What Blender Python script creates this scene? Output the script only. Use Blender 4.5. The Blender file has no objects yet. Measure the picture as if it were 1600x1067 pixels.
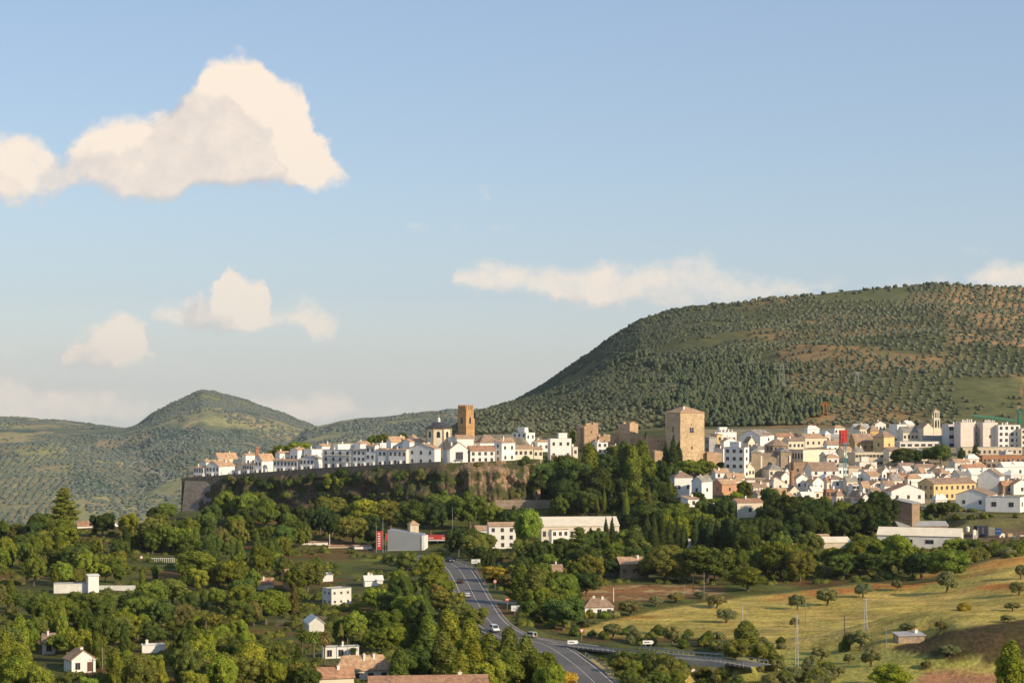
import bpy, bmesh, math, random
import numpy as np
from mathutils import Vector, Matrix
random.seed(7); RS = np.random.RandomState(7)
SC = bpy.context.scene; COL = SC.collection
F = 3111.0; H = 70.0; HY = 600.0          # focal length in photo pixels, eye height, horizon row
def X(px, D): return (px-800.0)/F*D
def Z(py, D): return H+(HY-py)/F*D
def pxy(x, y, z): return 800+x/y*F, HY-(z-H)/y*F
# ------------------------------------------------------------------ numpy noise
_T = RS.rand(256, 256)
def vnoise(x, y):
    xi = np.floor(x).astype(int); yi = np.floor(y).astype(int); fx = x-xi; fy = y-yi
    fx = fx*fx*(3-2*fx); fy = fy*fy*(3-2*fy)
    a = _T[xi & 255, yi & 255]; b = _T[(xi+1) & 255, yi & 255]; c = _T[xi & 255, (yi+1) & 255]; d = _T[(xi+1) & 255, (yi+1) & 255]
    return (a*(1-fx)+b*fx)*(1-fy)+(c*(1-fx)+d*fx)*fy
def fbm(x, y, o=4):
    s = 0; a = .5; t = 0
    for k in range(o):
        s = s+a*vnoise(x*2**k+17.3*k, y*2**k+5.1*k); t += a; a *= .5
    return s/t
def sstep(a, b, x):
    t = np.clip((np.asarray(x, float)-a)/(b-a), 0, 1); return t*t*(3-2*t)
# ------------------------------------------------------------------ objects
def tag(o, label=None, cat=None, group=None, kind=None):
    if label: o['label'] = label
    if cat: o['category'] = cat
    if group: o['group'] = group
    if kind: o['kind'] = kind
    return o
def empty(name, loc, rz=0, label=None, cat=None, group=None):
    o = bpy.data.objects.new(name, None); COL.objects.link(o); o.location = loc; o.rotation_euler = (0, 0, rz)
    o.empty_display_size = 1
    return tag(o, label, cat, group)
def link(name, me, parent=None, loc=(0, 0, 0)):
    o = bpy.data.objects.new(name, me); COL.objects.link(o); o.parent = parent; o.location = loc
    return o
def npmesh(name, V, FL, mats=(), mi=None, smooth=False):
    """V (n,3); FL (m,k) one face size, or list of such arrays"""
    me = bpy.data.meshes.new(name); V = np.asarray(V, np.float32)
    if not isinstance(FL, (list, tuple)): FL = [FL]
    loops = np.concatenate([f.ravel() for f in FL]).astype(np.int32)
    sizes = np.concatenate([np.full(len(f), f.shape[1]) for f in FL]).astype(np.int32)
    starts = np.concatenate([[0], np.cumsum(sizes)[:-1]]).astype(np.int32)
    me.vertices.add(len(V)); me.vertices.foreach_set('co', V.ravel())
    me.loops.add(len(loops)); me.loops.foreach_set('vertex_index', loops)
    me.polygons.add(len(sizes)); me.polygons.foreach_set('loop_start', starts)
    me.polygons.foreach_set('loop_total', sizes)
    for m in mats: me.materials.append(m)
    if mi is not None: me.polygons.foreach_set('material_index', np.asarray(mi, np.int32))
    if smooth: me.polygons.foreach_set('use_smooth', np.ones(len(sizes), bool))
    me.update(calc_edges=True); me.validate(); return me
class MB:
    def __init__(s): s.v = []; s.f = []; s.m = []
    def poly(s, pts, m=0):
        b = len(s.v); s.v += [tuple(p) for p in pts]; s.f.append(tuple(range(b, b+len(pts)))); s.m.append(m)
    def box(s, x0, y0, z0, x1, y1, z1, m=0):
        b = len(s.v); s.v += [(x, y, z) for z in (z0, z1) for y in (y0, y1) for x in (x0, x1)]
        for f in ((0, 2, 3, 1), (4, 5, 7, 6), (0, 1, 5, 4), (2, 6, 7, 3), (0, 4, 6, 2), (1, 3, 7, 5)):
            s.f.append(tuple(b+i for i in f)); s.m.append(m)
    def tube(s, pts, rad, n=6, m=0, cap=True):
        rings = []
        for i, p in enumerate(pts):
            p = Vector(p); a = Vector(pts[max(i-1, 0)]); c = Vector(pts[min(i+1, len(pts)-1)])
            d = (c-a).normalized(); u = d.orthogonal().normalized(); w = d.cross(u)
            r = rad[i] if hasattr(rad, '__len__') else rad
            b = len(s.v); rings.append(b)
            for k in range(n):
                t = 2*math.pi*k/n; s.v.append(tuple(p+(u*math.cos(t)+w*math.sin(t))*r))
        for a, b in zip(rings, rings[1:]):
            for k in range(n):
                s.f.append((a+k, a+(k+1) % n, b+(k+1) % n, b+k)); s.m.append(m)
        if cap:
            s.f.append(tuple(rings[0]+k for k in reversed(range(n)))); s.m.append(m)
            s.f.append(tuple(rings[-1]+k for k in range(n))); s.m.append(m)
    def prism(s, prof, fn, a, b, m=0):
        """profile (list of 2d) extruded from a to b; fn(u,v,t)->xyz"""
        k = len(s.v); n = len(prof)
        s.v += [fn(u, v, a) for u, v in prof]+[fn(u, v, b) for u, v in prof]
        for i in range(n): s.f.append((k+i, k+(i+1) % n, k+n+(i+1) % n, k+n+i)); s.m.append(m)
        s.f.append(tuple(k+i for i in reversed(range(n)))); s.m.append(m)
        s.f.append(tuple(k+n+i for i in range(n))); s.m.append(m)
    def lathe(s, prof, n=12, c=(0, 0), m=0):
        rings = []
        for r, z in prof:
            rings.append(len(s.v))
            for k in range(n):
                t = 2*math.pi*(k+.5)/n; s.v.append((c[0]+r*math.cos(t), c[1]+r*math.sin(t), z))
        for a, b in zip(rings, rings[1:]):
            for k in range(n): s.f.append((a+k, a+(k+1) % n, b+(k+1) % n, b+k)); s.m.append(m)
        s.f.append(tuple(rings[-1]+k for k in range(n))); s.m.append(m)
    def mesh(s, name, mats, smooth=False):
        me = bpy.data.meshes.new(name); me.from_pydata(s.v, [], s.f)
        for m in mats: me.materials.append(m)
        me.polygons.foreach_set('material_index', s.m)
        bm = bmesh.new(); bm.from_mesh(me); bmesh.ops.recalc_face_normals(bm, faces=bm.faces); bm.to_mesh(me); bm.free()
        if smooth:
            for p in me.polygons: p.use_smooth = True
        me.update(); return me
    def build(s, name, mats, parent=None, smooth=False, loc=(0, 0, 0)):
        if not isinstance(mats, (list, tuple)): mats = [mats]
        return link(name, s.mesh(name, mats, smooth), parent, loc)
# ------------------------------------------------------------------ materials
def newmat(name):
    m = bpy.data.materials.new(name); m.use_nodes = True; nt = m.node_tree; nt.nodes.clear()
    out = nt.nodes.new('ShaderNodeOutputMaterial'); b = nt.nodes.new('ShaderNodeBsdfPrincipled')
    b.inputs['Roughness'].default_value = .85; b.inputs['Specular IOR Level'].default_value = .2
    nt.links.new(b.outputs[0], out.inputs[0]); return m, nt, b
def N(nt, t, **kw):
    n = nt.nodes.new(t)
    for k, v in kw.items():
        if k.startswith('i_'):
            key = k[2:]; key = int(key) if key.isdigit() else key.replace('_', ' ')
            n.inputs[key].default_value = v
        else: setattr(n, k, v)
    return n
def mixc(nt, a, b, fac, mode='MIX'):
    n = nt.nodes.new('ShaderNodeMix'); n.data_type = 'RGBA'; n.blend_type = mode
    for s, v in ((6, a), (7, b), (0, fac)):
        if hasattr(v, 'links') or isinstance(v, bpy.types.NodeSocket): nt.links.new(v, n.inputs[s])
        else: n.inputs[s].default_value = (v if s == 0 else (*v[:3], 1))
    return n.outputs[2]
def ramp(nt, src, stops):
    n = nt.nodes.new('ShaderNodeValToRGB'); e = n.color_ramp.elements
    while len(e) < len(stops): e.new(.5)
    for k, (p, c) in enumerate(stops):
        e[k].position = p; e[k].color = (*c, 1) if hasattr(c, '__len__') else (c, c, c, 1)
    nt.links.new(src, n.inputs[0]); return n.outputs[0]
def noise(nt, scale, detail=4, coord='Object', rough=.6, vec=None):
    tc = nt.nodes.new('ShaderNodeTexCoord'); n = N(nt, 'ShaderNodeTexNoise', i_Scale=scale, i_Detail=detail, i_Roughness=rough)
    nt.links.new(vec if vec is not None else tc.outputs[coord], n.inputs['Vector']); return n.outputs['Fac']
def surf(name, col, var=.25, scale=.4, fine=4.0, bump=.0, rough=.85, stain=.0, metal=0, emis=None):
    """generic weathered surface: base colour broken by two noises"""
    m, nt, b = newmat(name)
    n1 = noise(nt, scale, 5); n2 = noise(nt, fine, 3)
    lo = tuple(c*(1-var) for c in col); hi = tuple(min(1, c*(1+var*.8)) for c in col)
    c = mixc(nt, lo, hi, ramp(nt, n1, [(.3, 0), (.7, 1)]))
    c = mixc(nt, c, tuple(x*(1-var*.9) for x in col), ramp(nt, n2, [(.45, 0), (.75, .8)]))
    if stain:
        tc = nt.nodes.new('ShaderNodeTexCoord'); mp = N(nt, 'ShaderNodeMapping'); mp.inputs['Scale'].default_value = (1.2, 1.2, .12)
        nt.links.new(tc.outputs['Object'], mp.inputs[0]); n3 = noise(nt, 1.3, 4, vec=mp.outputs[0])
        c = mixc(nt, c, (.25, .23, .2), ramp(nt, n3, [(.5, 0), (.85, stain)]))
    nt.links.new(c, b.inputs['Base Color']); b.inputs['Roughness'].default_value = rough; b.inputs['Metallic'].default_value = metal
    if bump:
        bp = N(nt, 'ShaderNodeBump', i_Strength=bump, i_Distance=.3); nt.links.new(n1, bp.inputs['Height']); nt.links.new(bp.outputs[0], b.inputs['Normal'])
    return m
def tilemat(name, col, dark=.45):
    """clay tiles: rows of barrel tiles plus blotches of lichen and sooty tiles"""
    m, nt, b = newmat(name)
    tc = nt.nodes.new('ShaderNodeTexCoord')
    v = N(nt, 'ShaderNodeTexVoronoi', i_Scale=1.7); nt.links.new(tc.outputs['Object'], v.inputs['Vector'])
    n1 = noise(nt, .35, 5); n2 = noise(nt, 1.6, 3)
    c = mixc(nt, tuple(x*dark for x in col), col, ramp(nt, n1, [(.3, 0), (.62, 1)]))
    sep = nt.nodes.new('ShaderNodeSeparateColor'); nt.links.new(v.outputs['Color'], sep.inputs[0])
    c = mixc(nt, c, tuple(min(1, x*1.4+.03) for x in col), ramp(nt, sep.outputs[0], [(.3, 0), (1, .55)]))
    c = mixc(nt, c, (.13, .12, .09), ramp(nt, n2, [(.5, 0), (.8, .6)]))
    nt.links.new(c, b.inputs['Base Color']); b.inputs['Roughness'].default_value = .9
    w = N(nt, 'ShaderNodeTexWave', i_Scale=2.2); w.bands_direction = 'DIAGONAL'; nt.links.new(tc.outputs['Object'], w.inputs['Vector'])
    bp = N(nt, 'ShaderNodeBump', i_Strength=.5, i_Distance=.15); nt.links.new(w.outputs['Fac'], bp.inputs['Height']); nt.links.new(bp.outputs[0], b.inputs['Normal'])
    return m
def flat(name, col, rough=.6, metal=0, spec=.3):
    m, nt, b = newmat(name); n = noise(nt, 3, 2)
    c = mixc(nt, tuple(x*.85 for x in col), tuple(min(1, x*1.1) for x in col), n)
    nt.links.new(c, b.inputs['Base Color']); b.inputs['Roughness'].default_value = rough; b.inputs['Metallic'].default_value = metal
    b.inputs['Specular IOR Level'].default_value = spec; return m
def stonemat(name, a, bcol, sc=1.0):
    m, nt, b = newmat(name)
    tc = nt.nodes.new('ShaderNodeTexCoord')
    br = N(nt, 'ShaderNodeTexBrick', i_Scale=1.0*sc); br.inputs['Color1'].default_value = (*a, 1); br.inputs['Color2'].default_value = (*bcol, 1)
    br.inputs['Mortar'].default_value = (*(x*.55 for x in a), 1); br.inputs['Mortar Size'].default_value = .03
    br.inputs['Brick Width'].default_value = .9; br.inputs['Row Height'].default_value = .42
    mp = N(nt, 'ShaderNodeMapping'); mp.inputs['Rotation'].default_value = (math.radians(90), 0, math.radians(35))
    nt.links.new(tc.outputs['Object'], mp.inputs[0]); nt.links.new(mp.outputs[0], br.inputs['Vector'])
    n1 = noise(nt, .16, 6); n2 = noise(nt, 1.1, 5)
    mq = N(nt, 'ShaderNodeMapping'); mq.inputs['Scale'].default_value = (.25, .25, 1.6); nt.links.new(tc.outputs['Object'], mq.inputs[0]); n4 = noise(nt, .8, 4, vec=mq.outputs[0])
    c = mixc(nt, br.outputs[0], tuple(x*.5 for x in a), ramp(nt, n1, [(.42, 0), (.72, .75)])); c = mixc(nt, c, tuple(x*.6 for x in a), ramp(nt, n4, [(.48, 0), (.6, .5)]))
    c = mixc(nt, c, tuple(min(1, x*1.25) for x in bcol), ramp(nt, n2, [(.48, 0), (.7, .55)]))
    c = mixc(nt, c, tuple(x*.35 for x in a), ramp(nt, n2, [(.25, .7), (.42, 0)]))
    nt.links.new(c, b.inputs['Base Color']); b.inputs['Roughness'].default_value = .95
    bp = N(nt, 'ShaderNodeBump', i_Strength=.6, i_Distance=.25); nt.links.new(n2, bp.inputs['Height']); nt.links.new(bp.outputs[0], b.inputs['Normal'])
    return m
M = dict(
    white=surf('whitewash', (.84, .81, .75), .08, .5, 3, stain=.2), cream=surf('cream_render', (.78, .69, .53), .12, stain=.2),
    ochre=surf('ochre_render', (.58, .38, .16), .2, stain=.3), yellow=surf('yellow_render', (.72, .52, .25), .15, stain=.2),
    pink=surf('pink_render', (.8, .68, .58), .14, stain=.25), salmon=surf('salmon_render', (.55, .3, .17), .18, stain=.3),
    grey=surf('grey_render', (.36, .35, .33), .2, stain=.3), beige=surf('beige_render', (.62, .53, .39), .2, stain=.35),
    brick=surf('brickwork', (.4, .2, .11), .3, .6, 5), panel=surf('grey_metal_panels', (.27, .29, .31), .08, .2, 2, rough=.5),
    brown=surf('bare_brown_masonry', (.33, .23, .15), .3, .5, 3), dull=surf('dull_white_paint', (.72, .69, .62), .15, stain=.3),
    tile=tilemat('clay_tiles', (.58, .37, .22), .6), tiled=tilemat('weathered_brown_tiles', (.38, .26, .18), .6), tiler=tilemat('red_clay_tiles', (.5, .27, .16), .6),
    tileg=tilemat('grey_weathered_tiles', (.38, .35, .3)), sheet=surf('pale_sheet_roofing', (.84, .74, .56), .12, .3, 1.5), wroof=surf('whitewashed_roofing', (.76, .73, .66), .12),
    slate=surf('dark_roofing', (.07, .07, .08), .25), greyroof=surf('fibre_cement_roofing', (.36, .36, .35), .15),
    glass=flat('dark_window_glass', (.03, .035, .045), .2, 0, .5), frame=flat('window_frame_paint', (.35, .3, .25)), wood=flat('dark_brown_timber', (.12, .055, .03)),
    iron=flat('black_iron', (.03, .03, .035), .5), steel=flat('galvanised_steel', (.45, .46, .47), .45, .6), red=flat('red_enamel', (.56, .05, .035), .45), wpaint=flat('white_enamel', (.8, .8, .78), .5),
    blue=flat('blue_enamel', (.03, .1, .25), .5), teal=flat('teal_panel', (.05, .32, .38), .5), green=flat('green_crane_paint', (.03, .3, .2), .5),
    conc=surf('concrete', (.42, .4, .36), .2, stain=.3), polew=surf('weathered_pole', (.3, .27, .23), .2, 1, 6), poled=surf('tarred_timber_pole', (.09, .06, .05), .2, 1, 6),
    rubber=flat('tyre_rubber', (.02, .02, .02), .9), lamp=flat('lamp_lens', (.8, .78, .7), .2), orange=flat('orange_paint', (.6, .2, .05), .5),
    castle=stonemat('castle_stone', (.6, .43, .25), (.7, .53, .33)), ruin=stonemat('ruin_stone', (.56, .37, .22), (.62, .43, .27)), church=stonemat('ochre_tower_brick', (.52, .3, .13), (.6, .38, .18), 1.5),
    facade=stonemat('church_facade_stone', (.36, .28, .2), (.42, .33, .23)), rubble=stonemat('terrace_rubble', (.38, .28, .2), (.46, .36, .26)), oldwall=stonemat('old_rampart_stone', (.3, .25, .21), (.36, .31, .25)),
)
# ------------------------------------------------------------------ terrain: one sheet, a fan of bearings and distances
COLS = [  # bearing (photo px) : (distance, drop below the eye)
 (-900, [(345,67.5),(850,64),(1000,95),(1300,140),(1600,150),(9000,150)]),
 (0,   [(345,67.5),(640,66),(750,65),(850,63),(900,64),(1000,85),(1300,140),(1600,150),(9000,150)]),
 (200, [(345,67.5),(740,66),(820,62.5),(880,61),(950,70),(1100,105),(1300,140),(1600,150),(9000,150)]),
 (290, [(345,67.5),(740,66),(850,64),(925,59),(1000,66),(1150,100),(1300,130),(1600,150),(9000,150)]),
 (420, [(345,67.5),(740,66),(850,64),(900,59),(1000,62),(1150,95),(1300,125),(1600,150),(9000,150)]),
 (620, [(345,67.5),(740,65),(850,62.5),(885,58),(1000,60),(1150,70),(1400,100),(1800,140),(9000,150)]),
 (760, [(345,67.5),(660,64),(740,63),(820,62),(875,58),(1000,50),(1150,45),(1400,50),(1800,80),(9000,120)]),
 (840, [(345,67.5),(660,65),(740,63.5),(830,62),(870,57.5),(925,42),(960,35),(1050,31),(1250,33),(2000,40),(9000,60)]),
 (1060,[(345,67),(500,65.5),(640,66),(750,62.5),(820,61),(865,54),(900,49),(950,39),(1050,32),(1200,28),(1300,28),(9000,30)]),
 (1250,[(345,67),(500,64.5),(640,66),(750,62),(810,58),(860,52),(930,45),(1050,34.5),(1200,27.5),(1300,27),(9000,30)]),
 (1420,[(345,67),(440,65),(520,63.5),(650,63.5),(700,62.5),(770,61.5),(820,53.5),(930,44.8),(1050,34),(1200,27),(1300,27),(9000,30)]),
 (1600,[(345,67),(440,65),(520,62),(660,57),(700,58.5),(760,59),(820,52.6),(930,44.5),(1050,33.5),(1200,26.5),(1300,27),(9000,30)]),
 (2600,[(345,67),(440,64),(520,60),(660,54),(760,57),(820,50),(930,42),(1050,32),(1200,25),(1300,26),(9000,30)]),
]
def skyl(a): return np.array([p[0] for p in a], float), np.array([p[1] for p in a], float)
SKL = skyl([(-900,600),(-300,640),(0,650),(50,654),(100,658),(150,663),(195,668),(215,662),(240,643),(265,630),(290,620),(316,609),(330,611),(355,618),(385,625),(420,637),(460,652),(500,668),(560,690),(640,700),(2600,720)])
SKM = skyl([(-900,760),(380,720),(440,690),(480,669),(500,665),(530,659),(560,654),(620,649),(660,643),(700,639),(740,640),(780,642),(900,650),(2600,650)])
SKR = skyl([(-900,1000),(480,900),(600,720),(680,674),(740,656),(780,640),(815,621),(850,602),(900,566),(950,531),(1000,500),(1050,484),(1100,477),(1200,468),(1300,456),(1400,448),(1470,444),(1600,449),(2600,440)])
def edgeD(px): return np.interp(px, [285, 345, 640, 690, 735, 830], [955, 944, 890, 884, 886, 892])
def topdrop(px): return np.interp(px, [285, 400, 500, 640, 700, 800, 840], [46, 42.6, 39.6, 36.4, 35.2, 34.2, 33.8])
PADS = []; ROADS = []
def base_drop(px, D):
    px = np.asarray(px, float); D = np.asarray(D, float)
    cols = np.array([c[0] for c in COLS]); vals = np.stack([np.interp(D, [p[0] for p in c[1]], [p[1] for p in c[1]]) for c in COLS], 0)
    k = np.clip(np.searchsorted(cols, px)-1, 0, len(cols)-2); t = np.clip((px-cols[k])/(cols[k+1]-cols[k]), 0, 1); t = t*t*(3-2*t)*.5+t*.5
    d = np.take_along_axis(vals, k[None], 0)[0]*(1-t)+np.take_along_axis(vals, k[None]+1, 0)[0]*t
    d = np.where(D < 345, 2+(67.5-2)*D/345, d)
    # the rampart plateau
    e = edgeD(px); mask = sstep(286, 290, px)*(1-sstep(815, 845, px))*sstep(0, 4, D-e)
    top = topdrop(px)-np.clip((D-e-12)/70, 0, 1)*np.interp(px, [285, 400, 560, 640], [2, 3, 4.5, 7.5])
    top = top+np.clip(D-1060, 0, 300)*np.interp(px, [300, 500, 700, 800], [.3, .28, .12, .04])
    d = np.where((D > e-1) & (mask > 0), np.minimum(d, d*(1-mask)+top*mask), d)
    x = (px-800)/F*D
    # low noise of the valley floor, then terraces on the left
    d = d-(fbm(x/40+3, D/40, 4)-.5)*3.2*sstep(330, 420, D)*(1-sstep(900, 930, D)*sstep(300, 340, px)*.8)
    return d
def mound(px, D):
    x = (px-800)/F*D
    a = sstep(71, 112, x+(D-470)*.25)*sstep(436, 450, D)*(1-sstep(492, 520, D))
    b = (1-sstep(1130, 1160, px))*sstep(880, 930, px)*sstep(520, 560, D)*(1-sstep(560, 600, D))*0
    return a*9.0+b
def raw_drop(px, D):
    x = (px-800)/F*D
    d = base_drop(px, D)-mound(px, D)
    def hill(sk, Dr, Db, db, p, amp, sc, seed, drop_b):
        sy = np.interp(px, *sk); t = np.clip((D-Db)/(Dr-Db), 0, 1)
        if sk is SKL:
            sm = sum(np.interp(px+o, *sk) for o in range(-150, 151, 25))/13.; sy = sm+(sy-sm)*t**1.6
        dr = (sy-HY)/F*Dr
        n = fbm(x/sc+seed, D/sc*1.3, 5)-.5; rid = 1-np.abs(2*fbm(x/(sc*1.6)+seed+9+D/(sc*6), D/(sc*3.5), 3)-1)*2.2
        h = db+(dr-db)*t**p; env = np.clip(np.sin(np.pi*np.clip(t, 0, 1)), 0, 1)**1.2
        h = h-(n*amp*1.6+rid*amp*.8-amp*.5)*env
        # small crowns of rock and scrub along the top
        h = h-(fbm(x/30+seed, x*0+seed, 3)-.5)*Dr*.0016*sstep(.8, 1, t)
        back = np.clip(D-Dr, 0, 1e6)*.09
        return np.where(D > Db, h+back, 1e4)
    z = d+np.clip(D-3400, 0, 1e5)*.045*sstep(1300, 5000, D)
    hl = hill(SKL, 4500., 1450., 152., .72, 34, 420, 3.3, 0)
    hm = hill(SKM, 3600., 1700., 135., .85, 25, 300, 11.7, 0)
    db = np.interp(px, [480, 600, 680, 745, 2600], [320, 130, 62, 33, 28])
    hr = hill(SKR, 2100., 1290., db, .92, 16, 150, 7.1, 0)
    # a spur in front on the far left with fields on it
    sp = 150-66*np.exp(-((px-60)/230)**2)*np.exp(-((D-2800)/650)**2)-(fbm(x/160, D/160, 4)-.5)*26*sstep(1700, 2300, D)
    sp = np.where((D > 1500) & (px < 480), sp+np.clip(D-3600, 0, 1e5)*.1, 1e4)
    return np.minimum(np.minimum(np.minimum(z, hl), np.minimum(hm, hr)), sp)
GP = np.concatenate([np.linspace(-1500, -120, 70)[:-1], np.arange(-120, 1724, 4.0), np.linspace(1724, 3100, 70)])
GD = np.concatenate([np.linspace(4, 380, 60)[:-1], np.arange(380, 1010, 2.5), np.arange(1010, 1300, 5.), np.arange(1300, 2300, 7.), np.linspace(2300, 6200, 190), np.array([6800, 7600, 9000, 12000, 20000])])
GPm, GDm = np.meshgrid(GP, GD, indexing='ij')
ZG = H-raw_drop(GPm.ravel(), GDm.ravel()).reshape(GPm.shape)
XG = (GPm-800)/F*GDm
def zraw(x, y):
    px = 800+np.asarray(x, float)/y*F; i = np.clip(np.interp(px, GP, np.arange(len(GP))), 0, len(GP)-1.001); j = np.clip(np.interp(y, GD, np.arange(len(GD))), 0, len(GD)-1.001)
    i0 = np.floor(i).astype(int); j0 = np.floor(j).astype(int); a = i-i0; b = j-j0
    return (ZG[i0, j0]*(1-a)+ZG[i0+1, j0]*a)*(1-b)+(ZG[i0, j0+1]*(1-a)+ZG[i0+1, j0+1]*a)*b
def gz(x, y): return float(zraw(np.array([x]), np.array([y]))[0])
_DD = np.arange(360, 1290, 1.5)
def hit(px, py):
    """distance at which the ground first reaches photo row py on bearing px"""
    x = (px-800)/F*_DD; sy = HY+(H-zraw(x, _DD))/_DD*F
    k = np.argmax(sy <= py)
    return float(_DD[k]) if sy[k] <= py else 900.0
def G(px, py):
    D = hit(px, py); x = X(px, D); return x, D, gz(x, D)
def flatten_pads():
    num = np.zeros_like(ZG); den = np.zeros_like(ZG); keep = np.zeros_like(ZG)
    for (x, y, r, z0) in PADS:
        m = (np.abs(GDm-y) < r+9)
        if not m.any(): continue
        j = np.where(m[0])[0]; sl = slice(j[0], j[-1]+1)
        xx = XG[:, sl]; rows = np.where((np.abs(xx-x) < r+9).any(1))[0]
        if len(rows) == 0: continue
        s2 = (slice(rows[0], rows[-1]+1), sl)
        d = np.hypot(XG[s2]-x, GDm[s2]-y); w = 1-sstep(r*.8, r+8, d)
        num[s2] += w*w*z0; den[s2] += w*w; keep[s2] = np.maximum(keep[s2], w)
    keep[(GDm < edgeD(GPm)+1.0) & (GPm > 280) & (GPm < 845)] = 0
    ok = den > 0
    ZG[ok] = ZG[ok]*(1-keep[ok])+(num[ok]/den[ok])*keep[ok]
def flatten_road(pts, w):
    P = np.array(pts)
    for a, b in zip(P, P[1:]):
        lo = min(a[1], b[1])-w-12; hi = max(a[1], b[1])+w+12
        j = np.where((GD > lo) & (GD < hi))[0]
        if len(j) == 0: continue
        sl = slice(j[0], j[-1]+1); x = XG[:, sl]; y = GDm[:, sl]
        d = b[:2]-a[:2]; L = (d**2).sum(); t = np.clip(((x-a[0])*d[0]+(y-a[1])*d[1])/L, 0, 1)
        dist = np.hypot(x-a[0]-d[0]*t, y-a[1]-d[1]*t); z = a[2]+(b[2]-a[2])*t-.06
        k = 1-sstep(w+.8, w+7, dist); ZG[:, sl] = ZG[:, sl]*(1-k)+z*k
# the roads (centre lines in world metres)
def rp(px, py, drop): D = drop*F/(py-HY); return (X(px, D), D, H-drop)
def smooth_line(pts, n=8):
    P = [Vector(p) for p in pts]; out = []
    for i in range(len(P)-1):
        p0 = P[max(i-1, 0)]; p1 = P[i]; p2 = P[i+1]; p3 = P[min(i+2, len(P)-1)]
        for k in range(n):
            t = k/n; out.append(.5*((2*p1)+(p2-p0)*t+(2*p0-5*p1+4*p2-p3)*t*t+(3*p1-p0-3*p2+p3)*t**3))
    out.append(P[-1]); return [tuple(p) for p in out]
MAIN = smooth_line([rp(640, 868, 62.6), rp(690, 877, 62.7), rp(713, 886, 62.8), rp(727, 905, 63), rp(745, 940, 63.2), rp(766, 972, 63.6), rp(800, 993, 64.2), rp(852, 1008, 64.8), rp(893, 1035, 65), rp(928, 1066, 65.2), rp(975, 1115, 65.2), rp(1060, 1190, 65.5)])
BRANCH = smooth_line([rp(822, 996, 64.5), rp(872, 1004, 64.75), rp(930, 1011, 64.2), rp(995, 1018, 63), rp(1060, 1025, 62.6), rp(1134, 1031, 62.4), rp(1190, 1040, 62.4)])
SLIP = smooth_line([rp(764, 937, 63.1), rp(790, 941, 63.2), rp(822, 943, 63.4), rp(850, 940, 63.6)])
for f_, w_ in ((BRANCH[:34], 3.6), (SLIP, 2.6), (MAIN, 5.6)): flatten_road(f_, w_)
# ravine under the branch road
def carve():
    a = np.array([X(1000, 470), 455]); b = np.array([X(1094, 470), 474])
    dx = XG-X(1087, 475); k = np.exp(-(dx/4.5)**2)*sstep(425, 445, GDm)*(1-sstep(485, 500, GDm)); ZG[:] = ZG-k*6
# ------------------------------------------------------------------ buildings
def Dtown(y): return float(np.interp(y, [660, 675, 690, 705, 725, 750, 775, 800, 815], [1215, 1150, 1090, 1035, 985, 925, 868, 820, 800]))
# pl pc pr = photo columns of left end, near corner, right end; top = eaves row, base = foot row
HS = []
def h(lab, pl, pc, pr, top, base, D=None, th=28, roof='gable', ax='x', wall='white', rf='tile', rh=None, fw=(0, 0), sw=(0, 0), dep=9, ch=1, door=0, cat='house', name='house', grp=None, sill=1, bal=0, wsz=None, rise=0):
    HS.append(dict(lab=lab, pl=pl, pc=pc, pr=pr, top=top, base=base, D=D or Dtown(base), th=th, roof=roof, ax=ax, wall=wall, rf=rf, rh=rh, fw=fw, sw=sw, dep=dep, ch=ch, door=door, cat=cat, name=name, grp=grp, bal=bal, wsz=wsz, rise=rise))
A = 'white houses along the top of the rampart'
e = lambda px, k=5: float(edgeD(px))+k
h('low white house at the far left tip of the cliff top row', 301,318,323,731,750,e(318),60,'gable','y',sw=(4,2),door=1,grp=A)
h('white house with a broad sunlit gable near the left tip of the cliff top', 320,342,362,728.5,748,e(342),60,'gable','x',sw=(4,2),door=1,grp=A,rh=2.6)
h('small flat roofed white annex beside the sunlit gable house on the cliff top', 361,371,378,735,746,e(371,8),60,'flat',sw=(1,1),grp=A)
h('white two storey house with dark balconies under the brick chimney', 377,397,401,726,744.5,e(397),60,'gable','y',sw=(5,2),bal=1,grp=A)
h('white house with orange tiles and a bright right gable, just right of the brick chimney', 397,409,426,719,742,e(409),60,'gable','x',sw=(2,2),door=1,grp=A,rh=2.8)
h('long white terrace house with seven upstairs windows on the cliff top', 424,465,470,720,740,e(465),60,'gable','y',sw=(7,2),door=2,grp=A)
h('white house with a low grey roof between the long terrace and the tall balconied house', 467,490,502,717,737,e(490),60,'gable','x','white','tileg',sw=(4,2),door=1,grp=A)
h('tall white house with long dark balconies on the cliff top', 501,549,553,703,733,e(549),60,'flat',sw=(4,3),bal=1,door=2,grp=A)
h('plain white three storey house right of the long balconies', 550,571,574,703,731.5,e(571),60,'gable','y','white','tileg',sw=(3,3),door=1,grp=A)
h('tallest white house of the cliff top row with two columns of framed windows', 571,586,592,697,731,e(586),60,'gable','y',sw=(2,3),door=1,grp=A)
h('narrow white house with two tall windows right of the tallest house in the row', 590,604,608,702,729.5,e(604),60,'gable','y',sw=(2,2),door=1,grp=A)
h('white house with brown garage doors under tan tiles at the middle of the row', 606,635,639,703,728.5,e(635),60,'gable','y',sw=(4,2),door=3,grp=A)
h('broad white house with small square windows at the right end of the row', 636,679,688,701,727,e(679),60,'gable','x',sw=(3,2),door=0,grp=A,rh=2.2)
h('white gable fronted building with one big dark opening by the cliff edge', 700,703,731,702,724,e(731,6),18,'gable','y','white','tile',rh=3.1,door=9,dep=12,cat='building')
h('white house with a red tiled lean-to roof below the church tower', 733,735,773,704,723,e(760,6),14,'gable','x','white','tiler',fw=(4,2),dep=8,rh=2)
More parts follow.
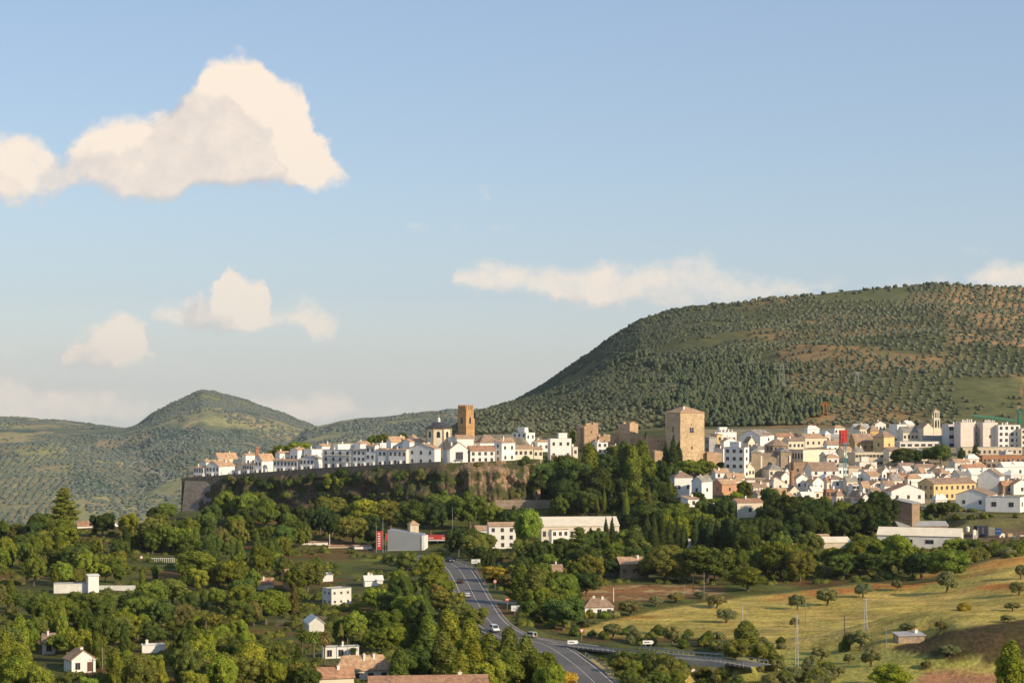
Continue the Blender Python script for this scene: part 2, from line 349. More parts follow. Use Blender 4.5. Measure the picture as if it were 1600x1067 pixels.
h('tall narrow white house right of the red tiled roof on the cliff edge', 772,784,805,692,722.5,e(790,8),40,'shed','x','white','tile',sw=(1,3),fw=(2,2))
h('low cream house with a long plain front above the ochre cliff', 800,803,833,701,714,e(810,12),15,'gable','x','cream','tile',fw=(4,1),rh=1.4,ch=0)
h('small cream house right of the long plain fronted one above the cliff', 831,834,848,702,716,e(820,14),15,'gable','x','cream','tile',fw=(2,1),rh=1)
h('white three storey house with brown garages at the wood edge', 856,860,893,685,719,948,12,'flat',fw=(3,2),door=4,rise=1)
h('small white cube house with arched porch between tall trees and the ruin', 930,933,950,691,709,955,15,'flat',fw=(2,2))
h('low white gabled house peeping over the trees below the castle ruin', 948,952,968,701,722,948,20,'gable','y',fw=(1,1),rh=1.6)
h('cream cube house half hidden by the tree right of the garages', 892,895,903,698,714,950,15,'flat','x','cream',fw=(1,1))
h('tall white house block with a shaded left side behind the cliff row', 801,822,836,676,702,1000,45,'flat',sw=(3,3),fw=(2,2),rise=1)
# behind the front row, along the plateau
B = 'white houses behind the cliff top row'
h('white gabled house behind the tip of the cliff top row', 312,322,338,722,742,975,45,'gable','x',fw=(1,1),grp=B)
h('broad cream roofed house behind the left end of the row', 332,341,368,716,740,985,40,'gable','x','cream','tile',grp=B,rh=2.5)
h('low white house left of the foot of the brick chimney', 377,384,398,711,732,985,40,'gable','x',fw=(2,1),grp=B)
h('white house behind the seven windowed terrace with a tan roof', 429,437,452,708,728,975,40,'gable','x',fw=(2,1),grp=B)
h('white house with a sunlit end wall beyond the terrace roofs', 452,465,477,703,726,972,50,'gable','x',fw=(1,1),sw=(2,1),grp=B)
h('large white flat roofed house behind the grey roof', 474,487,501,702,724,970,48,'flat',sw=(2,1),fw=(1,1),grp=B)
h('white house on the skyline left of the tall balconied house', 492,503,520,697,720,985,45,'gable','x',grp=B,fw=(2,1))
h('cream skyline house with a long white parapet above the balconies', 516,528,556,694,715,985,35,'flat',fw=(4,1),grp=B)
h('white skyline house with a tan roof left of the round topped trees', 553,563,577,693,715,985,40,'gable','x',fw=(2,1),grp=B)
h('white skyline house right behind the tallest row house', 586,594,604,692,714,980,45,'flat',grp=B,fw=(1,1))
h('tan roofed white house behind the brown garage doors', 603,611,634,690,712,965,40,'gable','x',fw=(3,1),grp=B,rh=2.4)
h('white house with a tan roof below the small pyramid roofed tower', 628,640,662,690,712,955,40,'gable','x',fw=(2,1),grp=B)
h('white house with a flat terrace left of the church apse', 660,668,680,691,710,950,40,'flat',fw=(1,1),grp=B)
h('long grey shaded church aisle beneath the octagonal chapel', 673,701,712,687,702,955,60,'gable','y','grey','tiled',cat='church aisle',name='church_aisle')
h('bright white block at the foot of the octagonal chapel', 701,704,713,683,702,948,20,'flat',ch=0)
h('white church nave end under the ochre bell tower', 711,714,740,685,704,942,12,'gable','x','white','tile',ch=0,cat='church nave',name='church_nave',rh=1.5)
h('house with a dark open gallery under a broad brown hipped roof', 742,750,779,692,706,945,22,'hip','x','white','tiled',fw=(5,1),rh=3.6,wsz=(1.8,1.6))
h('white house with a small terrace between the hipped roof and the tall white block', 778,784,803,688,706,960,25,'gable','x',fw=(2,1))
h('cream house with an orange roof left of the church tower', 688,692,704,688,704,965,25,'gable','x','cream','tiler')
h('low white house right of the tall white block above the cliff', 835,840,858,690,706,1000,25,'gable','x',fw=(2,1))
# slope right of the castle tower
h('cream terrace wall house between the castle tower and the tall white block', 1102,1108,1121,684,708,1010,45,'hip','x','grey','tileg',sw=(1,2),ch=0)
h('house with a sunlit yellow side wall right of the castle tower', 1117,1120,1129,680,702,1020,15,'gable','y','yellow','tile',fw=(1,2))
h('white house with roof terraces and many chimneys at the top of the hill', 1117,1121,1152,675,696,1060,18,'flat',fw=(4,1),rise=1,ch=4)
h('small white house with a pitched end above the four storey block', 1126,1131,1155,690,706,1010,25,'gable','y',fw=(1,1),rh=2)
h('narrow white side wing left of the four storey block', 1127,1130,1140,701,724,985,25,'flat',fw=(1,2))
h('large white four storey block facing the wood', 1134,1163,1172,699,746.5,935,55,'flat',sw=(3,4),fw=(1,4),cat='apartment block',name='apartment_building',wsz=(1.5,1.5),rise=1)
h('white gabled house with a sunlit end wall and a shaded grey roof', 1158,1188,1213,681,703,1075,50,'gable','x','white','tileg',sw=(2,1),rh=3)
h('white house with a long red tiled roof on the upper edge of town', 1210,1214,1249,682,694,1120,15,'gable','x','cream','tiler',rh=1.7)
h('cream house with a brown roof below the long red roof', 1229,1232,1258,689,703,1060,15,'gable','x','cream','tiled',fw=(4,1),rh=1.8)
h('cream house with a blue green panel on its wall', 1255,1258,1294,684,700,1075,15,'gable','x','cream','tile',fw=(4,1),rh=2)
h('low house with a pale grey roof right of the blue green panel', 1281,1285,1314,683,692,1110,15,'gable','x','grey','greyroof',rh=1.6)
h('long white warehouse with five tall windows in its shaded end', 1236,1255,1316,703,722,1000,35,'flat','x','cream','tiled',sw=(5,1),ch=0,cat='warehouse',name='warehouse',wsz=(1,2.6))
h('small grey villa with a hipped roof and two round windows', 1288,1292,1312,715,727,960,18,'hip','x','dull','tile',fw=(2,1),rh=1.6)
h('white house with a broad dark tiled roof and three windows', 1266,1268,1311,735,752,925,12,'gable','x','white','tiled',fw=(3,2),rh=3.6,dep=10)
h('brown stone building right of the church front', 1236,1240,1267,722,747,945,15,'flat','x','brown','tiled',fw=(2,1),ch=0,cat='building')
h('brown walled yard building below the church front', 1163,1166,1209,748,758,925,12,'flat','x','brown','tile',ch=0,cat='building')
h('white house touching the left side of the round brick chimney', 1218,1221,1236,744,762,905,18,'gable','y',fw=(1,1),rh=2)
h('small pinkish house with a gable below the brown walled yard', 1190,1197,1229,755,768,885,25,'gable','y','pink','tile',fw=(2,1),rh=2.6)
h('white house right of the round brick chimney', 1240,1244,1265,748,767,892,20,'gable','y',fw=(2,1),rh=2)
h('white house with a shaded left side below the three windowed house', 1261,1270,1289,753,769,885,35,'gable','y',fw=(2,1),sw=(1,1),rh=2.2)
h('white house with a reddish roof and a terrace left of the crane mast', 1288,1292,1316,752,767,895,20,'gable','x','cream','tiler',fw=(2,1),rh=1.8)
h('brick house with open porch piers near the crane mast', 1287,1291,1317,765,779,868,15,'flat','x','brick','tiler',fw=(4,1),wsz=(1.1,1.9))
h('ochre house with a flat tiled roof above the dark trees', 1199,1203,1231,768,781,860,15,'gable','x','ochre','tile',fw=(3,1),rh=1.4)
h('small brown house beside the trees below the church front', 1178,1184,1200,772,786,855,25,'gable','x','beige','tiled',fw=(1,1),rh=1.5)
h('isolated white house with a brown hipped roof left of the town', 1052.5,1054,1083,746,776,880,10,'hip','x','white','tiled',fw=(2,1),rh=2.4,ch=2)
h('white cottage with a sunlit right wall beside the isolated white house', 1082,1096.5,1115,752,779,868,45,'gable','x','white','tileg',sw=(1,1),fw=(1,1),rh=2.2)
h('white house with small square openings above the salmon house', 1113,1118,1140,738,757,915,20,'gable','x','white','tile',fw=(2,2),rh=1.6)
h('long low house with tan tiles running down behind the salmon house', 1133,1137,1165,746,757,910,18,'gable','x','cream','tile',rh=1.8)
h('salmon walled house among trees', 1115,1128,1155,756.5,773,880,40,'gable','x','salmon','tile',sw=(1,1),fw=(1,1),rh=2)
h('white bungalow with a wide dark carport at the bottom edge of town', 1116,1119,1151,788,802,805,12,'flat','x','white','tile',fw=(2,1),wsz=(4.2,2),ch=0)
h('cream bungalow with an orange tiled roof next to the carport', 1149,1152,1193,785,808,802,12,'gable','x','cream','tiler',rh=1.3,fw=(1,1))
h('small white outbuilding under the trees below the white cottage', 1072,1075,1093,780,791,840,15,'shed','x','white','tile',fw=(1,1))
# centre right, church quarter
h('white roofs and parapets behind the brown hipped convent roofs', 1331,1336,1361,668,684,1135,25,'gable','x','white','greyroof',rh=2,ch=2)
h('long brown roofed convent wing with a shaded ochre wall', 1330,1336,1370,690,707,1040,20,'gable','x','ochre','tiled',rh=4,fw=(3,1))
h('yellow convent block with a hipped brown roof', 1367,1381,1401,683,707,1030,42,'hip','x','yellow','tiled',sw=(1,1),fw=(1,1),rh=3,ch=0,cat='convent block')
h('small orange lantern tower of the convent with a pyramid roof', 1356,1360,1374,673,690,1065,22,'hip','x','ochre','tiled',rh=2.6,ch=0,cat='tower')
h('tall white cube house on the skyline left of the belfry', 1399,1402,1418,663,684,1140,20,'flat',fw=(1,2))
h('building with a grey tiled roof and a row of arches left of the belfry', 1408,1411,1442,675,690,1110,10,'gable','x','cream','tileg',fw=(5,1),rh=3)
h('ochre building with a pale gable next to the arches', 1440,1443,1459,668,690,1105,15,'gable','y','cream','tile',rh=2.6)
h('orange walled building at the foot of the belfry', 1453,1456,1480,672,688,1120,15,'gable','x','ochre','tile',rh=.8,ch=0)
h('low grey flat roofed building in front of the orange wall', 1445,1450,1481,681,698,1085,15,'flat','x','grey',ch=0)
h('long low building with a dark flat roof above the town trees', 1400,1406,1472,690,701,1065,12,'flat','x','dull',fw=(6,1),ch=0,wsz=(2.4,1.2))
E = 'pale apartment blocks at the right edge of town'
h('apartment block with three dark balconies in its shaded front', 1479,1482,1501,663,702,1075,10,'flat','x','dull',fw=(2,3),wsz=(2.4,1.8),cat='apartment block',name='apartment_building',grp=E)
h('tall blank pinkish apartment block wall', 1499,1501,1524,659.5,706,1062,10,'flat','x','pink',ch=5,cat='apartment block',name='apartment_building',grp=E)
h('apartment block part with small windows between two blank walls', 1522,1524,1536,662,704,1068,10,'flat','x','dull',fw=(2,4),ch=2,cat='apartment block',name='apartment_building',grp=E)
h('blank sunlit apartment block with a spiky row of chimneys', 1534,1536,1560,660,704,1060,10,'flat','x','pink',ch=6,fw=(1,1),cat='apartment block',name='apartment_building',grp=E)
h('white apartment block with a grid of square windows at the right edge', 1557,1560,1596,664,702,1058,12,'flat','x','white',fw=(4,4),wsz=(1.5,1.6),cat='apartment block',name='apartment_building',grp=E,ch=3)
h('apartment block cut off by the right edge of the picture', 1594,1596,1625,670,704,1055,12,'flat','x','cream',fw=(4,4),cat='apartment block',name='apartment_building',grp=E)
h('long cream school building with a strip of dark windows below the convent', 1329,1336,1382,707,729,985,14,'flat','x','beige',fw=(8,2),ch=0,wsz=(1.8,1.2),cat='school building')
h('long brick building under the apartment blocks', 1531,1535,1612,712,727,985,8,'flat','x','brick','tiler',fw=(10,1),ch=0,cat='building')
h('pale podium wall under the apartment blocks', 1500,1503,1600,699,713,1020,6,'flat','x','beige','tile',fw=(12,1),ch=0,cat='building')
h('low white house left of the row of town trees', 1403,1407,1432,729,741,940,16,'gable','x','dull','tiled',fw=(3,1),rh=1.6)
h('white house with three windows under the town trees', 1430,1434,1462,730,743,938,16,'gable','x','white','tiled',fw=(4,1),rh=1.5)
h('white gabled house between the town trees and the orange building', 1453,1457,1477,735,750,928,22,'gable','y','pink',fw=(1,1),rh=2.2)
h('dull white house below the dark conifers', 1487,1492,1518,722,738,960,20,'gable','x','dull','tile',fw=(2,1),rh=1.4)
h('white gable below the dark conifers', 1501,1505,1541,731,747,938,18,'gable','x','white','tiler',fw=(3,1),rh=1.6)
h('half built brown house with open floors left of the brick building', 1537,1541,1567,722,744,945,15,'flat','x','brown',fw=(3,2),wsz=(1.8,1.8),cat='unfinished house')
h('group of white roofs right of the half built house', 1563,1568,1606,729,745,935,18,'gable','x','white','wroof',rh=2,fw=(2,1))
h('wide house with bright white sloping roofs above the long orange building', 1512,1518,1582,741,752,915,15,'gable','x','white','wroof',rh=2.6)
h('beige blank walled building behind the crane mast', 1322,1326,1346,731,750,940,20,'shed','x','beige','tile',ch=0)
h('stepped white house below the school building', 1339,1343,1372,722,741,950,18,'flat','x','pink',fw=(3,1),rise=1)
h('white house with a wide blank front left of the salmon roof', 1345,1350,1404,734,752,925,15,'flat','x','pink',fw=(4,1))
h('salmon house with a shaded brick side', 1388,1396,1421,742,757,905,30,'shed','x','salmon','tiler')
h('wide building with a sloping bright white roof above the white gable', 1418,1424,1467,752,762,900,18,'gable','x','white','wroof',rh=3)
h('white gabled house with three windows facing the wood', 1391,1393,1447,767,786,850,10,'gable','y','white','tiler',fw=(3,1),rh=2.8,ch=0)
h('long orange and yellow building with a brown tiled roof and balconies', 1441,1459,1534,756,782,865,28,'gable','x','yellow','tiled',sw=(3,2),fw=(8,2),rh=2.2,cat='building')
h('white house with a shaded gable right of the orange building', 1532,1562,1576,744,771,880,62,'gable','x','white','tiled',rh=3.2,fw=(1,1))
h('white house with a balcony and sunlit right wall in the lower right of town', 1499,1544,1569,774,796,828,60,'gable','x','white','tiled',sw=(2,1),fw=(1,1),rh=2.5)
h('low white garage with two dark doors at the right edge', 1546,1594,1606,777,800,818,62,'flat','x','white',sw=(2,1),fw=(1,1),wsz=(1.9,1.8))
h('white house with a sunlit gable at the right edge above the garage', 1581,1584,1612,757,772,870,15,'gable','y','white',fw=(1,1),rh=2.2)
h('house with red roof and dark porch left of the right hand gable', 1563,1567,1588,758,772,872,18,'gable','x','brown','tiler',fw=(1,1),rh=1.8)
h('brown brick shed with a white edged flat roof at the wood edge', 1400,1425,1442,787,814,800,55,'shed','x','brown','greyroof',ch=0,cat='shed')
h('white cottage with a gable and balcony near the dark trees', 1352,1360,1388,759,776,880,25,'gable','y','pink','tile',fw=(2,1),rh=2.2)
h('row of white flats with long dark balconies', 1328,1332,1357,757,774,885,15,'flat','x','white',fw=(4,2),wsz=(1.6,1.2),bal=1)
h('white sloping roofed house left of the three windowed gable', 1377,1382,1400,758,774,878,25,'gable','x','white','tiled',fw=(2,1),rh=1.8)
h('small terraced house with pink shutters below the white flats', 1326,1330,1350,770,785,855,15,'flat','x','pink',fw=(3,1))
# extra roofs that close the gaps
def gapfill():
    rs = random.Random(11); tones = ['white', 'cream', 'cream', 'pink', 'white', 'dull', 'cream']; roofs = ['tile', 'tiled', 'tile', 'tileg', 'wroof']
    near = [(1180, 'the grey roofed gable'), (1215, 'the church front'), (1275, 'the blue green panel'), (1320, 'the red frame'), (1385, 'the yellow convent'), (1430, 'the belfry'), (1470, 'the town trees'), (1520, 'the dark conifers'), (1570, 'the apartment blocks')]
    spots = [(1190, 712), (1172, 700), (1216, 703), (1226, 712), (1262, 712), (1300, 706), (1322, 712), (1342, 716), (1318, 742), (1340, 752), (1368, 754), (1400, 760), (1308, 760), (1300, 744), (1418, 744), (1440, 746), (1486, 742), (1478, 750), (1502, 754), (1545, 752), (1590, 752), (1150, 762), (1275, 778), (1340, 784), (1368, 780), (1470, 790), (1490, 768), (1555, 762), (1580, 742), (1240, 776), (1250, 736), (1172, 760), (1290, 690), (1345, 678), (1375, 672), (1420, 672), (1310, 676), (1270, 680), (1200, 690), (1575, 716), (1520, 724), (1440, 716), (1395, 716), (1255, 757), (1283, 744), (1296, 758), (1330, 762), (1352, 768), (1382, 748), (1410, 752), (1428, 758), (1455, 752), (1480, 758), (1510, 764), (1530, 740), (1560, 748), (1598, 760), (1228, 752), (1212, 742), (1186, 768), (1310, 784), (1350, 790), (1460, 772), (1385, 784), (1262, 786), (1232, 788), (1170, 742), (1300, 722), (1360, 742), (1395, 742)]
    used = {}
    for i, (px, py) in enumerate(spots):
        w = rs.uniform(16, 27); wall = rs.choice(tones); rf = rs.choice(roofs); roof = rs.choice(['gable', 'gable', 'flat', 'hip']); hh = rs.uniform(9, 14)
        ax = rs.choice('xxy'); fl = 'flat topped' if roof == 'flat' else {'tile': 'tan roofed', 'tiled': 'brown roofed', 'tiler': 'red roofed', 'tileg': 'grey roofed', 'wroof': 'white roofed'}[rf]
        lm = min(near, key=lambda a: abs(a[0]-px)); where = 'left of' if px < lm[0]-6 else 'right of' if px > lm[0]+6 else 'in line with'
        lab = '%s %s house %s %s, %s' % (fl, {'white': 'white', 'cream': 'cream', 'pink': 'pale pink', 'dull': 'off white', 'beige': 'beige'}[wall], where, lm[1], 'high in town' if py < 700 else 'halfway down town' if py < 745 else 'low in town')
        if lab in used: lab += ', nearer the %s' % ('wood' if py > used[lab] else 'hill')
        used[lab] = py
        h(lab, px-w/2, px-w/2+rs.uniform(2, 8), px+w/2, py-hh+2, py+3, None, rs.uniform(14, 35), roof, ax, wall, rf, fw=(rs.choice([1, 2, 3]), 1), rh=rs.uniform(1.5, 2.6), ch=rs.choice([0, 1, 1, 2]))
gapfill()
# valley
def hv(lab, pl, pc, pr, top, base, th=20, roof='gable', ax='x', **k):
    D = k.pop('D', None) or hit(pc, base); h(lab, pl, pc, pr, top, base, D, th, roof, ax, **k)
hv('white house with a red tiled roof edge behind trees near the petrol station', 763,764,806,822,857, 6,'gable','x',wall='white',rf='tile',fw=(3,3),rh=1.2,ch=0)
hv('low white wing with tan roof left of the white house by the road', 742,744,764,828,850, 6,'gable','x',wall='dull',rf='tile',rh=1.4,ch=0)
hv('long white warehouse with a pale sloping roof across the valley', 843,846,968,822,846, 5,'gable','x',wall='cream',rf='sheet',fw=(14,1),rh=3.0,ch=0,dep=20,cat='warehouse',name='warehouse',wsz=(1.1,2))
hv('small white two storey house in front of the long warehouse', 858,862,889,828,851, 18,'flat','x',wall='white',rf='tiler',fw=(3,2),ch=0)
hv('white flat roofed petrol station shop', 470,472,512,848,859, 8,'flat','x',wall='white',rf='tiler',fw=(3,1),ch=0,cat='shop',D=800)
hv('low white building with a long flat roof right of the shop', 510,513,556,854,866, 8,'flat','x',wall='beige',rf='tiler',fw=(5,1),ch=0,D=790,wsz=(1.6,1.6))
hv('white lodge with a square window left of the red banner', 551,554,581,854,869, 10,'flat','x',wall='white',rf='tiler',fw=(2,1),ch=0,D=782,wsz=(1.8,1.8))
hv('tall white end block of the long garden wall on the left', 134,138,153,900,927, 25,'shed','x',wall='white',rf='wroof',ch=0)
hv('low white sheds joined to the garden wall', 80,84,136,912,926, 12,'flat','x',wall='dull',rf='greyroof',ch=0)
hv('white cottage with a gable, tall chimney and red porch roof at the bottom left', 93,112,145,1031,1051, 32,'gable','y',wall='white',rf='tile',fw=(2,1),rh=2,ch=1,door=1)
hv('small white house with a brown roof left above the bottom left cottage', 64,66,85,1004,1021, 12,'gable','x',wall='white',rf='tiled',rh=1.8,fw=(1,1))
hv('low white roofed building right of the bottom left cottage', 217,222,256,1008,1019, 14,'flat','x',wall='white',rf='wroof',ch=1)
hv('white cube house with small windows in the valley wood', 502,518,547,920,947, 38,'flat','x',wall='dull',fw=(3,2),sw=(2,2),ch=0,wsz=(.6,.6))
hv('small white hut behind the white cube house', 502,504,520,898,909, 12,'flat','x',wall='white',ch=0)
hv('small white shed with a pointed gable above the palms', 480,483,506,974,989, 14,'gable','y',wall='dull',rf='wroof',rh=1.6,ch=0)
hv('hip roofed house with two white chimneys near the bottom edge', 521,526,609,1049,1064, 14,'hip','x',wall='cream',rf='tile',fw=(4,1),rh=3.2,ch=2,dep=12)
hv('white walled house behind the palm trees', 501,505,560,1011,1030, 12,'flat','x',wall='white',rf='tile',fw=(3,1),ch=1)
hv('long orange tiled roof cut by the bottom edge', 572,577,762,1068,1084, 6,'gable','x',wall='white',rf='tiler',rh=1.0,ch=1,dep=8,D=392)
hv('orange roofed annex left of the long roof at the bottom edge', 492,498,552,1058,1075, 14,'gable','x',wall='cream',rf='tiler',rh=1.8,ch=1,D=425)
hv('small white house with two chimneys in the wood left of the road', 566,570,598,906,917, 15,'gable','x',wall='white',rf='wroof',rh=1.2,ch=2)
hv('red roofed cottage with a white chimney in the left wood', 400,404,427,911,921, 15,'gable','x',wall='cream',rf='tiler',rh=1.5,ch=1)
hv('small orange house between trees in the left wood', 445,448,458,898,921, 15,'gable','x',wall='salmon',rf='tiler',rh=1.4,ch=0)
hv('white farmhouse with a brown hipped roof and two chimneys beside the field', 910,914,959,949,962, 10,'hip','x',wall='white',rf='tiled',fw=(3,1),rh=2.4,ch=2,dep=10)
hv('brown walled villa with a tiled roof behind the umbrella pine', 966,969,1014,881,903, 10,'gable','x',wall='brown',rf='tile',fw=(3,1),rh=1.9,ch=2)
hv('old house with a red chimney and grey roof left of the villa', 858,862,880,892,905, 15,'gable','x',wall='grey',rf='tiled',rh=2,ch=1)
hv('industrial hall with a pale sunlit roof and a shaded white end wall', 1378,1501,1515,838,857, 72,'gable','y',wall='dull',rf='sheet',rh=2.5,ch=0,dep=22,sw=(4,1),wsz=(3,1.4),cat='industrial hall',name='industrial_hall')
hv('low shed with a pale roof left of the industrial hall', 1284,1287,1330,847,856, 8,'gable','x',wall='beige',rf='sheet',rh=1.6,ch=0,cat='shed')
hv('long low brown roofed shed behind the trees on the right', 1196,1200,1300,843,852, 6,'gable','x',wall='brown',rf='tile',rh=1.6,ch=0,cat='shed')
hv('grey arched roofed sheds behind the industrial hall', 1400,1404,1484,822,834, 8,'gable','x',wall='brown',rf='greyroof',rh=1.6,ch=0,D=800,cat='shed')
hv('white house among the trees on the left ridge with an orange roof', 117,121,143,821,830, 15,'gable','x',wall='white',rf='tiler',rh=1.5,D=868)
hv('narrow white gable end on the left ridge', 171,174,184,820,834, 18,'gable','y',wall='white',rf='tile',rh=1.6,ch=0,D=868)
hv('salmon roofed house left of the tall pine on the ridge', 58,62,86,814,826, 18,'gable','x',wall='salmon',rf='tiler',rh=1.8,D=870)
hv('half ruined stone shed with a sagging roof in the green field', 1399,1404,1447,994,1004, 15,'shed','x',wall='rubble',rf='greyroof',ch=1,cat='shed')
hv('small white hut under the cypresses', 1073,1076,1084,845,855, 15,'shed','x',wall='white',rf='wroof',ch=0)
PADS.append((X(634, 783), 783, 12, Z(860.5, 783))); PADS.append((X(682, 794), 794, 9, Z(859, 794))); PADS.append((X(605, 770), 770, 8, Z(860.5, 770)))
for q in HS:
    s = F/q['D']; t = math.radians(q['th']); q['s'] = s
    q['W'] = (q['pr']-q['pc'])/s/math.cos(t) if q['pr'] > q['pc']+.3 else q['dep']
    q['L'] = (q['pc']-q['pl'])/s/math.sin(t) if q['pc'] > q['pl']+3.2 else q['dep']
    q['x'] = X(q['pc'], q['D']); q['z'] = Z(q['base'], q['D']); q['h'] = (q['base']-q['top'])/s; q['t'] = t
    er = (math.cos(t), math.sin(t)); ed = (-math.sin(t), math.cos(t)); q['er'] = er; q['ed'] = ed
    nx = max(1, int(q['W']/9)); ny = max(1, int(q['L']/9))
    for i in range(nx):
        for j in range(ny):
            a = (i+.5)*q['W']/nx; b = (j+.5)*q['L']/ny
            PADS.append((q['x']+er[0]*a+ed[0]*b, q['D']+er[1]*a+ed[1]*b, max(q['W']/nx, q['L']/ny)*.6, q['z']-.15))
_WM = {}
def window_mesh(w, hgt, kind):
    k = (round(w, 1), round(hgt, 1), kind)
    if k in _WM: return _WM[k]
    m = MB(); w, hgt = k[0], k[1]
    # in the local frame of a face: x along the wall, y out of it (negative = outwards), z up from the sill
    if kind == 'window':
        m.box(-w/2, -.03, 0, w/2, .02, hgt, 0)
        m.box(-w/2-.08, -.07, -.1, w/2+.08, .02, 0, 1); m.box(-w/2-.08, -.06, hgt, w/2+.08, .02, hgt+.08, 1)
        m.box(-w/2-.08, -.06, 0, -w/2, .02, hgt, 1); m.box(w/2, -.06, 0, w/2+.08, .02, hgt, 1); m.box(-.03, -.05, 0, .03, .02, hgt, 1)
        mats = [M['glass'], M['frame']]
    elif kind == 'door':
        m.box(-w/2, -.04, 0, w/2, .02, hgt, 0); m.box(-w/2-.1, -.08, 0, -w/2, .02, hgt+.1, 1); m.box(w/2, -.08, 0, w/2+.1, .02, hgt+.1, 1); m.box(-w/2, -.08, hgt, w/2, .02, hgt+.1, 1)
        mats = [M['wood'], M['frame']]
    elif kind == 'opening':
        m.box(-w/2, -.05, 0, w/2, .02, hgt, 0); mats = [M['slate']]
    elif kind == 'balcony':
        m.box(-w/2, -.9, -.15, w/2, 0, 0, 1); m.box(-w/2, -.9, .9, w/2, -.84, .98, 0)
        n = int(w/.35)
        for i in range(n+1):
            x = -w/2+.03+(w-.06)*i/n; m.box(x-.025, -.89, 0, x+.025, -.84, .9, 0)
        mats = [M['iron'], M['dull']]
    elif kind == 'arch':
        m.box(-w/2, -.04, 0, w/2, .02, hgt-w/2, 0); k0 = [(w/2*math.cos(a*math.pi/8), hgt-w/2+w/2*math.sin(a*math.pi/8)) for a in range(9)]
        m.prism(k0, lambda u, v, t: (u, t, v), -.04, .02, 0); mats = [M['glass']]
    _WM[k] = m.mesh(kind, mats); return _WM[k]
def put(kind, root, face, a, z, w, hgt):
    """face 0 = right-hand face (local y=0), 1 = left-hand face (local x=0)"""
    o = link(kind if kind not in ('arch',) else 'arched_window', window_mesh(w, hgt, kind), root)
    if face == 0: o.location = (a, 0, z)
    else: o.location = (0, a, z); o.rotation_euler = (0, 0, -math.pi/2)
    return o
def roof_mesh(q, W, L, hh):
    rh = q['rh'] or (min(W, L)*.5*.42 if q['roof'] != 'shed' else min(W, L)*.2); ov = .35; th = .16; m = MB(); k = q['roof']
    if k == 'gable':
        if q['ax'] == 'x': span, length = L, W; fn = lambda u, v, t: (t, u, v)
        else: span, length = W, L; fn = lambda u, v, t: (u, t, v)
        sl = rh/(span/2)
        prof = [(-ov, hh-ov*sl+th), (span/2, hh+rh+th), (span+ov, hh-ov*sl+th), (span+ov, hh-ov*sl), (span/2, hh+rh), (-ov, hh-ov*sl)]
        m.prism([(p[0], p[1]+.02) for p in prof], fn, -.25, length+.25)
    elif k == 'hip':
        a = -ov; b0 = W+ov; b1 = L+ov; z = hh+.02; z2 = z+th; zr = z2+rh
        if W >= L: r0 = (min(L/2, W/2-.1)+0, L/2, zr); r1 = (max(W-L/2, W/2+.1), L/2, zr)
        else: r0 = (W/2, min(W/2, L/2-.1), zr); r1 = (W/2, max(L-W/2, L/2+.1), zr)
        lo = [(a, a, z), (b0, a, z), (b0, b1, z), (a, b1, z)]; up = [(x, y, z2) for x, y, _ in lo]
        m.poly(list(reversed(lo)))
        for i in range(4): m.poly([lo[i], lo[(i+1) % 4], up[(i+1) % 4], up[i]])
        if W >= L: m.poly([up[0], up[1], r1, r0]); m.poly([up[1], up[2], r1]); m.poly([up[2], up[3], r0, r1]); m.poly([up[3], up[0], r0])
        else: m.poly([up[0], up[1], r0]); m.poly([up[1], up[2], r1, r0]); m.poly([up[2], up[3], r1]); m.poly([up[3], up[0], r0, r1])
    elif k == 'shed':
        prof = [(-ov, hh+.02), (-ov, hh+.02+th), (L+ov, hh+rh+th+.02), (L+ov, hh+rh+.02)]
        m.prism(prof, lambda u, v, t: (t, u, v), -.25, W+.25)
    else:
        m.box(.25, .25, hh-.3, W-.25, L-.25, hh-.12)   # terrace slab behind the parapet
        m.box(-.12, -.12, hh+.003, W+.12, .3, hh+.1); m.box(-.12, L-.3, hh+.003, W+.12, L+.12, hh+.1)
        m.box(-.12, .3, hh+.003, .3, L-.3, hh+.1); m.box(W-.3, .3, hh+.003, W+.12, L-.3, hh+.1)
    return m, rh
def chimney(root, x, y, z, hgt=1.3, w=.5, mat='white'):
    m = MB(); m.box(x-w/2, y-w/2, z-1.6, x+w/2, y+w/2, z+hgt); m.box(x-w/2-.1, y-w/2-.1, z+hgt, x+w/2+.1, y+w/2+.1, z+hgt+.12)
    m.box(x-w/3, y-w/3, z+hgt+.12, x+w/3, y+w/3, z+hgt+.4, 1); return m.build('chimney', [M[mat], M['tile']], root)
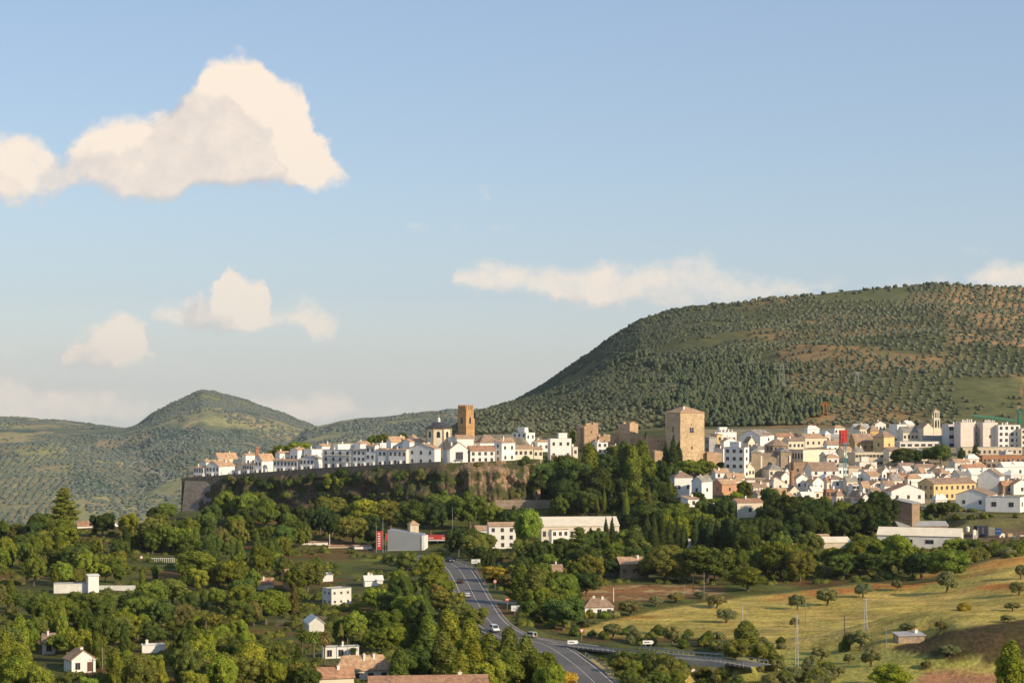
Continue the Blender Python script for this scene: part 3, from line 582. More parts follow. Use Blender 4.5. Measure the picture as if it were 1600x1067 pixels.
def build_house(q, rs):
    W, L, hh = q['W'], q['L'], q['h']
    root = empty(q['name'], (q['x'], q['D'], q['z']), q['t'], q['lab'], q['cat'], q['grp'])
    zs = [float(zraw(np.array([q['x']+q['er'][0]*a+q['ed'][0]*b]), np.array([q['D']+q['er'][1]*a+q['ed'][1]*b]))[0]) for a in (0, W) for b in (0, L)]
    foot = min(0, min(zs)-q['z'])-.8
    rm, rh = roof_mesh(q, W, L, hh)
    wl = MB(); wl.box(0, 0, foot, W, L, hh if q['roof'] != 'flat' else hh-.2)
    if q['roof'] == 'gable':
        if q['ax'] == 'x': wl.prism([(0, hh), (L, hh), (L/2, hh+rh)], lambda u, v, t: (t, u, v), 0, W)
        else: wl.prism([(0, hh), (W, hh), (W/2, hh+rh)], lambda u, v, t: (u, t, v), 0, L)
    elif q['roof'] == 'shed': wl.prism([(0, hh), (L, hh), (L, hh+rh)], lambda u, v, t: (t, u, v), 0, W)
    elif q['roof'] == 'flat':
        for b in ((0, 0, W, .2), (0, L-.2, W, L), (0, .2, .2, L-.2), (W-.2, .2, W, L-.2)): wl.box(b[0], b[1], hh-.2, b[2], b[3], hh)
    wl.build('wall', M[q['wall']] if q['wall'] in M else M['rubble'], root)
    rmat = M[q['rf']] if q['roof'] != 'flat' or q['rf'] != 'tile' else M['conc']
    ro = rm.build('roof', rmat, root)
    if q['rise']:
        w2 = W*.4; l2 = min(L*.5, 5); x0 = W*rs.uniform(.15, .45); y0 = L*.3
        m = MB(); m.box(x0, y0, hh-.1, x0+w2, y0+l2, hh+2.5); m.box(x0-.15, y0-.15, hh+2.5, x0+w2+.15, y0+l2+.15, hh+2.62)
        m.build('roof_room', M[q['wall']], root)
    for i in range(q['ch']):
        big = q['ch'] > 3
        cx = W*(.12+.76*(i+.5)/q['ch']) if big else W*rs.uniform(.2, .8); cy = L*.1 if big else L*rs.uniform(.3, .7)
        zz = hh if q['roof'] == 'flat' else hh+rh*.7
        chimney(ro, cx, cy, zz, rs.uniform(.7, 1.4), rs.uniform(.4, .7))
    for face, (nc, nr), wid in ((0, q['fw'], W), (1, q['sw'], L)):
        if not nc or (face == 1 and q['pc']-q['pl'] < 3.2): continue
        st = hh/nr; ww, wh = q['wsz'] or (min(1.05, wid/nc*.5), min(1.5, st*.5))
        ww = min(ww, wid/nc*.82); wh = min(wh, st*.8)
        for r in range(nr):
            for c in range(nc):
                a = wid*(c+.5)/nc+rs.uniform(-.12, .12)
                if r == 0 and q['door'] and q['door'] < 9 and c % 2 == 1 and face == (1 if nc == q['sw'][0] and q['sw'][0] else 0):
                    put('door', root, face, a, .05, 1.1 if q['door'] < 3 else min(2.2, wid/nc*.8), min(2.2, st*.85)); continue
                put('window', root, face, a, st*r+(st-wh)*.5, ww, wh)
                if q['bal'] and r > 0: put('balcony', root, face, a, st*r+(st-wh)*.5-.3, min(wid/nc*.98 if q['bal'] and hh > 8 else 1.7, wid/nc*.95), 1)
    if q['door'] == 9: put('opening', root, 0, W*.52, 1.6, W*.42, hh*.55)
    if q['door'] == 4:
        for c in range(3): put('door', root, 0, W*(c+.5)/3, .1, W/3*.75, 2.3)
    return root
# ------------------------------------------------------------------ towers, church, ruins
def corner(pl, pc, pr, base, D, th):
    s = F/D; t = math.radians(th); W = (pr-pc)/s/math.cos(t); L = (pc-pl)/s/math.sin(t)
    return X(pc, D), D, Z(base, D), W, L, t, s
def castle_tower():
    x, y, z, W, L, t, s = corner(1042.5, 1063, 1102.5, 727, 958, 27)
    r = empty('castle_tower', (x, y, z), t, 'great square stone castle keep with a low hipped roof, above the wood', 'castle tower')
    hh = (727-645)/s; m = MB(); zb = (727-707)/s
    m.box(0, 0, zb, W, L, hh); m.build('wall', M['castle'], r)
    m = MB(); m.box(-.35, -.35, -6, W+.35, L+.35, zb); m.box(-.5, -.5, zb, W+.5, L+.5, zb+.35); m.build('battered_base', M['castle'], r)
    q = dict(roof='hip', rh=3.0, ax='x'); rm, _ = roof_mesh(q, W, L, hh); ro = rm.build('roof', M['tile'], r)
    m = MB(); m.box(W*.25, L*.2, hh+.3, W*.25+.9, L*.2+.9, hh+3.1); m.build('roof_turret', M['cream'], ro)
    for dx in (-.75, .45):
        put('arch', r, 0, W*.48+dx, hh-9.6, 1.0, 2.6)
    m = MB(); m.box(W*.48-1.55, -.12, hh-10, W*.48+1.2, .02, hh-9.75); m.build('window_sill', M['castle'], r)
    put('arch', r, 0, W*.48, hh-17.6, .7, 1.6); put('arch', r, 0, W*.47, hh-6.2, .5, .8); put('arch', r, 1, L*.48, hh-9.6, 1.5, 3.0); put('arch', r, 1, L*.5, hh-16, .5, 1.2)
    return (x, y)
def church_tower():
    x, y, z, W, L, t, s = corner(715.3, 728.3, 739.8, 690, 968, 48)
    r = empty('bell_tower', (x, y, z), t, 'tall ochre battlemented bell tower rising above the white cliff top houses', 'bell tower')
    hh = (690-640)/s; m = MB(); m.box(0, 0, -6, W, L, hh); m.build('wall', M['church'], r)
    m = MB(); m.box(-.15, -.15, hh-8.3, W+.15, L+.15, hh-7.95); m.build('string_course', M['church'], r); m = MB(); m.box(-.2, -.2, hh, W+.2, L+.2, hh+.4); m.build('cornice', M['church'], r)
    m = MB(); m.box(W, L*.1, -6, W+1.3, L*.55, hh*.72); m.box(W, L*.15, hh*.72, W+.7, L*.5, hh*.8); m.build('buttress', M['church'], r)
    n = 4
    for f, wd in ((0, W), (1, L)):
        put('arch', r, f, wd*.52, hh-6.8, 1.3, 3.1)
        for k in range(n):
            a = wd*(k+.15)/n; b = a+wd/n*.6
            if f == 0: lims = (a, -.2, b, .35); l2 = (a, L-.35, b, L+.2)
            else: lims = (-.2, a, .35, b); l2 = (W-.35, a, W+.2, b)
            for q in (lims, l2):
                m = MB(); m.box(q[0], q[1], hh+.4, q[2], q[3], hh+1.8)
                cx = (q[0]+q[2])/2; cy = (q[1]+q[3])/2
                for (u, v), (u2, v2) in (((q[0], q[1]), (q[2], q[1])), ((q[2], q[1]), (q[2], q[3])), ((q[2], q[3]), (q[0], q[3])), ((q[0], q[3]), (q[0], q[1]))):
                    m.poly([(u, v, hh+1.8), (u2, v2, hh+1.8), (cx, cy, hh+2.5)])
                m.build('merlon', M['church'], r)
def chapel():
    D = 950; s = F/D; x = X(685, D); z = Z(688, D); r = empty('octagonal_chapel', (x, D+6, z), 0, 'octagonal chapel with arched windows, dark roof and small white lantern left of the bell tower', 'chapel')
    R = 19.5/s/math.cos(math.pi/8)*.98; hh = (688-669.5)/s
    m = MB(); m.lathe([(R, -6), (R, hh)], 8); m.build('wall', M['cream'], r)
    m = MB()
    for k in range(8):
        t = 2*math.pi*(k+.5)/8; m.tube([(R*math.cos(t), R*math.sin(t), -3), (R*math.cos(t), R*math.sin(t), hh)], .42, 5)
    m.lathe([(R+.1, hh-.5), (R+.35, hh+.1)], 8); m.build('pilaster', M['church'], r)
    m = MB(); m.lathe([(R+.6, hh+.05), (R+.6, hh+.25), (R*.55, hh+1.9), (.9, hh+3.1)], 8); ro = m.build('roof', M['slate'], r)
    m = MB(); m.lathe([(.75, hh+2.8), (.75, hh+4.1), (.9, hh+4.2), (.1, hh+5.3)], 8); m.tube([(0, 0, hh+5.2), (0, 0, hh+6.4)], .07, 5); m.build('lantern', M['white'], ro)
    ap = R*math.cos(math.pi/8)
    for k in (5, 6, 7):
        t = 2*math.pi*k/8; o = link('arched_window', window_mesh(1.7, 3.0, 'arch'), r); o.location = (ap*math.cos(t), ap*math.sin(t), 1.3); o.rotation_euler = (0, 0, t+math.pi/2)
    # the small pyramid roofed tower to its left
    D = 985; s = F/D; x = X(646, D); z = Z(696, D); r = empty('lantern_tower', (x, D, z), 0, 'small ochre tower with a tan pyramid roof left of the octagonal chapel', 'tower')
    R = 11/s; hh = (696-688)/s; m = MB(); m.lathe([(R, -4), (R, hh)], 8); m.build('wall', M['ochre'], r)
    m = MB(); m.lathe([(R*1.12, hh), (R*1.12, hh+.2), (.15, hh+10/s)], 8); m.tube([(0, 0, hh+10/s-.1), (0, 0, hh+12.5/s)], .1, 5); m.build('roof', M['tile'], r)
def ragged(m, x0, x1, y0, y1, z0, zt, rs, n=6, amp=1.4, mi=0):
    for i in range(n):
        a = x0+(x1-x0)*i/n; b = x0+(x1-x0)*(i+1)/n; t = i/(n-1) if n > 1 else 0
        zz = (zt[0]*(1-t)+zt[1]*t) if hasattr(zt, '__len__') else zt
        m.box(a, y0, z0, b, y1, zz+rs.uniform(-amp, amp*.5), mi)
def ruins():
    rs = random.Random(4)
    def wall(lab, pl, pc, pr, top, base, D, th, n=7, amp=.6, name='castle_ruin_wall', cat='castle ruin', arch=0, dep=1.6):
        x, y, z, W, L, t, s = corner(pl, pc, pr, base, D, th)
        if pc-pl < 1: L = dep
        r = empty(name, (x, y, z), t, lab, cat); m = MB(); T = [(base-k)/s for k in (top if hasattr(top, '__len__') else (top, top))]
        ragged(m, 0, W, 0, L if L < 4 else 1.5, -8, T, rs, n, amp)
        if L >= 4:
            for i in range(5): m.box(0, 1.5+(L-1.5)*i/5, -8, 1.5, 1.5+(L-1.5)*(i+1)/5, T[0]+rs.uniform(-amp, amp*.4)); m.box(W-1.4, 1.5+(L-1.5)*i/5, -8, W-.002, 1.5+(L-1.5)*(i+1)/5, T[1]+rs.uniform(-amp, amp*.4))
        m.build('wall', M['ruin'], r)
        for i in range(arch):
            o = put('arch', r, 0, W*(i+.5)/max(arch, 1), T[0]*.55, .5, 1.1)
        return r
    wall('ruined ochre tower stump at the left end of the castle walls', 901, 907, 914, (663, 664), 692, 1010, 40, 5, 1.3, 'castle_ruin_tower')
    wall('broken curtain wall rising in a curve beside the left ruin stump', 911, 913, 935, (664, 657), 692, 1004, 12, 8, 1.5, arch=1)
    wall('long low battered castle wall between the two ruined towers', 933, 936, 986, (679, 680), 705, 990, 10, 14, 1.2, arch=3)
    wall('ruined square castle tower with one shaded and one sunlit face', 967, 984, 998, (660, 660.5), 700, 984, 47, 5, 1.1, 'castle_ruin_tower', arch=1)
    wall('short ruined castle wall right of the square ruin tower', 996, 998, 1010, (681, 683), 700, 982, 12, 4, .7)
    wall('sunlit ragged castle wall left of the great keep', 1010, 1013, 1044, (680, 685), 703, 972, 10, 9, .7, arch=1)
    wall('low sunlit wall below the castle between cypress and poplars', 1020, 1023, 1040, (704, 706), 724, 955, 12, 5, .5, name='castle_outwork')
    wall('ochre garden wall joined to the right foot of the keep', 1103, 1105, 1129, (706, 707), 720, 962, 12, 6, .3, name='castle_outwork')
def church_front():
    # ochre stone church front with two buttress towers low in the town
    D = 945; s = F/D; x = X(1174, D); z = Z(748, D); t = math.radians(10)
    r = empty('stone_church', (x, D, z), t, 'ochre stone church front with two broad buttress towers and a round window, in the town', 'church')
    c = math.cos(t)*s; w1 = 15/c; w2 = 47/c; w3 = 64/c
    m = MB(); m.box(w1, 1.6, -4, w2, 12, (748-716)/s); m.build('wall', M['facade'], r)
    m = MB(); m.box(0, 0, -4, w1, 11, (748-707)/s); m.build('buttress', M['facade'], r)
    m = MB(); m.box(w2, 0, -4, w3, 11, (748-706)/s); m.build('buttress', M['facade'], r)
    for a, b, hh in ((0, w1, (748-707)/s), (w2, w3, (748-706)/s)):
        q = dict(roof='hip', rh=1.6, ax='x'); rm, _ = roof_mesh(q, b-a, 11, hh); o = rm.build('roof', M['tileg'], r); o.location = (a, 0, 0)
    q = dict(roof='gable', rh=2.2, ax='x'); rm, _ = roof_mesh(q, w2-w1-.6, 10, (748-716)/s); o = rm.build('roof', M['tiled'], r); o.location = (w1+.3, 2, 0)
    o = link('arched_window', window_mesh(2.2, 3.0, 'arch'), r, (w1+(w2-w1)*.5, 1.6, (748-732)/s))
    m = MB(); m.box(w1, 1.35, (748-735)/s, w2, 1.6, (748-733.5)/s); m.build('cornice', M['facade'], r)
    for a in (w1+.3, w2-1.1, w3-1.2):
        m = MB(); m.box(a, -.5 if a > w2 else 1.1, -4, a+.8, 0 if a > w2 else 1.6, (748-712)/s); m.build('pilaster', M['cream'], r)
    # apse with polygon roof behind
    D = 1000; s = F/D; r = empty('stone_church', (X(1213, D), D, Z(705, D)), 0, 'wide brown hipped church roof with small arched openings above the church front', 'church')
    R = 19/s; hh = (705-696)/s; m = MB(); m.lathe([(R, -7), (R, hh)], 8); m.build('wall', M['facade'], r)
    m = MB(); m.lathe([(R*1.07, hh), (R*1.07, hh+.2), (R*.3, hh+9/s), (.3, hh+10.5/s)], 8); m.build('roof', M['tiled'], r)
    ap = R*math.cos(math.pi/8)
    for k in (5, 6, 7):
        for da in (-.14, .14):
            tt = 2*math.pi*k/8; o = link('arched_window', window_mesh(.9, 1.7, 'arch'), r); ca, sa = math.cos(tt), math.sin(tt); off = da*R*1.2
            o.location = (ap*ca-off*sa, ap*sa+off*ca, .6); o.rotation_euler = (0, 0, tt+math.pi/2)
def belfry():
    D = 1110; s = F/D; x = X(1462, D); z = Z(672, D); r = empty('belfry', (x, D, z), math.radians(12), 'slender two tiered cream belfry with arches standing on the right hand skyline', 'belfry')
    u = 1/s; w = 5.2*u
    def tier(z0, z1, w, nm):
        m = MB(); p = w*.28
        for sx in (-1, 1):
            for sy in (-1, 1): m.box(sx*w if sx < 0 else w-p, sy*w if sy < 0 else w-p, z0, -w+p if sx < 0 else w, -w+p if sy < 0 else w, z1)
        m.box(-w*.93, -w*.93, z1-.5, w*.93, w*.93, z1-.003); m.box(-w*.93, -w*.93, z0, w*.93, w*.93, z0+.5)
        m.box(-w-.2, -w-.2, z1, w+.2, w+.2, z1+.3); return m.build(nm, M['cream'], r)
    m = MB(); m.box(-w*1.2, -w*1.2, -5, w*1.2, w*1.2, 2*u); m.build('base', M['cream'], r)
    tier(2*u, 17*u, w, 'arcade_tier'); tier(17*u+.3, 29*u, w*.82, 'arcade_tier')
    m = MB(); m.box(-.5, -.5, 6*u, .5, .5, 11*u); m.build('bell', M['iron'], r)
    m = MB(); m.lathe([(w*.95, 29*u+.3), (w*.55, 31*u), (.08, 34*u)], 4); m.build('roof', M['tile'], r)
    for i, px in enumerate((1457, 1461, 1465)):
        pass
# ------------------------------------------------------------------ the rampart and cliff
def cliff():
    pxs = np.arange(284, 845, 1.0); Ds = edgeD(pxs); xs = (pxs-800)/F*Ds
    # outward direction from the local tangent
    tx = np.gradient(xs); ty = np.gradient(Ds); ln = np.hypot(tx, ty); nx = ty/ln; ny = -tx/ln
    nv = 34; V = []; top = H-topdrop(pxs)+.15; rs = np.random.RandomState(2)
    arc = np.concatenate([[0], np.cumsum(np.hypot(np.diff(xs), np.diff(Ds)))])
    foot = zraw(xs+nx*11, Ds+ny*11)-2.5
    P = np.zeros((len(pxs), nv+1, 3))
    rock = sstep(344, 352, pxs)      # left of this the wall is built masonry
    for j in range(nv+1):
        t = j/nv; zz = top*(1-t)+foot*t
        wallz = sstep(0, .16, t)       # a masonry parapet on top, rock under it
        out = rock*(wallz*(fbm(arc/7+3, zz/7, 5)*10-3.4+t*4.5+(1-np.abs(2*fbm(arc/5, zz*0+1.5, 3)-1)*2)*2.0*wallz*sstep(600, 700, pxs)))+(1-rock)*(t*2.0+(fbm(arc/3, zz/3, 3)-.5)*.5)
        px_ = pxs; pil = np.exp(-((px_-728)/6.5)**2)*5*wallz+np.exp(-((px_-775)/25)**2)*2.5*wallz*(1-t); out = out+pil
        P[:, j, 0] = xs+nx*out; P[:, j, 1] = Ds+ny*out; P[:, j, 2] = zz
    V = P.reshape(-1, 3); n = nv+1; I = np.arange(len(pxs)-1)[:, None]*n+np.arange(nv)[None]; I = I.ravel()
    Fc = np.stack([I, I+1, I+n+1, I+n], 1)
    m, nt, b = newmat('cliff_rock')
    n1 = noise(nt, .16, 7); n2 = noise(nt, .9, 5); tc = nt.nodes.new('ShaderNodeTexCoord'); sp = N(nt, 'ShaderNodeSeparateXYZ'); nt.links.new(tc.outputs['Object'], sp.inputs[0])
    mpv = N(nt, 'ShaderNodeMapping'); mpv.inputs['Scale'].default_value = (1, 1, .25); nt.links.new(tc.outputs['Object'], mpv.inputs[0]); n3 = noise(nt, .5, 6, vec=mpv.outputs[0])
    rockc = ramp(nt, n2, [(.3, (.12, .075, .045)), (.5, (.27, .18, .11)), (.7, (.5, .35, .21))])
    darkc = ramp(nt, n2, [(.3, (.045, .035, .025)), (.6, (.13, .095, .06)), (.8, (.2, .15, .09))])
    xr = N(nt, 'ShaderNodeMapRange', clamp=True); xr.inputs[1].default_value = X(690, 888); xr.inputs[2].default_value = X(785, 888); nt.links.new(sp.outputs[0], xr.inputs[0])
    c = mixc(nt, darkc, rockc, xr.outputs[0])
    c = mixc(nt, c, (.05, .065, .02), ramp(nt, n1, [(.46, 0), (.54, .9)])); c = mixc(nt, c, (.2, .15, .07), ramp(nt, n3, [(.55, 0), (.75, .6)]))
    nt.links.new(c, b.inputs['Base Color']); b.inputs['Roughness'].default_value = 1
    bp = N(nt, 'ShaderNodeBump', i_Strength=1.0, i_Distance=.8); nt.links.new(n2, bp.inputs['Height']); nt.links.new(bp.outputs[0], b.inputs['Normal'])
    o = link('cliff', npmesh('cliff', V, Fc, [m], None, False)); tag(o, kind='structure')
    # masonry rampart: thick coping wall along the top of the cliff, and the squared bastion at its left end
    mb = MB()
    for i in range(0, len(pxs)-1, 4):
        k = min(i+4, len(pxs)-1)
        if pxs[i] > 690: break
        a = [xs[i]-nx[i]*1.0, Ds[i]-ny[i]*1.0]; a2 = [xs[i]+nx[i]*.5, Ds[i]+ny[i]*.5]; b1 = [xs[k]-nx[k]*1.0, Ds[k]-ny[k]*1.0]; b2 = [xs[k]+nx[k]*.5, Ds[k]+ny[k]*.5]
        za = top[i]-3.4; zb = top[k]-3.4; ta = top[i]+.95; tb = top[k]+.95
        L = [(a2[0], a2[1]), (b2[0], b2[1]), (b1[0], b1[1]), (a[0], a[1])]
        lo = [(L[0][0], L[0][1], za), (L[1][0], L[1][1], zb), (L[2][0], L[2][1], zb), (L[3][0], L[3][1], za)]; hi = [(p[0], p[1], tt) for p, tt in zip(L, (ta, tb, tb, ta))]
        mb.poly([lo[0], lo[1], hi[1], hi[0]]); mb.poly([lo[2], lo[3], hi[3], hi[2]]); mb.poly(hi)
    mb.poly([(xs[0]+nx[0]*.5, Ds[0]+ny[0]*.5, top[0]-3.4), (xs[0]-nx[0], Ds[0]-ny[0], top[0]-3.4), (xs[0]-nx[0], Ds[0]-ny[0], top[0]+.95), (xs[0]+nx[0]*.5, Ds[0]+ny[0]*.5, top[0]+.95)])
    o = mb.build('rampart_wall', surf('dark_rampart_masonry', (.14, .125, .1), .35, .5, 2, .3)); tag(o, 'dark masonry parapet wall running along the whole cliff top below the white houses', 'rampart wall')
    bx, by, bz, W, L, t, s = corner(283, 289, 346, 788, edgeD(287)-3.2, 60)
    r = empty('bastion', (X(289, 953), 953, Z(788, 953)), math.radians(58), 'pale squared stone bastion with a dark side at the left end of the cliff', 'bastion')
    m = MB(); hgt = (788-751)/(F/953)
    z0 = -10
    # battered block: long face on the left-hand side
    Lb = 20.; Wb = 9.
    dx = X(338, 945)-X(289, 953); ux, uy = dx, -8.0; LL = math.hypot(ux, uy)
    r.rotation_euler = (0, 0, math.atan2(uy, ux))
    q = 1.6
    low = [(-q, -q, z0), (LL+q, -q, z0), (LL+q, 7, z0), (-q, 7, z0)]; hi = [(0, 0, hgt), (LL, 0, hgt), (LL, 7, hgt), (0, 7, hgt)]
    for i in range(4): m.poly([low[i], low[(i+1) % 4], hi[(i+1) % 4], hi[i]])
    m.poly(hi); m.build('wall', M['oldwall'], r)
    # white bollards / piers of the promenade along the rampart
    i0 = 0
    src = None
    for px in list(range(318, 640, 14)):
        D = float(edgeD(px))+.2; x = X(px, D); z = H-float(topdrop(px))+1.05
        if src is None:
            m = MB(); m.box(-.45, -.45, 0, .45, .45, 1.5); m.box(-.55, -.55, 1.5, .55, .55, 1.65); src = m.mesh('rampart_pier', [M['white']])
        o = link('rampart_pier', src, None, (x, D, z)); tag(o, 'small white pier on the cliff top parapet in front of the houses', 'pier', 'white piers along the rampart parapet')
def terrace_walls():
    def tw(lab, p0, p1, top, base, mat='rubble', name='retaining_wall', D=None, n=5):
        D0 = D or hit(p0, base); D1 = (D or hit(p1, base))
        a = Vector((X(p0, D0), D0, 0)); b = Vector((X(p1, D1), D1, 0)); z0 = Z(base, D0); hh = (base-top)*D0/F
        r = empty(name, (a.x, a.y, z0), math.atan2(b.y-a.y, b.x-a.x), lab, 'wall'); L = (b-a).length; m = MB()
        for i in range(n): m.box(L*i/n, 0, -3, L*(i+1)/n, .6, hh+random.uniform(-.12, .12))
        m.box(-.1, -.12, -3, L+.1, -.003, hh*.25)
        m.build('wall', M[mat] if mat in M else mat, r)
    tw('sunlit ochre retaining wall under the cliff right of the middle', 771, 862, 781, 800, D=880)
    tw('shaded rubble retaining wall under the ochre cliff', 700, 771, 785, 800, D=878, mat='brown')
    tw('long low rubble wall below the poplars under the castle', 958, 1040, 777, 790, D=878)
    tw('left part of the long pale garden wall in the left of the valley', 33, 80, 918, 928, 'dull', 'garden_wall', 645)
    tw('right part of the long pale garden wall, right of its tall end block', 153, 211, 915, 926, 'dull', 'garden_wall', 642, 1)
    tw('white wall with a flat beam top near the middle of the valley wood', 418, 439, 985, 993, 'white', 'garden_wall', 560, 1)
    tw('dark retaining wall under the grey panelled petrol station building', 575, 668, 858, 869, 'slate', 'retaining_wall', 775)
    tw('dark retaining wall below the town houses behind the wood', 1300, 1355, 778, 800, 'grey', 'retaining_wall', 850)
def petrol():
    D = 775; s = F/D; zb = Z(860, D)
    x = X(605.5, D); r = empty('petrol_station_hall', (x, D, zb), math.radians(-6), 'grey panelled petrol station hall with a sloping top edge', 'building')
    W = 54/s; h0 = (860-828)/s; h1 = (860-835)/s; m = MB()
    m.prism([(0, -3), (W, -3), (W, h1), (0, h0)], lambda u, v, t: (u, t, v), 0, 10); m.build('wall', M['panel'], r)
    m = MB()
    for k in range(1, 4):
        zz = h1*k/4; m.box(.1, -.04, zz, W-.1, -.002, zz+.07)
    m.box(-.05, -.1, -3, W+.05, -.003, .35)
    m.build('panel_seam', M['greyroof'], r)
    m = MB(); m.box(W+.003, -.3, -2.5, W+1.1, 9, h1-.6); m.build('end_wall', M['white'], r)
    x = X(641, D+6); s2 = F/(D+6); r = empty('water_tower', (x, D+6, Z(860, D+6)), math.radians(22), 'square beige tower with a low pyramid roof rising behind the grey petrol station hall', 'tower')
    w = 13/s2/math.cos(math.radians(22)); hh = (860-820)/s2; m = MB(); m.box(0, 0, -3, w, w*.9, hh); m.build('wall', M['beige'], r)
    rm, _ = roof_mesh(dict(roof='hip', rh=1.5, ax='x'), w, w*.9, hh); rm.build('roof', M['tile'], r)
    # canopy
    Dc = 790; s3 = F/Dc; r = empty('petrol_station_canopy', (X(661, Dc), Dc, Z(858, Dc)), math.radians(-4), 'red edged petrol station canopy with white lettering on its fascia', 'canopy')
    W = 43/s3; zc = (858-845)/s3; m = MB(); m.box(0, 0, zc+.65, W, 9, zc+1.9); m.build('fascia', M['red'], r)
    m = MB(); m.box(.1, .1, zc+.15, W-.1, 8.9, zc+.648); m.build('soffit', M['wpaint'], r)
    for a in (W*.12, W*.5, W*.9): m = MB(); m.box(a-.25, 3, -2, a+.25, 3.5, zc+.15); m.build('column', M['wpaint'], r)
    letters(r, [(.6, 'XXXXXX', .62), (W-3.4, 'XX', .62)], zc+.95)
    # the red banner totem and its poles
    Db = 772; s4 = F/Db; r = empty('banner_sign', (X(593, Db), Db, Z(858.5, Db)), 0, 'tall tapering red banner sign with white marks beside the petrol station', 'banner sign')
    m = MB(); hb = 29/s4
    m.prism([(-1.15, 0), (.75, 0), (1.2, hb), (-1.25, hb)], lambda u, v, t: (u, t, v), 0, .3); m.build('banner', M['red'], r)
    rs = random.Random(3)
    for k in range(6):
        zz = hb*(.18+.13*k); m = MB(); w_ = .1+rs.uniform(0, .35); m.box(-.65, -.03, zz, w_, -.002, zz+.4); m.box(w_-.15, -.03, zz+.4, w_, -.002, zz+.62); m.build('white_mark', M['wpaint'], r)
    for px, pt, lab in ((588, 822, 'short white flagpole left of the red banner'), (598.3, 810, 'tall thin grey flagpole right of the red banner')):
        D = 768; m = MB(); hh = (858-pt)/F*D; m.tube([(0, 0, -2), (0, 0, hh*.5), (0, 0, hh)], [.16, .12, .06], 7); m.lathe([(.14, hh), (.02, hh+.2)], 6)
        o = m.build('flagpole', M['steel'], None, loc=(X(px, D), D, Z(858, D))); tag(o, lab, 'flagpole')
    D = 768; r = empty('banner_sign', (X(602.7, D), D, Z(858, D)), 0, 'narrow small red banner on a pole between flagpole and grey hall', 'banner sign')
    hh = (858-833)/F*D; m = MB(); m.tube([(0, 0, -2), (0, 0, hh)], .07, 6); m.build('pole', M['steel'], r)
    m = MB(); m.box(.08, -.02, hh*.55, .75, .02, hh-.2); m.build('banner', M['red'], r)
def letters(root, words, z):
    # seven-bar block strokes; the words on the fascia are too small in the picture to be read, so they are short upright strokes
    for x0, w, hgt in words:
        for i, ch in enumerate(w):
            m = MB(); x = x0+i*.62; m.box(x, -.03, z, x+.12, -.002, z+hgt); m.box(x+.3, -.03, z, x+.42, -.002, z+hgt); m.box(x+.12, -.03, z+hgt*.42, x+.3, -.002, z+hgt*.6)
            m.build('letter', M['wpaint'], root)
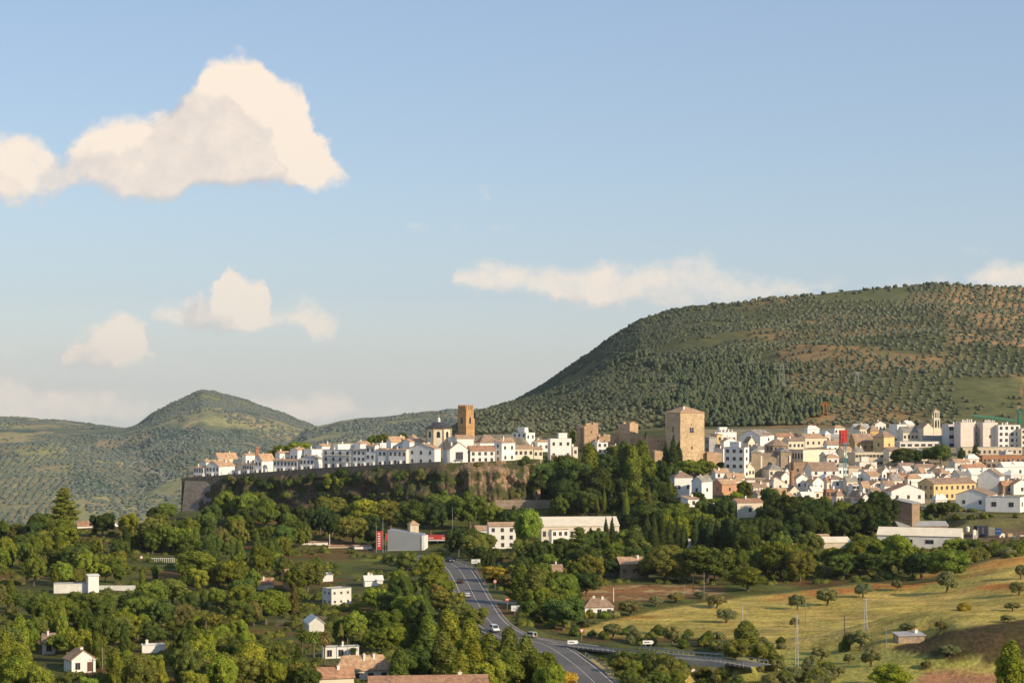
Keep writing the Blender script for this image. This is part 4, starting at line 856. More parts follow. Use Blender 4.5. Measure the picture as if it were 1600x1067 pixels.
def tall_things():
    # brick chimneys
    for px, w, top, base, D, lab in ((402, 1.9, 697.5, 716, 965, 'square brick chimney with a stepped cap above the left cliff houses'), (1237, 2.0, 735, 770, 880, 'tall round brick factory chimney in front of the church front')):
        s = F/D; hh = (base-top)/s; m = MB()
        rr = w*.72 if px < 500 else w*.6
        m.lathe([(rr*1.05, -6), (rr, 0), (rr*.8, hh-.8), (rr*1.05, hh-.7), (rr*1.05, hh-.2), (rr*.8, hh)], 4 if px < 500 else 12)
        r = empty('brick_chimney', (X(px, D), D, Z(base, D)), .3, lab, 'chimney'); m.build('shaft', M['brick'], r)
    # red frame structure on the roofs
    D = 1085; s = F/D; r = empty('red_frame', (X(1314, D), D, Z(688, D)), .15, 'bright red open steel frame standing among the grey roofs of the town', 'frame')
    w = 11/s; hh = 16/s; m = MB()
    for x in (0, w*.42, w-.7):
        for y in (0, 2.6): m.box(x, y, -2, x+.7, y+.7, hh)
    for zz in (hh*.25, hh*.62, hh-.8): m.box(.02, .1, zz, w-.02, .6, zz+.8); m.box(.02, 2.7, zz, w-.02, 3.2, zz+.8)
    m.box(.7, .25, hh*.62, w*.42, .35, hh); m.box(w*.5, .25, hh*.25, w-.7, .35, hh*.65)
    m.build('frame', M['red'], r)
    # green tower crane and a teal mast
    D = 1110; s = F/D; r = empty('tower_crane', (X(1592, D), D, Z(690, D)), .1, 'green tower crane with a long thin jib above the right hand apartment blocks', 'tower crane')
    hm = (690-640)/s; m = MB()
    def lattice(m, a, b, w, n, r0=.1, wid2=None):
        a = Vector(a); b = Vector(b); d = (b-a).normalized(); u = d.orthogonal().normalized(); v = d.cross(u); wid2 = wid2 or w
        cs = lambda t: [a+(b-a)*t+(u*i+v*j)*(w+(wid2-w)*t)/2 for i, j in ((-1, -1), (1, -1), (1, 1), (-1, 1))]
        for i in range(4): m.tube([cs(0)[i], cs(1)[i]], r0, 4)
        for k in range(n):
            p = cs(k/n); q = cs((k+1)/n)
            for i in range(4): m.tube([p[i], q[(i+1) % 4]] if k % 2 else [p[(i+1) % 4], q[i]], r0*.65, 3)
    lattice(m, (0, 0, -4), (0, 0, hm), 1.4, 14, .16); m.build('mast', M['green'], r)
    m = MB(); lattice(m, (0, 0, hm-6.5), (-68*D/F, 6, hm-3.5), 1.0, 26, .14); m.build('jib', M['green'], r)
    m = MB(); lattice(m, (0, 0, hm-6.5), (11, -1, hm-7), 1.0, 6, .11); m.box(9, -1.6, hm-8.6, 11.4, -.2, hm-6.6); m.build('counter_jib', M['green'], r)
    D = 905; s = F/D; r = empty('crane_mast', (X(1320, D), D, Z(790, D)), .4, 'teal lattice crane mast standing between the low white houses', 'crane mast')
    m = MB(); lattice(m, (0, 0, -4), (0, 0, (790-690)/s), 1.1, 18, .09); m.build('mast', M['teal'], r)
    m = MB(); m.box(-1.3, -1.3, -4, 1.3, 1.3, 1); m.build('ballast', M['conc'], r)
    # pylons on the hill and masts in the field
    def pylon(px, top, base, D, lab, mat='steel', w=2.6, arms=1, name='pylon'):
        s = F/D; hh = (base-top)/s; gx = X(px, D); r = empty(name, (gx, D, Z(base, D)), .5, lab, 'pylon'); m = MB()
        k = .075 if D > 1200 else .05
        lattice(m, (0, 0, -2), (0, 0, hh), w, 9, k, w*.3); m.build('mast', M[mat], r)
        if arms:
            m = MB()
            for i, q in enumerate((.99, .9, .8)[:arms]): m.tube([(-w*(.9+.25*i), 0, hh*q), (w*(.9+.25*i), 0, hh*q)], k*1.1, 4)
            m.build('crossarm', M[mat], r)
    def hdist(px, py, lo=1300):
        D = np.arange(lo, 2200, 4.); x = X(px, 1)*D; sy = HY+(H-zraw(x, D))/D*F; k = np.argmax(sy <= py); return float(D[k])
    pylon(1222, 568, 611, hdist(1222, 611), 'grey lattice pylon above the pine wood on the hillside', 'greyroof', 6, 3)
    pylon(1339, 581, 601, hdist(1339, 601), 'smaller grey pylon among the olive rows on the hillside', 'greyroof', 4, 3)
    pylon(1289.5, 628, 653, hdist(1289, 653), 'orange and white pylon low on the hillside', 'orange', 4, 3)
    pylon(1245, 961, 1043, hit(1245, 1043), 'near lattice electricity mast with lamps at the lower right of the road', 'steel', .75, 1, 'lattice_mast')
    pylon(1352.5, 935, 984, hit(1352, 984), 'lattice electricity mast in the middle of the green field', 'steel', .9, 1, 'lattice_mast')
    def pole(px, top, base, lab, mat='polew', rad=.13, arm=0, D=None):
        D = D or hit(px, base); hh = (base-top)/F*D; r = empty('utility_pole', (X(px, D), D, gz(X(px, D), D)), random.uniform(-.2, .2), lab, 'pole'); m = MB()
        m.tube([(0, 0, -1), (0, 0, hh)], [rad, rad*.7], 7); m.build('post', M[mat], r)
        if arm: m = MB(); m.box(-.9, -.05, hh-.6, .9, .05, hh-.48); [m.tube([(q, 0, hh-.48), (q, 0, hh-.25)], .04, 5) for q in (-.8, 0, .8)]; m.build('crossarm', M['steel'], r)
    pole(1259, 943, 981, 'thin grey pole left of the field mast')
    pole(1319.5, 963, 1012, 'dark timber pole below the green field', 'poled')
    pole(1385, 982, 1013, 'very thin pole left of the stone shed', 'steel', .07)
    pole(1160, 981, 1024, 'pale concrete post at the end of the bridge', 'conc', .2, D=530)
    pole(1100, 894, 936, 'thin grey post at the left edge of the field', 'polew', .1)
    pole(1083, 900, 929, 'dark post beside the track above the field', 'poled', .12)
    pole(1069.5, 912, 930, 'short thin post left of the dark post', 'polew', .09)
    pole(320.5, 798, 828, 'white concrete pole in front of the bastion trees', 'dull', .2, 1, D=840)
    pole(160, 1012, 1046, 'thin pole right of the bottom left cottage', 'polew', .1, D=470)
    pole(145, 1048, 1080, 'timber pole with a wide crossarm at the bottom left', 'poled', .14, 1, D=455)
    pole(515, 837, 858, 'white pole in front of the petrol station shop', 'dull', .17, D=795)
    pole(322, 984, 1030, 'thin timber pole in the valley wood left of the palms', 'polew', .1, D=500)
    pole(543, 1012, 1046, 'thin grey pole between the hip roofed house and the palms', 'polew', .09, D=480)
    pole(707, 795, 860, 'thin street pole at the top of the road beside the wood', 'steel', .09, D=770)
    pole(878, 799, 822, 'thin pole above the long warehouse roof', 'steel', .09, D=870)
    pole(956, 796, 822, 'thin pole at the right end of the long warehouse roof', 'steel', .09, D=870)
    pole(1007, 768, 779, 'white street lamp under the poplars below the castle', 'wpaint', .14, D=880)
    pole(1038, 767, 779, 'street lamp below the castle keep cypresses', 'wpaint', .14, D=880)
    pole(1258, 676, 688, 'small aerial on the town roofs', 'steel', .1, D=1080)
    pole(1527, 808, 820, 'white post left of the dark blue container', 'dull', .14, D=770)
    pole(958.5, 935, 957, 'white gate post beside the white farmhouse', 'dull', .18, D=600)
    # slanting dark pole at the lower right
    D = 455; o = empty('utility_pole', (X(1566, D), D, Z(1067, D)), 0, 'leaning dark timber pole in front of the tree at the lower right corner', 'pole')
    m = MB(); m.tube([(0, 0, -2), (30*D/F, 0, 70*D/F)], [.14, .09], 7); m.build('post', M['poled'], o)
# ------------------------------------------------------------------ roads, kerbs, markings, barriers, bridge, vehicles, signs
def frames(line):
    out = []
    for i, p in enumerate(line):
        a = Vector(line[max(i-1, 0)]); b = Vector(line[min(i+1, len(line)-1)]); d = (b-a); d.z = 0; d.normalize(); out.append((Vector(p), d, Vector((d.y, -d.x, 0))))   # right-hand side when heading to the end
    return out
def ribbon(line, o0, o1, dz, name=None, mats=None, thick=None):
    fr = frames(line); m = MB()
    for (p, d, n), (q, e2, n2) in zip(fr, fr[1:]):
        a0, a1, b0, b1 = p+n*o0, p+n*o1, q+n2*o0, q+n2*o1
        for v in (a0, a1, b0, b1): v.z += dz
        m.poly([a0, a1, b1, b0])
        if thick:
            t = Vector((0, 0, -thick)); m.poly([a0, b0, b0+t, a0+t]); m.poly([a1, a1+t, b1+t, b1])
    return m
def densify(line, step=2.0):
    out = [Vector(line[0])]
    for a, b in zip(line, line[1:]):
        a = Vector(a); b = Vector(b); n = max(1, int((b-a).length/step))
        for k in range(1, n+1): out.append(a+(b-a)*k/n)
    return [tuple(p) for p in out]
ASP = surf('asphalt', (.15, .138, .13), .28, .1, 2.0); ASPB = surf('side_road_asphalt', (.17, .155, .14), .25, .15, 2.5); PAINT = surf('road_paint', (.62, .58, .5), .18, .8, 3); VERGE = surf('pale_gravel_verge', (.33, .26, .18), .25, .5, 4)
RM = densify(MAIN, 3); RB = densify(BRANCH, 3); RSl = densify(SLIP, 2)
def widths(i): return 1
def roads():
    def put_(m, name, mat): o = m.build(name, mat); tag(o, kind='structure'); return o
    put_(ribbon(RM, -5.3, 5.3, .03, thick=.3), 'road_verge', VERGE)
    put_(ribbon(RM, -4.9, 4.9, .045), 'road', ASP)
    put_(ribbon(RB, -3.3, 3.3, .055, thick=.5), 'side_road', ASPB); put_(ribbon(RSl, -2.3, 2.3, .038, thick=.3), 'slip_road', surf('pale_slip_road', (.3, .25, .19), .2))
    m = MB()
    def marks(line, off, w, dash=None, dz=.062, i0=0, i1=None):
        seg = line[i0:i1]
        k = ribbon(seg, off-w/2, off+w/2, dz)
        for j, f in enumerate(k.f):
            if dash and (j % dash[0]) >= dash[1]: continue
            m.poly([k.v[i] for i in f])
    n = len(RM)
    cut = next((i for i, p in enumerate(RM) if p[1] < 505), n); cut2 = next((i for i, p in enumerate(RM) if p[1] < 487), n)
    marks(RM, -3.95, .2, i1=None); marks(RM, 3.75, .2, i1=cut); marks(RM, 3.75, .2, i0=cut2); marks(RM, -.1, .15); 
    marks(RB, 2.9, .25, i0=6); marks(RB, -2.9, .25, i0=8)
    o = m.build('road_markings', PAINT); tag(o, kind='structure')
    # kerb along the junction island
    # crash barriers
    def barrier(line, off, i0, i1, lab, gp=None):
        fr = frames(line)[i0:i1]; p0 = fr[0][0]+fr[0][2]*off
        r = empty('crash_barrier', tuple(p0), 0, lab, 'crash barrier', gp); m = MB(); pts = [p+n_*off-p0+Vector((0, 0, .68)) for p, d, n_ in fr]
        for (a, b) in zip(pts, pts[1:]):
            for dz in (-.12, .06): m.poly([a+Vector((0, 0, dz)), b+Vector((0, 0, dz)), b+Vector((0, 0, dz+.15)), a+Vector((0, 0, dz+.15))])
            u = Vector((.05, .05, 0)); m.poly([a+u+Vector((0, 0, -.1)), b+u+Vector((0, 0, -.1)), b+u+Vector((0, 0, .2)), a+u+Vector((0, 0, .2))])
        m.build('rail', M['steel'], r); m2 = MB()
        for p in pts[::1]: m2.box(p.x+.03, p.y+.03, p.z-1.0, p.x+.15, p.y+.15, p.z+.15)
        m2.build('post_row', M['steel'], r)
    ids = lambda y0, y1: (next(i for i, p in enumerate(RM) if p[1] < y1), next((i for i, p in enumerate(RM) if p[1] < y0), n))
    a, b = ids(612, 705); barrier(RM, -5.5, a, b, 'steel crash barrier along the left side of the main road')
    a, b = ids(598, 672); barrier(RM, 5.6, a, b, 'steel crash barrier on the right of the main road above the slip road')
    a, b = ids(512, 570); barrier(RM, 5.6, a, b, 'steel crash barrier on the right of the main road below the slip road')
    a, b = ids(440, 478); barrier(RM, -5.6, a, b, 'steel crash barrier on the left of the road near the bottom edge')
    barrier(RB, 3.6, 14, len(RB)-2, 'near side crash barrier of the side road and its bridge'); barrier(RB, -3.6, 22, len(RB)-2, 'far side crash barrier of the side road and its bridge')
    # bridge
    i = min(range(len(RB)), key=lambda k: abs(RB[k][0]-X(1087, 478))); j0 = max(0, i-5); j1 = min(len(RB)-1, i+6)
    p0 = Vector(RB[j0]); r = empty('road_bridge', tuple(p0), 0, 'small concrete road bridge over the ravine at the lower right', 'bridge')
    seg = [tuple(Vector(p)-p0) for p in RB[j0:j1+1]]
    m = ribbon(seg, -3.7, 3.7, -.02, thick=1.1); m2 = MB()
    fr = frames(seg)
    m.build('deck', M['conc'], r)
    for k in (1, len(seg)-2):
        p, d, nn = fr[k]; mb = MB(); c = [p+nn*s_*3.6+d*t_ for s_, t_ in ((-1, -.7), (1, -.7), (1, .7), (-1, .7))]
        lo = [v+Vector((0, 0, -8)) for v in c]; hi = [v+Vector((0, 0, -.6)) for v in c]
        for q in range(4): mb.poly([lo[q], lo[(q+1) % 4], hi[(q+1) % 4], hi[q]])
        mb.build('abutment', M['conc'], r)
def on_road(line, px, off):
    fr = frames(line); k = min(range(len(fr)), key=lambda i: abs(pxy(*fr[i][0])[0]-px)); p, d, n_ = fr[k]; return p+n_*off, d
def car(lab, px, off, kind, paint, towards=True, line=None, name='car', cat='car', head=None):
    p, d = on_road(line or RM, px, off)
    if not towards: d = -d
    r = empty(name, (p.x, p.y, p.z+.06), math.atan2(d.y, d.x), lab, cat)
    pm = flat('car_paint_'+name, paint, .3, .1, .5); r.scale = (.86,)*3 if kind != 'car' else (1,)*3
    if kind == 'van': Lc, wd, belt, top = 4.9, 1.9, 1.1, 2.1; side = [(-2.4, .35), (2.35, .35), (2.45, .75), (2.2, 1.1), (1.5, 1.2), (.95, 2.05), (-2.3, 2.1), (-2.45, 1.2)]
    elif kind == 'jeep': Lc, wd, belt, top = 4.2, 1.8, 1.05, 1.85; side = [(-2.05, .45), (2.0, .45), (2.1, .8), (2.0, 1.12), (.8, 1.2), (.45, 1.82), (-1.95, 1.87), (-2.1, 1.1)]
    else: Lc, wd, belt, top = 4.3, 1.75, .85, 1.45; side = [(-2.1, .3), (2.1, .3), (2.18, .55), (2.05, .8), (1.1, .95), (.35, 1.42), (-1.1, 1.46), (-1.9, 1.0), (-2.15, .85)]
    m = MB(); w = wd/2
    def prof(z): return w if z < belt+.15 else w*.86
    n = len(side); L_ = [(x, -prof(z), z) for x, z in side]; R_ = [(x, prof(z), z) for x, z in side]
    m.poly(L_); m.poly(list(reversed(R_)))
    for i in range(n): m.poly([L_[i], L_[(i+1) % n], R_[(i+1) % n], R_[i]])
    body = m.build('body', pm, r)
    xs = [x for x, z in side if z > belt+.3]; x0, x1 = min(xs), max(xs); zt = max(z for x, z in side)
    m = MB()
    for sgn in (-1, 1):
        y = sgn*(w*.93+.02)
        for a, b in ((x0+.25, (x0+x1)/2-.05), ((x0+x1)/2+.05, x1-.05)):
            m.box(a, min(y, y-.03*sgn), belt+.1, b, max(y, y-.03*sgn), zt-.12)
    m.build('side_window', M['glass'], r)
    fx = next((x, z) for x, z in side if z > belt and x > 0); fi = side.index(fx); a, b = side[fi], side[fi+1]
    m = MB(); m.poly([(a[0]+.02, -w*.82, a[1]+.05), (a[0]+.02, w*.82, a[1]+.05), (b[0]+.05, w*.78, b[1]-.03), (b[0]+.05, -w*.78, b[1]-.03)]); m.build('windscreen', M['glass'], r)
    rb = [s_ for s_ in side if s_[0] < 0 and s_[1] > belt]; a = rb[-1]; b = rb[-2] if len(rb) > 1 else rb[-1]
    m = MB(); m.poly([(a[0]-.03, -w*.8, a[1]+.05), (a[0]-.03, w*.8, a[1]+.05), (b[0]-.04, w*.76, b[1]-.1), (b[0]-.04, -w*.76, b[1]-.1)]); m.build('rear_window', M['glass'], r)
    for x in (-Lc*.3, Lc*.31):
        for y in (-w, w):
            m = MB(); yy = (y-.08, y+.1) if y > 0 else (y-.1, y+.08)
            c = [(.33*math.cos(k*math.pi/6), .33+.33*math.sin(k*math.pi/6)) for k in range(12)]; m.prism(c, lambda u, v, t: (x+u, t, v), yy[0], yy[1], 0)
            c = [(.18*math.cos(k*math.pi/4), .33+.18*math.sin(k*math.pi/4)) for k in range(8)]; yo = y+.105*(1 if y > 0 else -1); m.prism(c, lambda u, v, t: (x+u, t, v), yo-.01, yo+.01, 1)
            m.build('wheel', [M['rubber'], M['steel']], r)
    for y in (-w*.72, w*.72):
        m = MB(); m.box(Lc/2-.06, y-.17, .58, Lc/2+.05, y+.17, .76); m.build('headlight', M['lamp'], r)
        m = MB(); m.box(-Lc/2-.03, y-.13, .65, -Lc/2+.08, y+.13, .85); m.build('tail_light', M['red'], r)
    m = MB(); m.box(Lc/2-.1, -w*.95, .3, Lc/2+.08, w*.95, .5); m.box(-Lc/2-.06, -w*.95, .3, -Lc/2+.1, w*.95, .5); m.build('bumper', M['rubber'], r)
    if kind == 'jeep':
        m = MB(); m.prism([(.33*math.cos(k*math.pi/6), 1.05+.33*math.sin(k*math.pi/6)) for k in range(12)], lambda u, v, t: (t, u, v), -Lc/2-.28, -Lc/2-.05); m.build('spare_wheel', M['rubber'], r)
def disc(root, name, mat, R, z, y, n=20, hole=0):
    m = MB(); c = [(R*math.cos(2*math.pi*k/n), z+R*math.sin(2*math.pi*k/n)) for k in range(n)]; m.prism(c, lambda u, v, t: (u, t, v), y, y+.03); return m.build(name, mat, root)
def signs():
    def sign(px, py, pb, kind, lab, D=None, rz=0):
        D = D or hit(px, pb); x = X(px, D); z = gz(x, D); hh = max(2.0, (pb-py)/F*D)
        r = empty('road_sign', (x, D, z), rz, lab, 'road sign'); m = MB(); tw = kind in ('dir', 'board')
        for q in ((-.7, .7) if tw else (0,)): m.tube([(q, 0, -.8), (q, 0, hh)], .07, 6)
        m.build('post', M['steel'], r)
        if kind == 'stop': disc(r, 'sign_plate', M['red'], .62, hh, -.12, 8); m = MB(); m.box(-.4, -.145, hh-.13, .4, -.122, hh+.13); m.build('white_mark', M['wpaint'], r)
        elif kind == 'limit': disc(r, 'sign_plate', M['red'], .58, hh, -.12); disc(r, 'white_disc', M['wpaint'], .38, hh, -.155); m = MB(); m.box(-.2, -.165, hh-.15, -.06, -.156, hh+.15); m.box(.05, -.165, hh-.15, .2, -.156, hh+.15); m.build('numeral', M['iron'], r)
        elif kind == 'noentry': disc(r, 'sign_plate', M['red'], .62, hh, -.12); m = MB(); m.box(-.42, -.16, hh-.1, .42, -.151, hh+.1); m.build('white_bar', M['wpaint'], r)
        elif kind == 'white': disc(r, 'sign_plate', M['red'], .62, hh, -.12); disc(r, 'white_disc', M['wpaint'], .5, hh, -.155)
        elif kind == 'yield':
            m = MB(); m.prism([(-.8, hh+.5), (.8, hh+.5), (0, hh-.85)], lambda u, v, t: (u, t, v), -.12, -.09); m.build('sign_plate', M['red'], r)
            m = MB(); m.prism([(-.48, hh+.32), (.48, hh+.32), (0, hh-.5)], lambda u, v, t: (u, t, v), -.15, -.125); m.build('white_triangle', M['wpaint'], r)
        elif kind == 'dir':
            m = MB(); m.prism([(-1.3, hh-.9), (-1.3, hh+.0), (1.05, hh+.0), (1.4, hh-.45), (1.05, hh-.9)], lambda u, v, t: (u, t, v), -.14, -.09); m.build('sign_plate', M['wpaint'], r)
            m = MB(); m.box(-1.0, -.155, hh-.55, .3, -.142, hh-.35); m.build('lettering', M['iron'], r)
        elif kind == 'board':
            m = MB(); m.box(-1.55, -.14, hh-1.5, 1.55, -.09, hh); m.build('sign_plate', M['wpaint'], r)
            m = MB(); m.box(-.2, -.155, hh-.42, .35, -.142, hh-.16); m.box(-1.1, -.155, hh-.75, .9, -.142, hh-.6); m.box(-1.1, -.155, hh-1.1, .5, -.142, hh-.95); m.build('lettering', M['steel'], r)
    sign(761.5, 909, 916, 'white', 'small round red rimmed sign beside the upper right crash barrier', 655)
    sign(773.5, 922, 935, 'limit', 'round red speed limit sign left of the slip road', 612)
    sign(802.5, 931, 943, 'noentry', 'red and white sign at the far end of the slip road', 605)
    sign(792.5, 948, 964, 'stop', 'eight sided red sign above the white rectangular board', 560)
    sign(807.5, 960, 975, 'board', 'white rectangular place board beside the main road', 548)
    sign(909, 992, 1008, 'yield', 'red and white triangular give way sign on a tall post by the junction', 505)
    sign(895, 1004, 1016, 'dir', 'white arrow direction sign at the junction island', 490, .1)
    sign(1012.5, 1010, 1020, 'dir', 'white arrow direction sign beside the side road', 480, .1)
    sign(1083.5, 1014, 1026, 'white', 'round white sign with red rim on the bridge', 484)
    sign(743.5, 877, 887, 'board', 'greenish white board in the shade at the top of the road', 690)
    sign(221, 878, 886, 'white', 'round red sign beside the fence on the left road', 735)
    # small traffic piece near the left road: white railing
    D = 742; x = X(236, D); r = empty('railing', (x, D, gz(x, D)), 0, 'white railing of many thin posts beside the road on the left', 'railing'); m = MB()
    L = 36*D/F; n = 12
    for k in range(n+1): m.box(L*k/n-.07, -.07, -1, L*k/n+.07, .07, 1.5)
    m.build('post_row', M['wpaint'], r); m = MB(); m.box(-.1, -.04, 1.35, L+.1, .04, 1.47); m.build('rail', M['wpaint'], r)
def containers():
    D = 770; z = Z(842, D)
    r = empty('container', (X(1527, D), D, z), .25, 'dark blue black container stack right of the industrial hall', 'container'); m = MB(); m.box(0, 0, -1, 4.5, 3, 5.0)
    for k in range(12): m.box(.15+k*.37, -.08, .2, .3+k*.37, -.002, 4.8)
    m.build('body', flat('dark_container_paint', (.02, .025, .05), .5), r); m = MB()
    for k in range(2): m.box(.2+2.1*k, -.12, .3, .3+2.1*k, -.081, 4.6)
    m.build('door_bar', M['steel'], r)
    r = empty('machine_rack', (X(1546, D), D+1, z), .2, 'tall grey mesh rack beside the dark container', 'rack'); m = MB()
    for k in range(5): m.box(k*.55, 0, -1, k*.55+.1, .15, 4.6)
    for k in range(7): m.box(0, .02, .3+k*.65, 2.3, .1, .4+k*.65)
    m.build('frame', M['steel'], r)
    rs = random.Random(8)
    for px, py, w, hh, mat, lab in ((1512, 828, 1.5, 1.4, 'white', 'small white tank left of the container stack'), (1521, 843, 1.4, 3.8, 'cream', 'narrow cream shed wall left of the container stack'), (1556, 832, 2, 1.7, 'blue', 'dark blue crate right of the mesh rack'),
        (1562, 843, 2.2, 2.4, 'pink', 'pale pinkish cabin right of the dark container'), (1575, 840, 1.8, 1.6, 'yellow', 'yellow machine body in the yard at the right edge'), (1572, 846, 3.4, 1.0, 'wpaint', 'low white trough below the yellow machine'), (1584, 842, 1.4, 1.3, 'teal', 'grey green bin in the yard at the right edge'), (1594, 841, 3, 1.2, 'dull', 'pale low trailer at the right edge of the yard')):
        r = empty('yard_'+{'white': 'tank', 'cream': 'shed', 'blue': 'crate', 'pink': 'cabin', 'yellow': 'machine', 'wpaint': 'trough', 'teal': 'bin', 'dull': 'trailer'}[mat], (X(px, D-4), D-4, Z(py, D-4)), rs.uniform(-.2, .4), lab, {'white': 'tank', 'cream': 'shed', 'blue': 'crate', 'pink': 'cabin', 'yellow': 'machine', 'wpaint': 'trough', 'teal': 'bin', 'dull': 'trailer'}[mat])
        m = MB()
        if mat in ('white', 'teal'): m.lathe([(w*.4, -.6), (w*.5, 0), (w*.5, hh*.8), (w*.3, hh)], 12)
        else: m.prism([(0, -.8), (w, -.8), (w, hh*.9), (w*.8, hh), (0, hh)], lambda u, v, t: (u, t, v), 0, w*.6)
        m.build('body', M[mat], r)
        m = MB()
        if mat in ('yellow', 'dull'):
            for q in (.2, .75):
                m.prism([(w*q+.35*math.cos(k*math.pi/5), .1+.35*math.sin(k*math.pi/5)) for k in range(10)], lambda u, v, t: (u, t, v), -.15, -.003)
            m.build('wheel', M['rubber'], r)
        elif mat in ('cream', 'pink'): m.box(w*.3, -.04, -.3, w*.65, -.002, min(1.8, hh*.6)); m.build('door', M['wood'], r)
        else: m.box(w*-.1, -.03-w*.5 if mat in ('white', 'teal') else -.04, hh*.35, w*.12 if mat in ('white', 'teal') else w*.9, -.002-w*.5*.9 if mat in ('white', 'teal') else -.002, hh*.5); m.build('band', M['steel'], r)
    # parked cars on the plateau edge by the garages
def parked():
    D = 944
    for px, c, lab in ((877, (.5, .52, .55), 'pale car parked by the brown garages at the wood edge'),):
        p = Vector((X(px, D), D, Z(719, D)))
        global _tmp; _tmp = [tuple(p+Vector((-5, 0, 0))), tuple(p), tuple(p+Vector((5, 0, 0)))]
        car(lab, px, 0, 'car', c, line=_tmp, name='car', cat='car')
    D = float(edgeD(716))+4; p = Vector((X(716, D), D, H-float(topdrop(716))+.1)); car('grey car parked under the gable fronted building on the cliff edge', 716, 0, 'car', (.3, .31, .33), line=[tuple(p+Vector((-5, 0, 0))), tuple(p), tuple(p+Vector((5, 0, 0)))])
# ------------------------------------------------------------------ vegetation
def leafmat(name, col, trans=.36, sc=.5):
    m, nt, b = newmat(name); nt.nodes.remove(b); out = [n for n in nt.nodes if n.type == 'OUTPUT_MATERIAL'][0]
    oi = nt.nodes.new('ShaderNodeObjectInfo'); geo = nt.nodes.new('ShaderNodeNewGeometry')
    base = mixc(nt, (1, 1, 1), oi.outputs['Color'], 1.0, 'MULTIPLY')
    c = mixc(nt, base, tuple(col), 1.0, 'MULTIPLY')
    r1 = ramp(nt, geo.outputs['Random Per Island'], [(0, (.68, .72, .65)), (.5, (1, 1, 1)), (1, (1.4, 1.3, 1.0))])
    c = mixc(nt, c, r1, 1.0, 'MULTIPLY')
    n = noise(nt, sc, 3); c = mixc(nt, c, ramp(nt, n, [(.3, (.62, .7, .7)), (.7, (1.3, 1.2, 1.0))]), 1.0, 'MULTIPLY')
    d = nt.nodes.new('ShaderNodeBsdfDiffuse'); t = nt.nodes.new('ShaderNodeBsdfTranslucent'); mx = N(nt, 'ShaderNodeMixShader', i_0=trans)
    nt.links.new(c, d.inputs[0]); nt.links.new(mixc(nt, c, (1.2, 1.25, .5), 1.0, 'MULTIPLY'), t.inputs[0])
    nt.links.new(d.outputs[0], mx.inputs[1]); nt.links.new(t.outputs[0], mx.inputs[2]); nt.links.new(mx.outputs[0], out.inputs[0]); return m
LEAF = leafmat('foliage', (.97, .95, .92)); CORE = leafmat('foliage_inner_shade', (.6, .62, .55), .0)  # second one is a darker copy: shade inside the crowns painted into its colour
BARK = surf('bark', (.16, .12, .09), .3, 1.5, 8)
_ICO = None
def ico():
    global _ICO
    if _ICO is None:
        bm = bmesh.new(); bmesh.ops.create_icosphere(bm, subdivisions=2, radius=1); bm.verts.ensure_lookup_table()
        _ICO = (np.array([v.co[:] for v in bm.verts]), np.array([[v.index for v in f.verts] for f in bm.faces])); bm.free()
    return _ICO
def crown(lumps, nleaf, size, seed, up=.25, elong=1.0, core=.84, flatn=.7):
    rs = np.random.RandomState(seed); Vs = []; Q = []; T = []; mi = []; nv = 0
    C = np.array([l[0] for l in lumps]); R = np.array([l[1] for l in lumps])
    area = (R**2).sum(1); area = area/area.sum()
    LV = []
    for k in range(len(lumps)):
        n = int(nleaf*area[k]); d = rs.randn(n, 3); d /= np.linalg.norm(d, axis=1)[:, None]
        p = C[k]+d*R[k]*rs.uniform(.84, 1.14, (n, 1))
        ok = np.ones(n, bool)
        for j in range(len(lumps)):
            if j != k: ok &= (((p-C[j])/(R[j]*.82))**2).sum(1) > 1
        p = p[ok]; d = d[ok]; n = len(p)
        nn = d*flatn+rs.randn(n, 3)*.45+np.array([0, 0, up]); nn /= np.linalg.norm(nn, axis=1)[:, None]
        a = np.cross(nn, rs.randn(n, 3)); a /= np.linalg.norm(a, axis=1)[:, None]+1e-9
        if elong > 1: a[:, 2] += 1.2; a -= (a*nn).sum(1)[:, None]*nn; a /= np.linalg.norm(a, axis=1)[:, None]+1e-9
        b = np.cross(nn, a); s = size*rs.uniform(.6, 1.35, (n, 1)); q = s/elong**.5
        a = a*s*elong**.5
        quad = np.stack([p-a*.9-b*q*.35, p-a*.1-b*q*.8, p+a*.95+b*q*.1, p+a*.05+b*q*.85], 1)
        LV.append(quad.reshape(-1, 3))
    LV = np.concatenate(LV); m = len(LV)//4; Q = np.arange(m*4).reshape(m, 4); Vs = [LV]; nv = m*4
    iv, it = ico()
    for k in range(len(lumps)):
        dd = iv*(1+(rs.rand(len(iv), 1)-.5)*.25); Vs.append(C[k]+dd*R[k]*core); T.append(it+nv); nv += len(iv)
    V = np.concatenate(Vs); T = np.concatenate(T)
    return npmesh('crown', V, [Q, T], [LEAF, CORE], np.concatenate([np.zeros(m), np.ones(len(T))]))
def limb_trunk(h0, h1, r, spread, seed, n=5, fork=True):
    rs = random.Random(seed); m = MB(); lean = rs.uniform(-.3, .3)
    m.tube([(0, 0, -.8), (lean*.3, 0, h0*.5), (lean, 0, h0)], [r*1.25, r, r*.75], 8)
    if fork:
        for k in range(n):
            a = k*2*math.pi/n+rs.uniform(-.4, .4); q = spread*rs.uniform(.4, .8)
            m.tube([(lean, 0, h0-.3), (lean+math.cos(a)*q*.4, math.sin(a)*q*.4, h0+(h1-h0)*.35), (lean+math.cos(a)*q, math.sin(a)*q, h0+(h1-h0)*rs.uniform(.55, .85))], [r*.6, r*.4, r*.12], 6)
    return m.mesh('trunk', [BARK])
PROTO = {}
def P_(kind, v, cr, tr, hgt, w): PROTO.setdefault(kind, []).append((cr, tr, hgt, w))
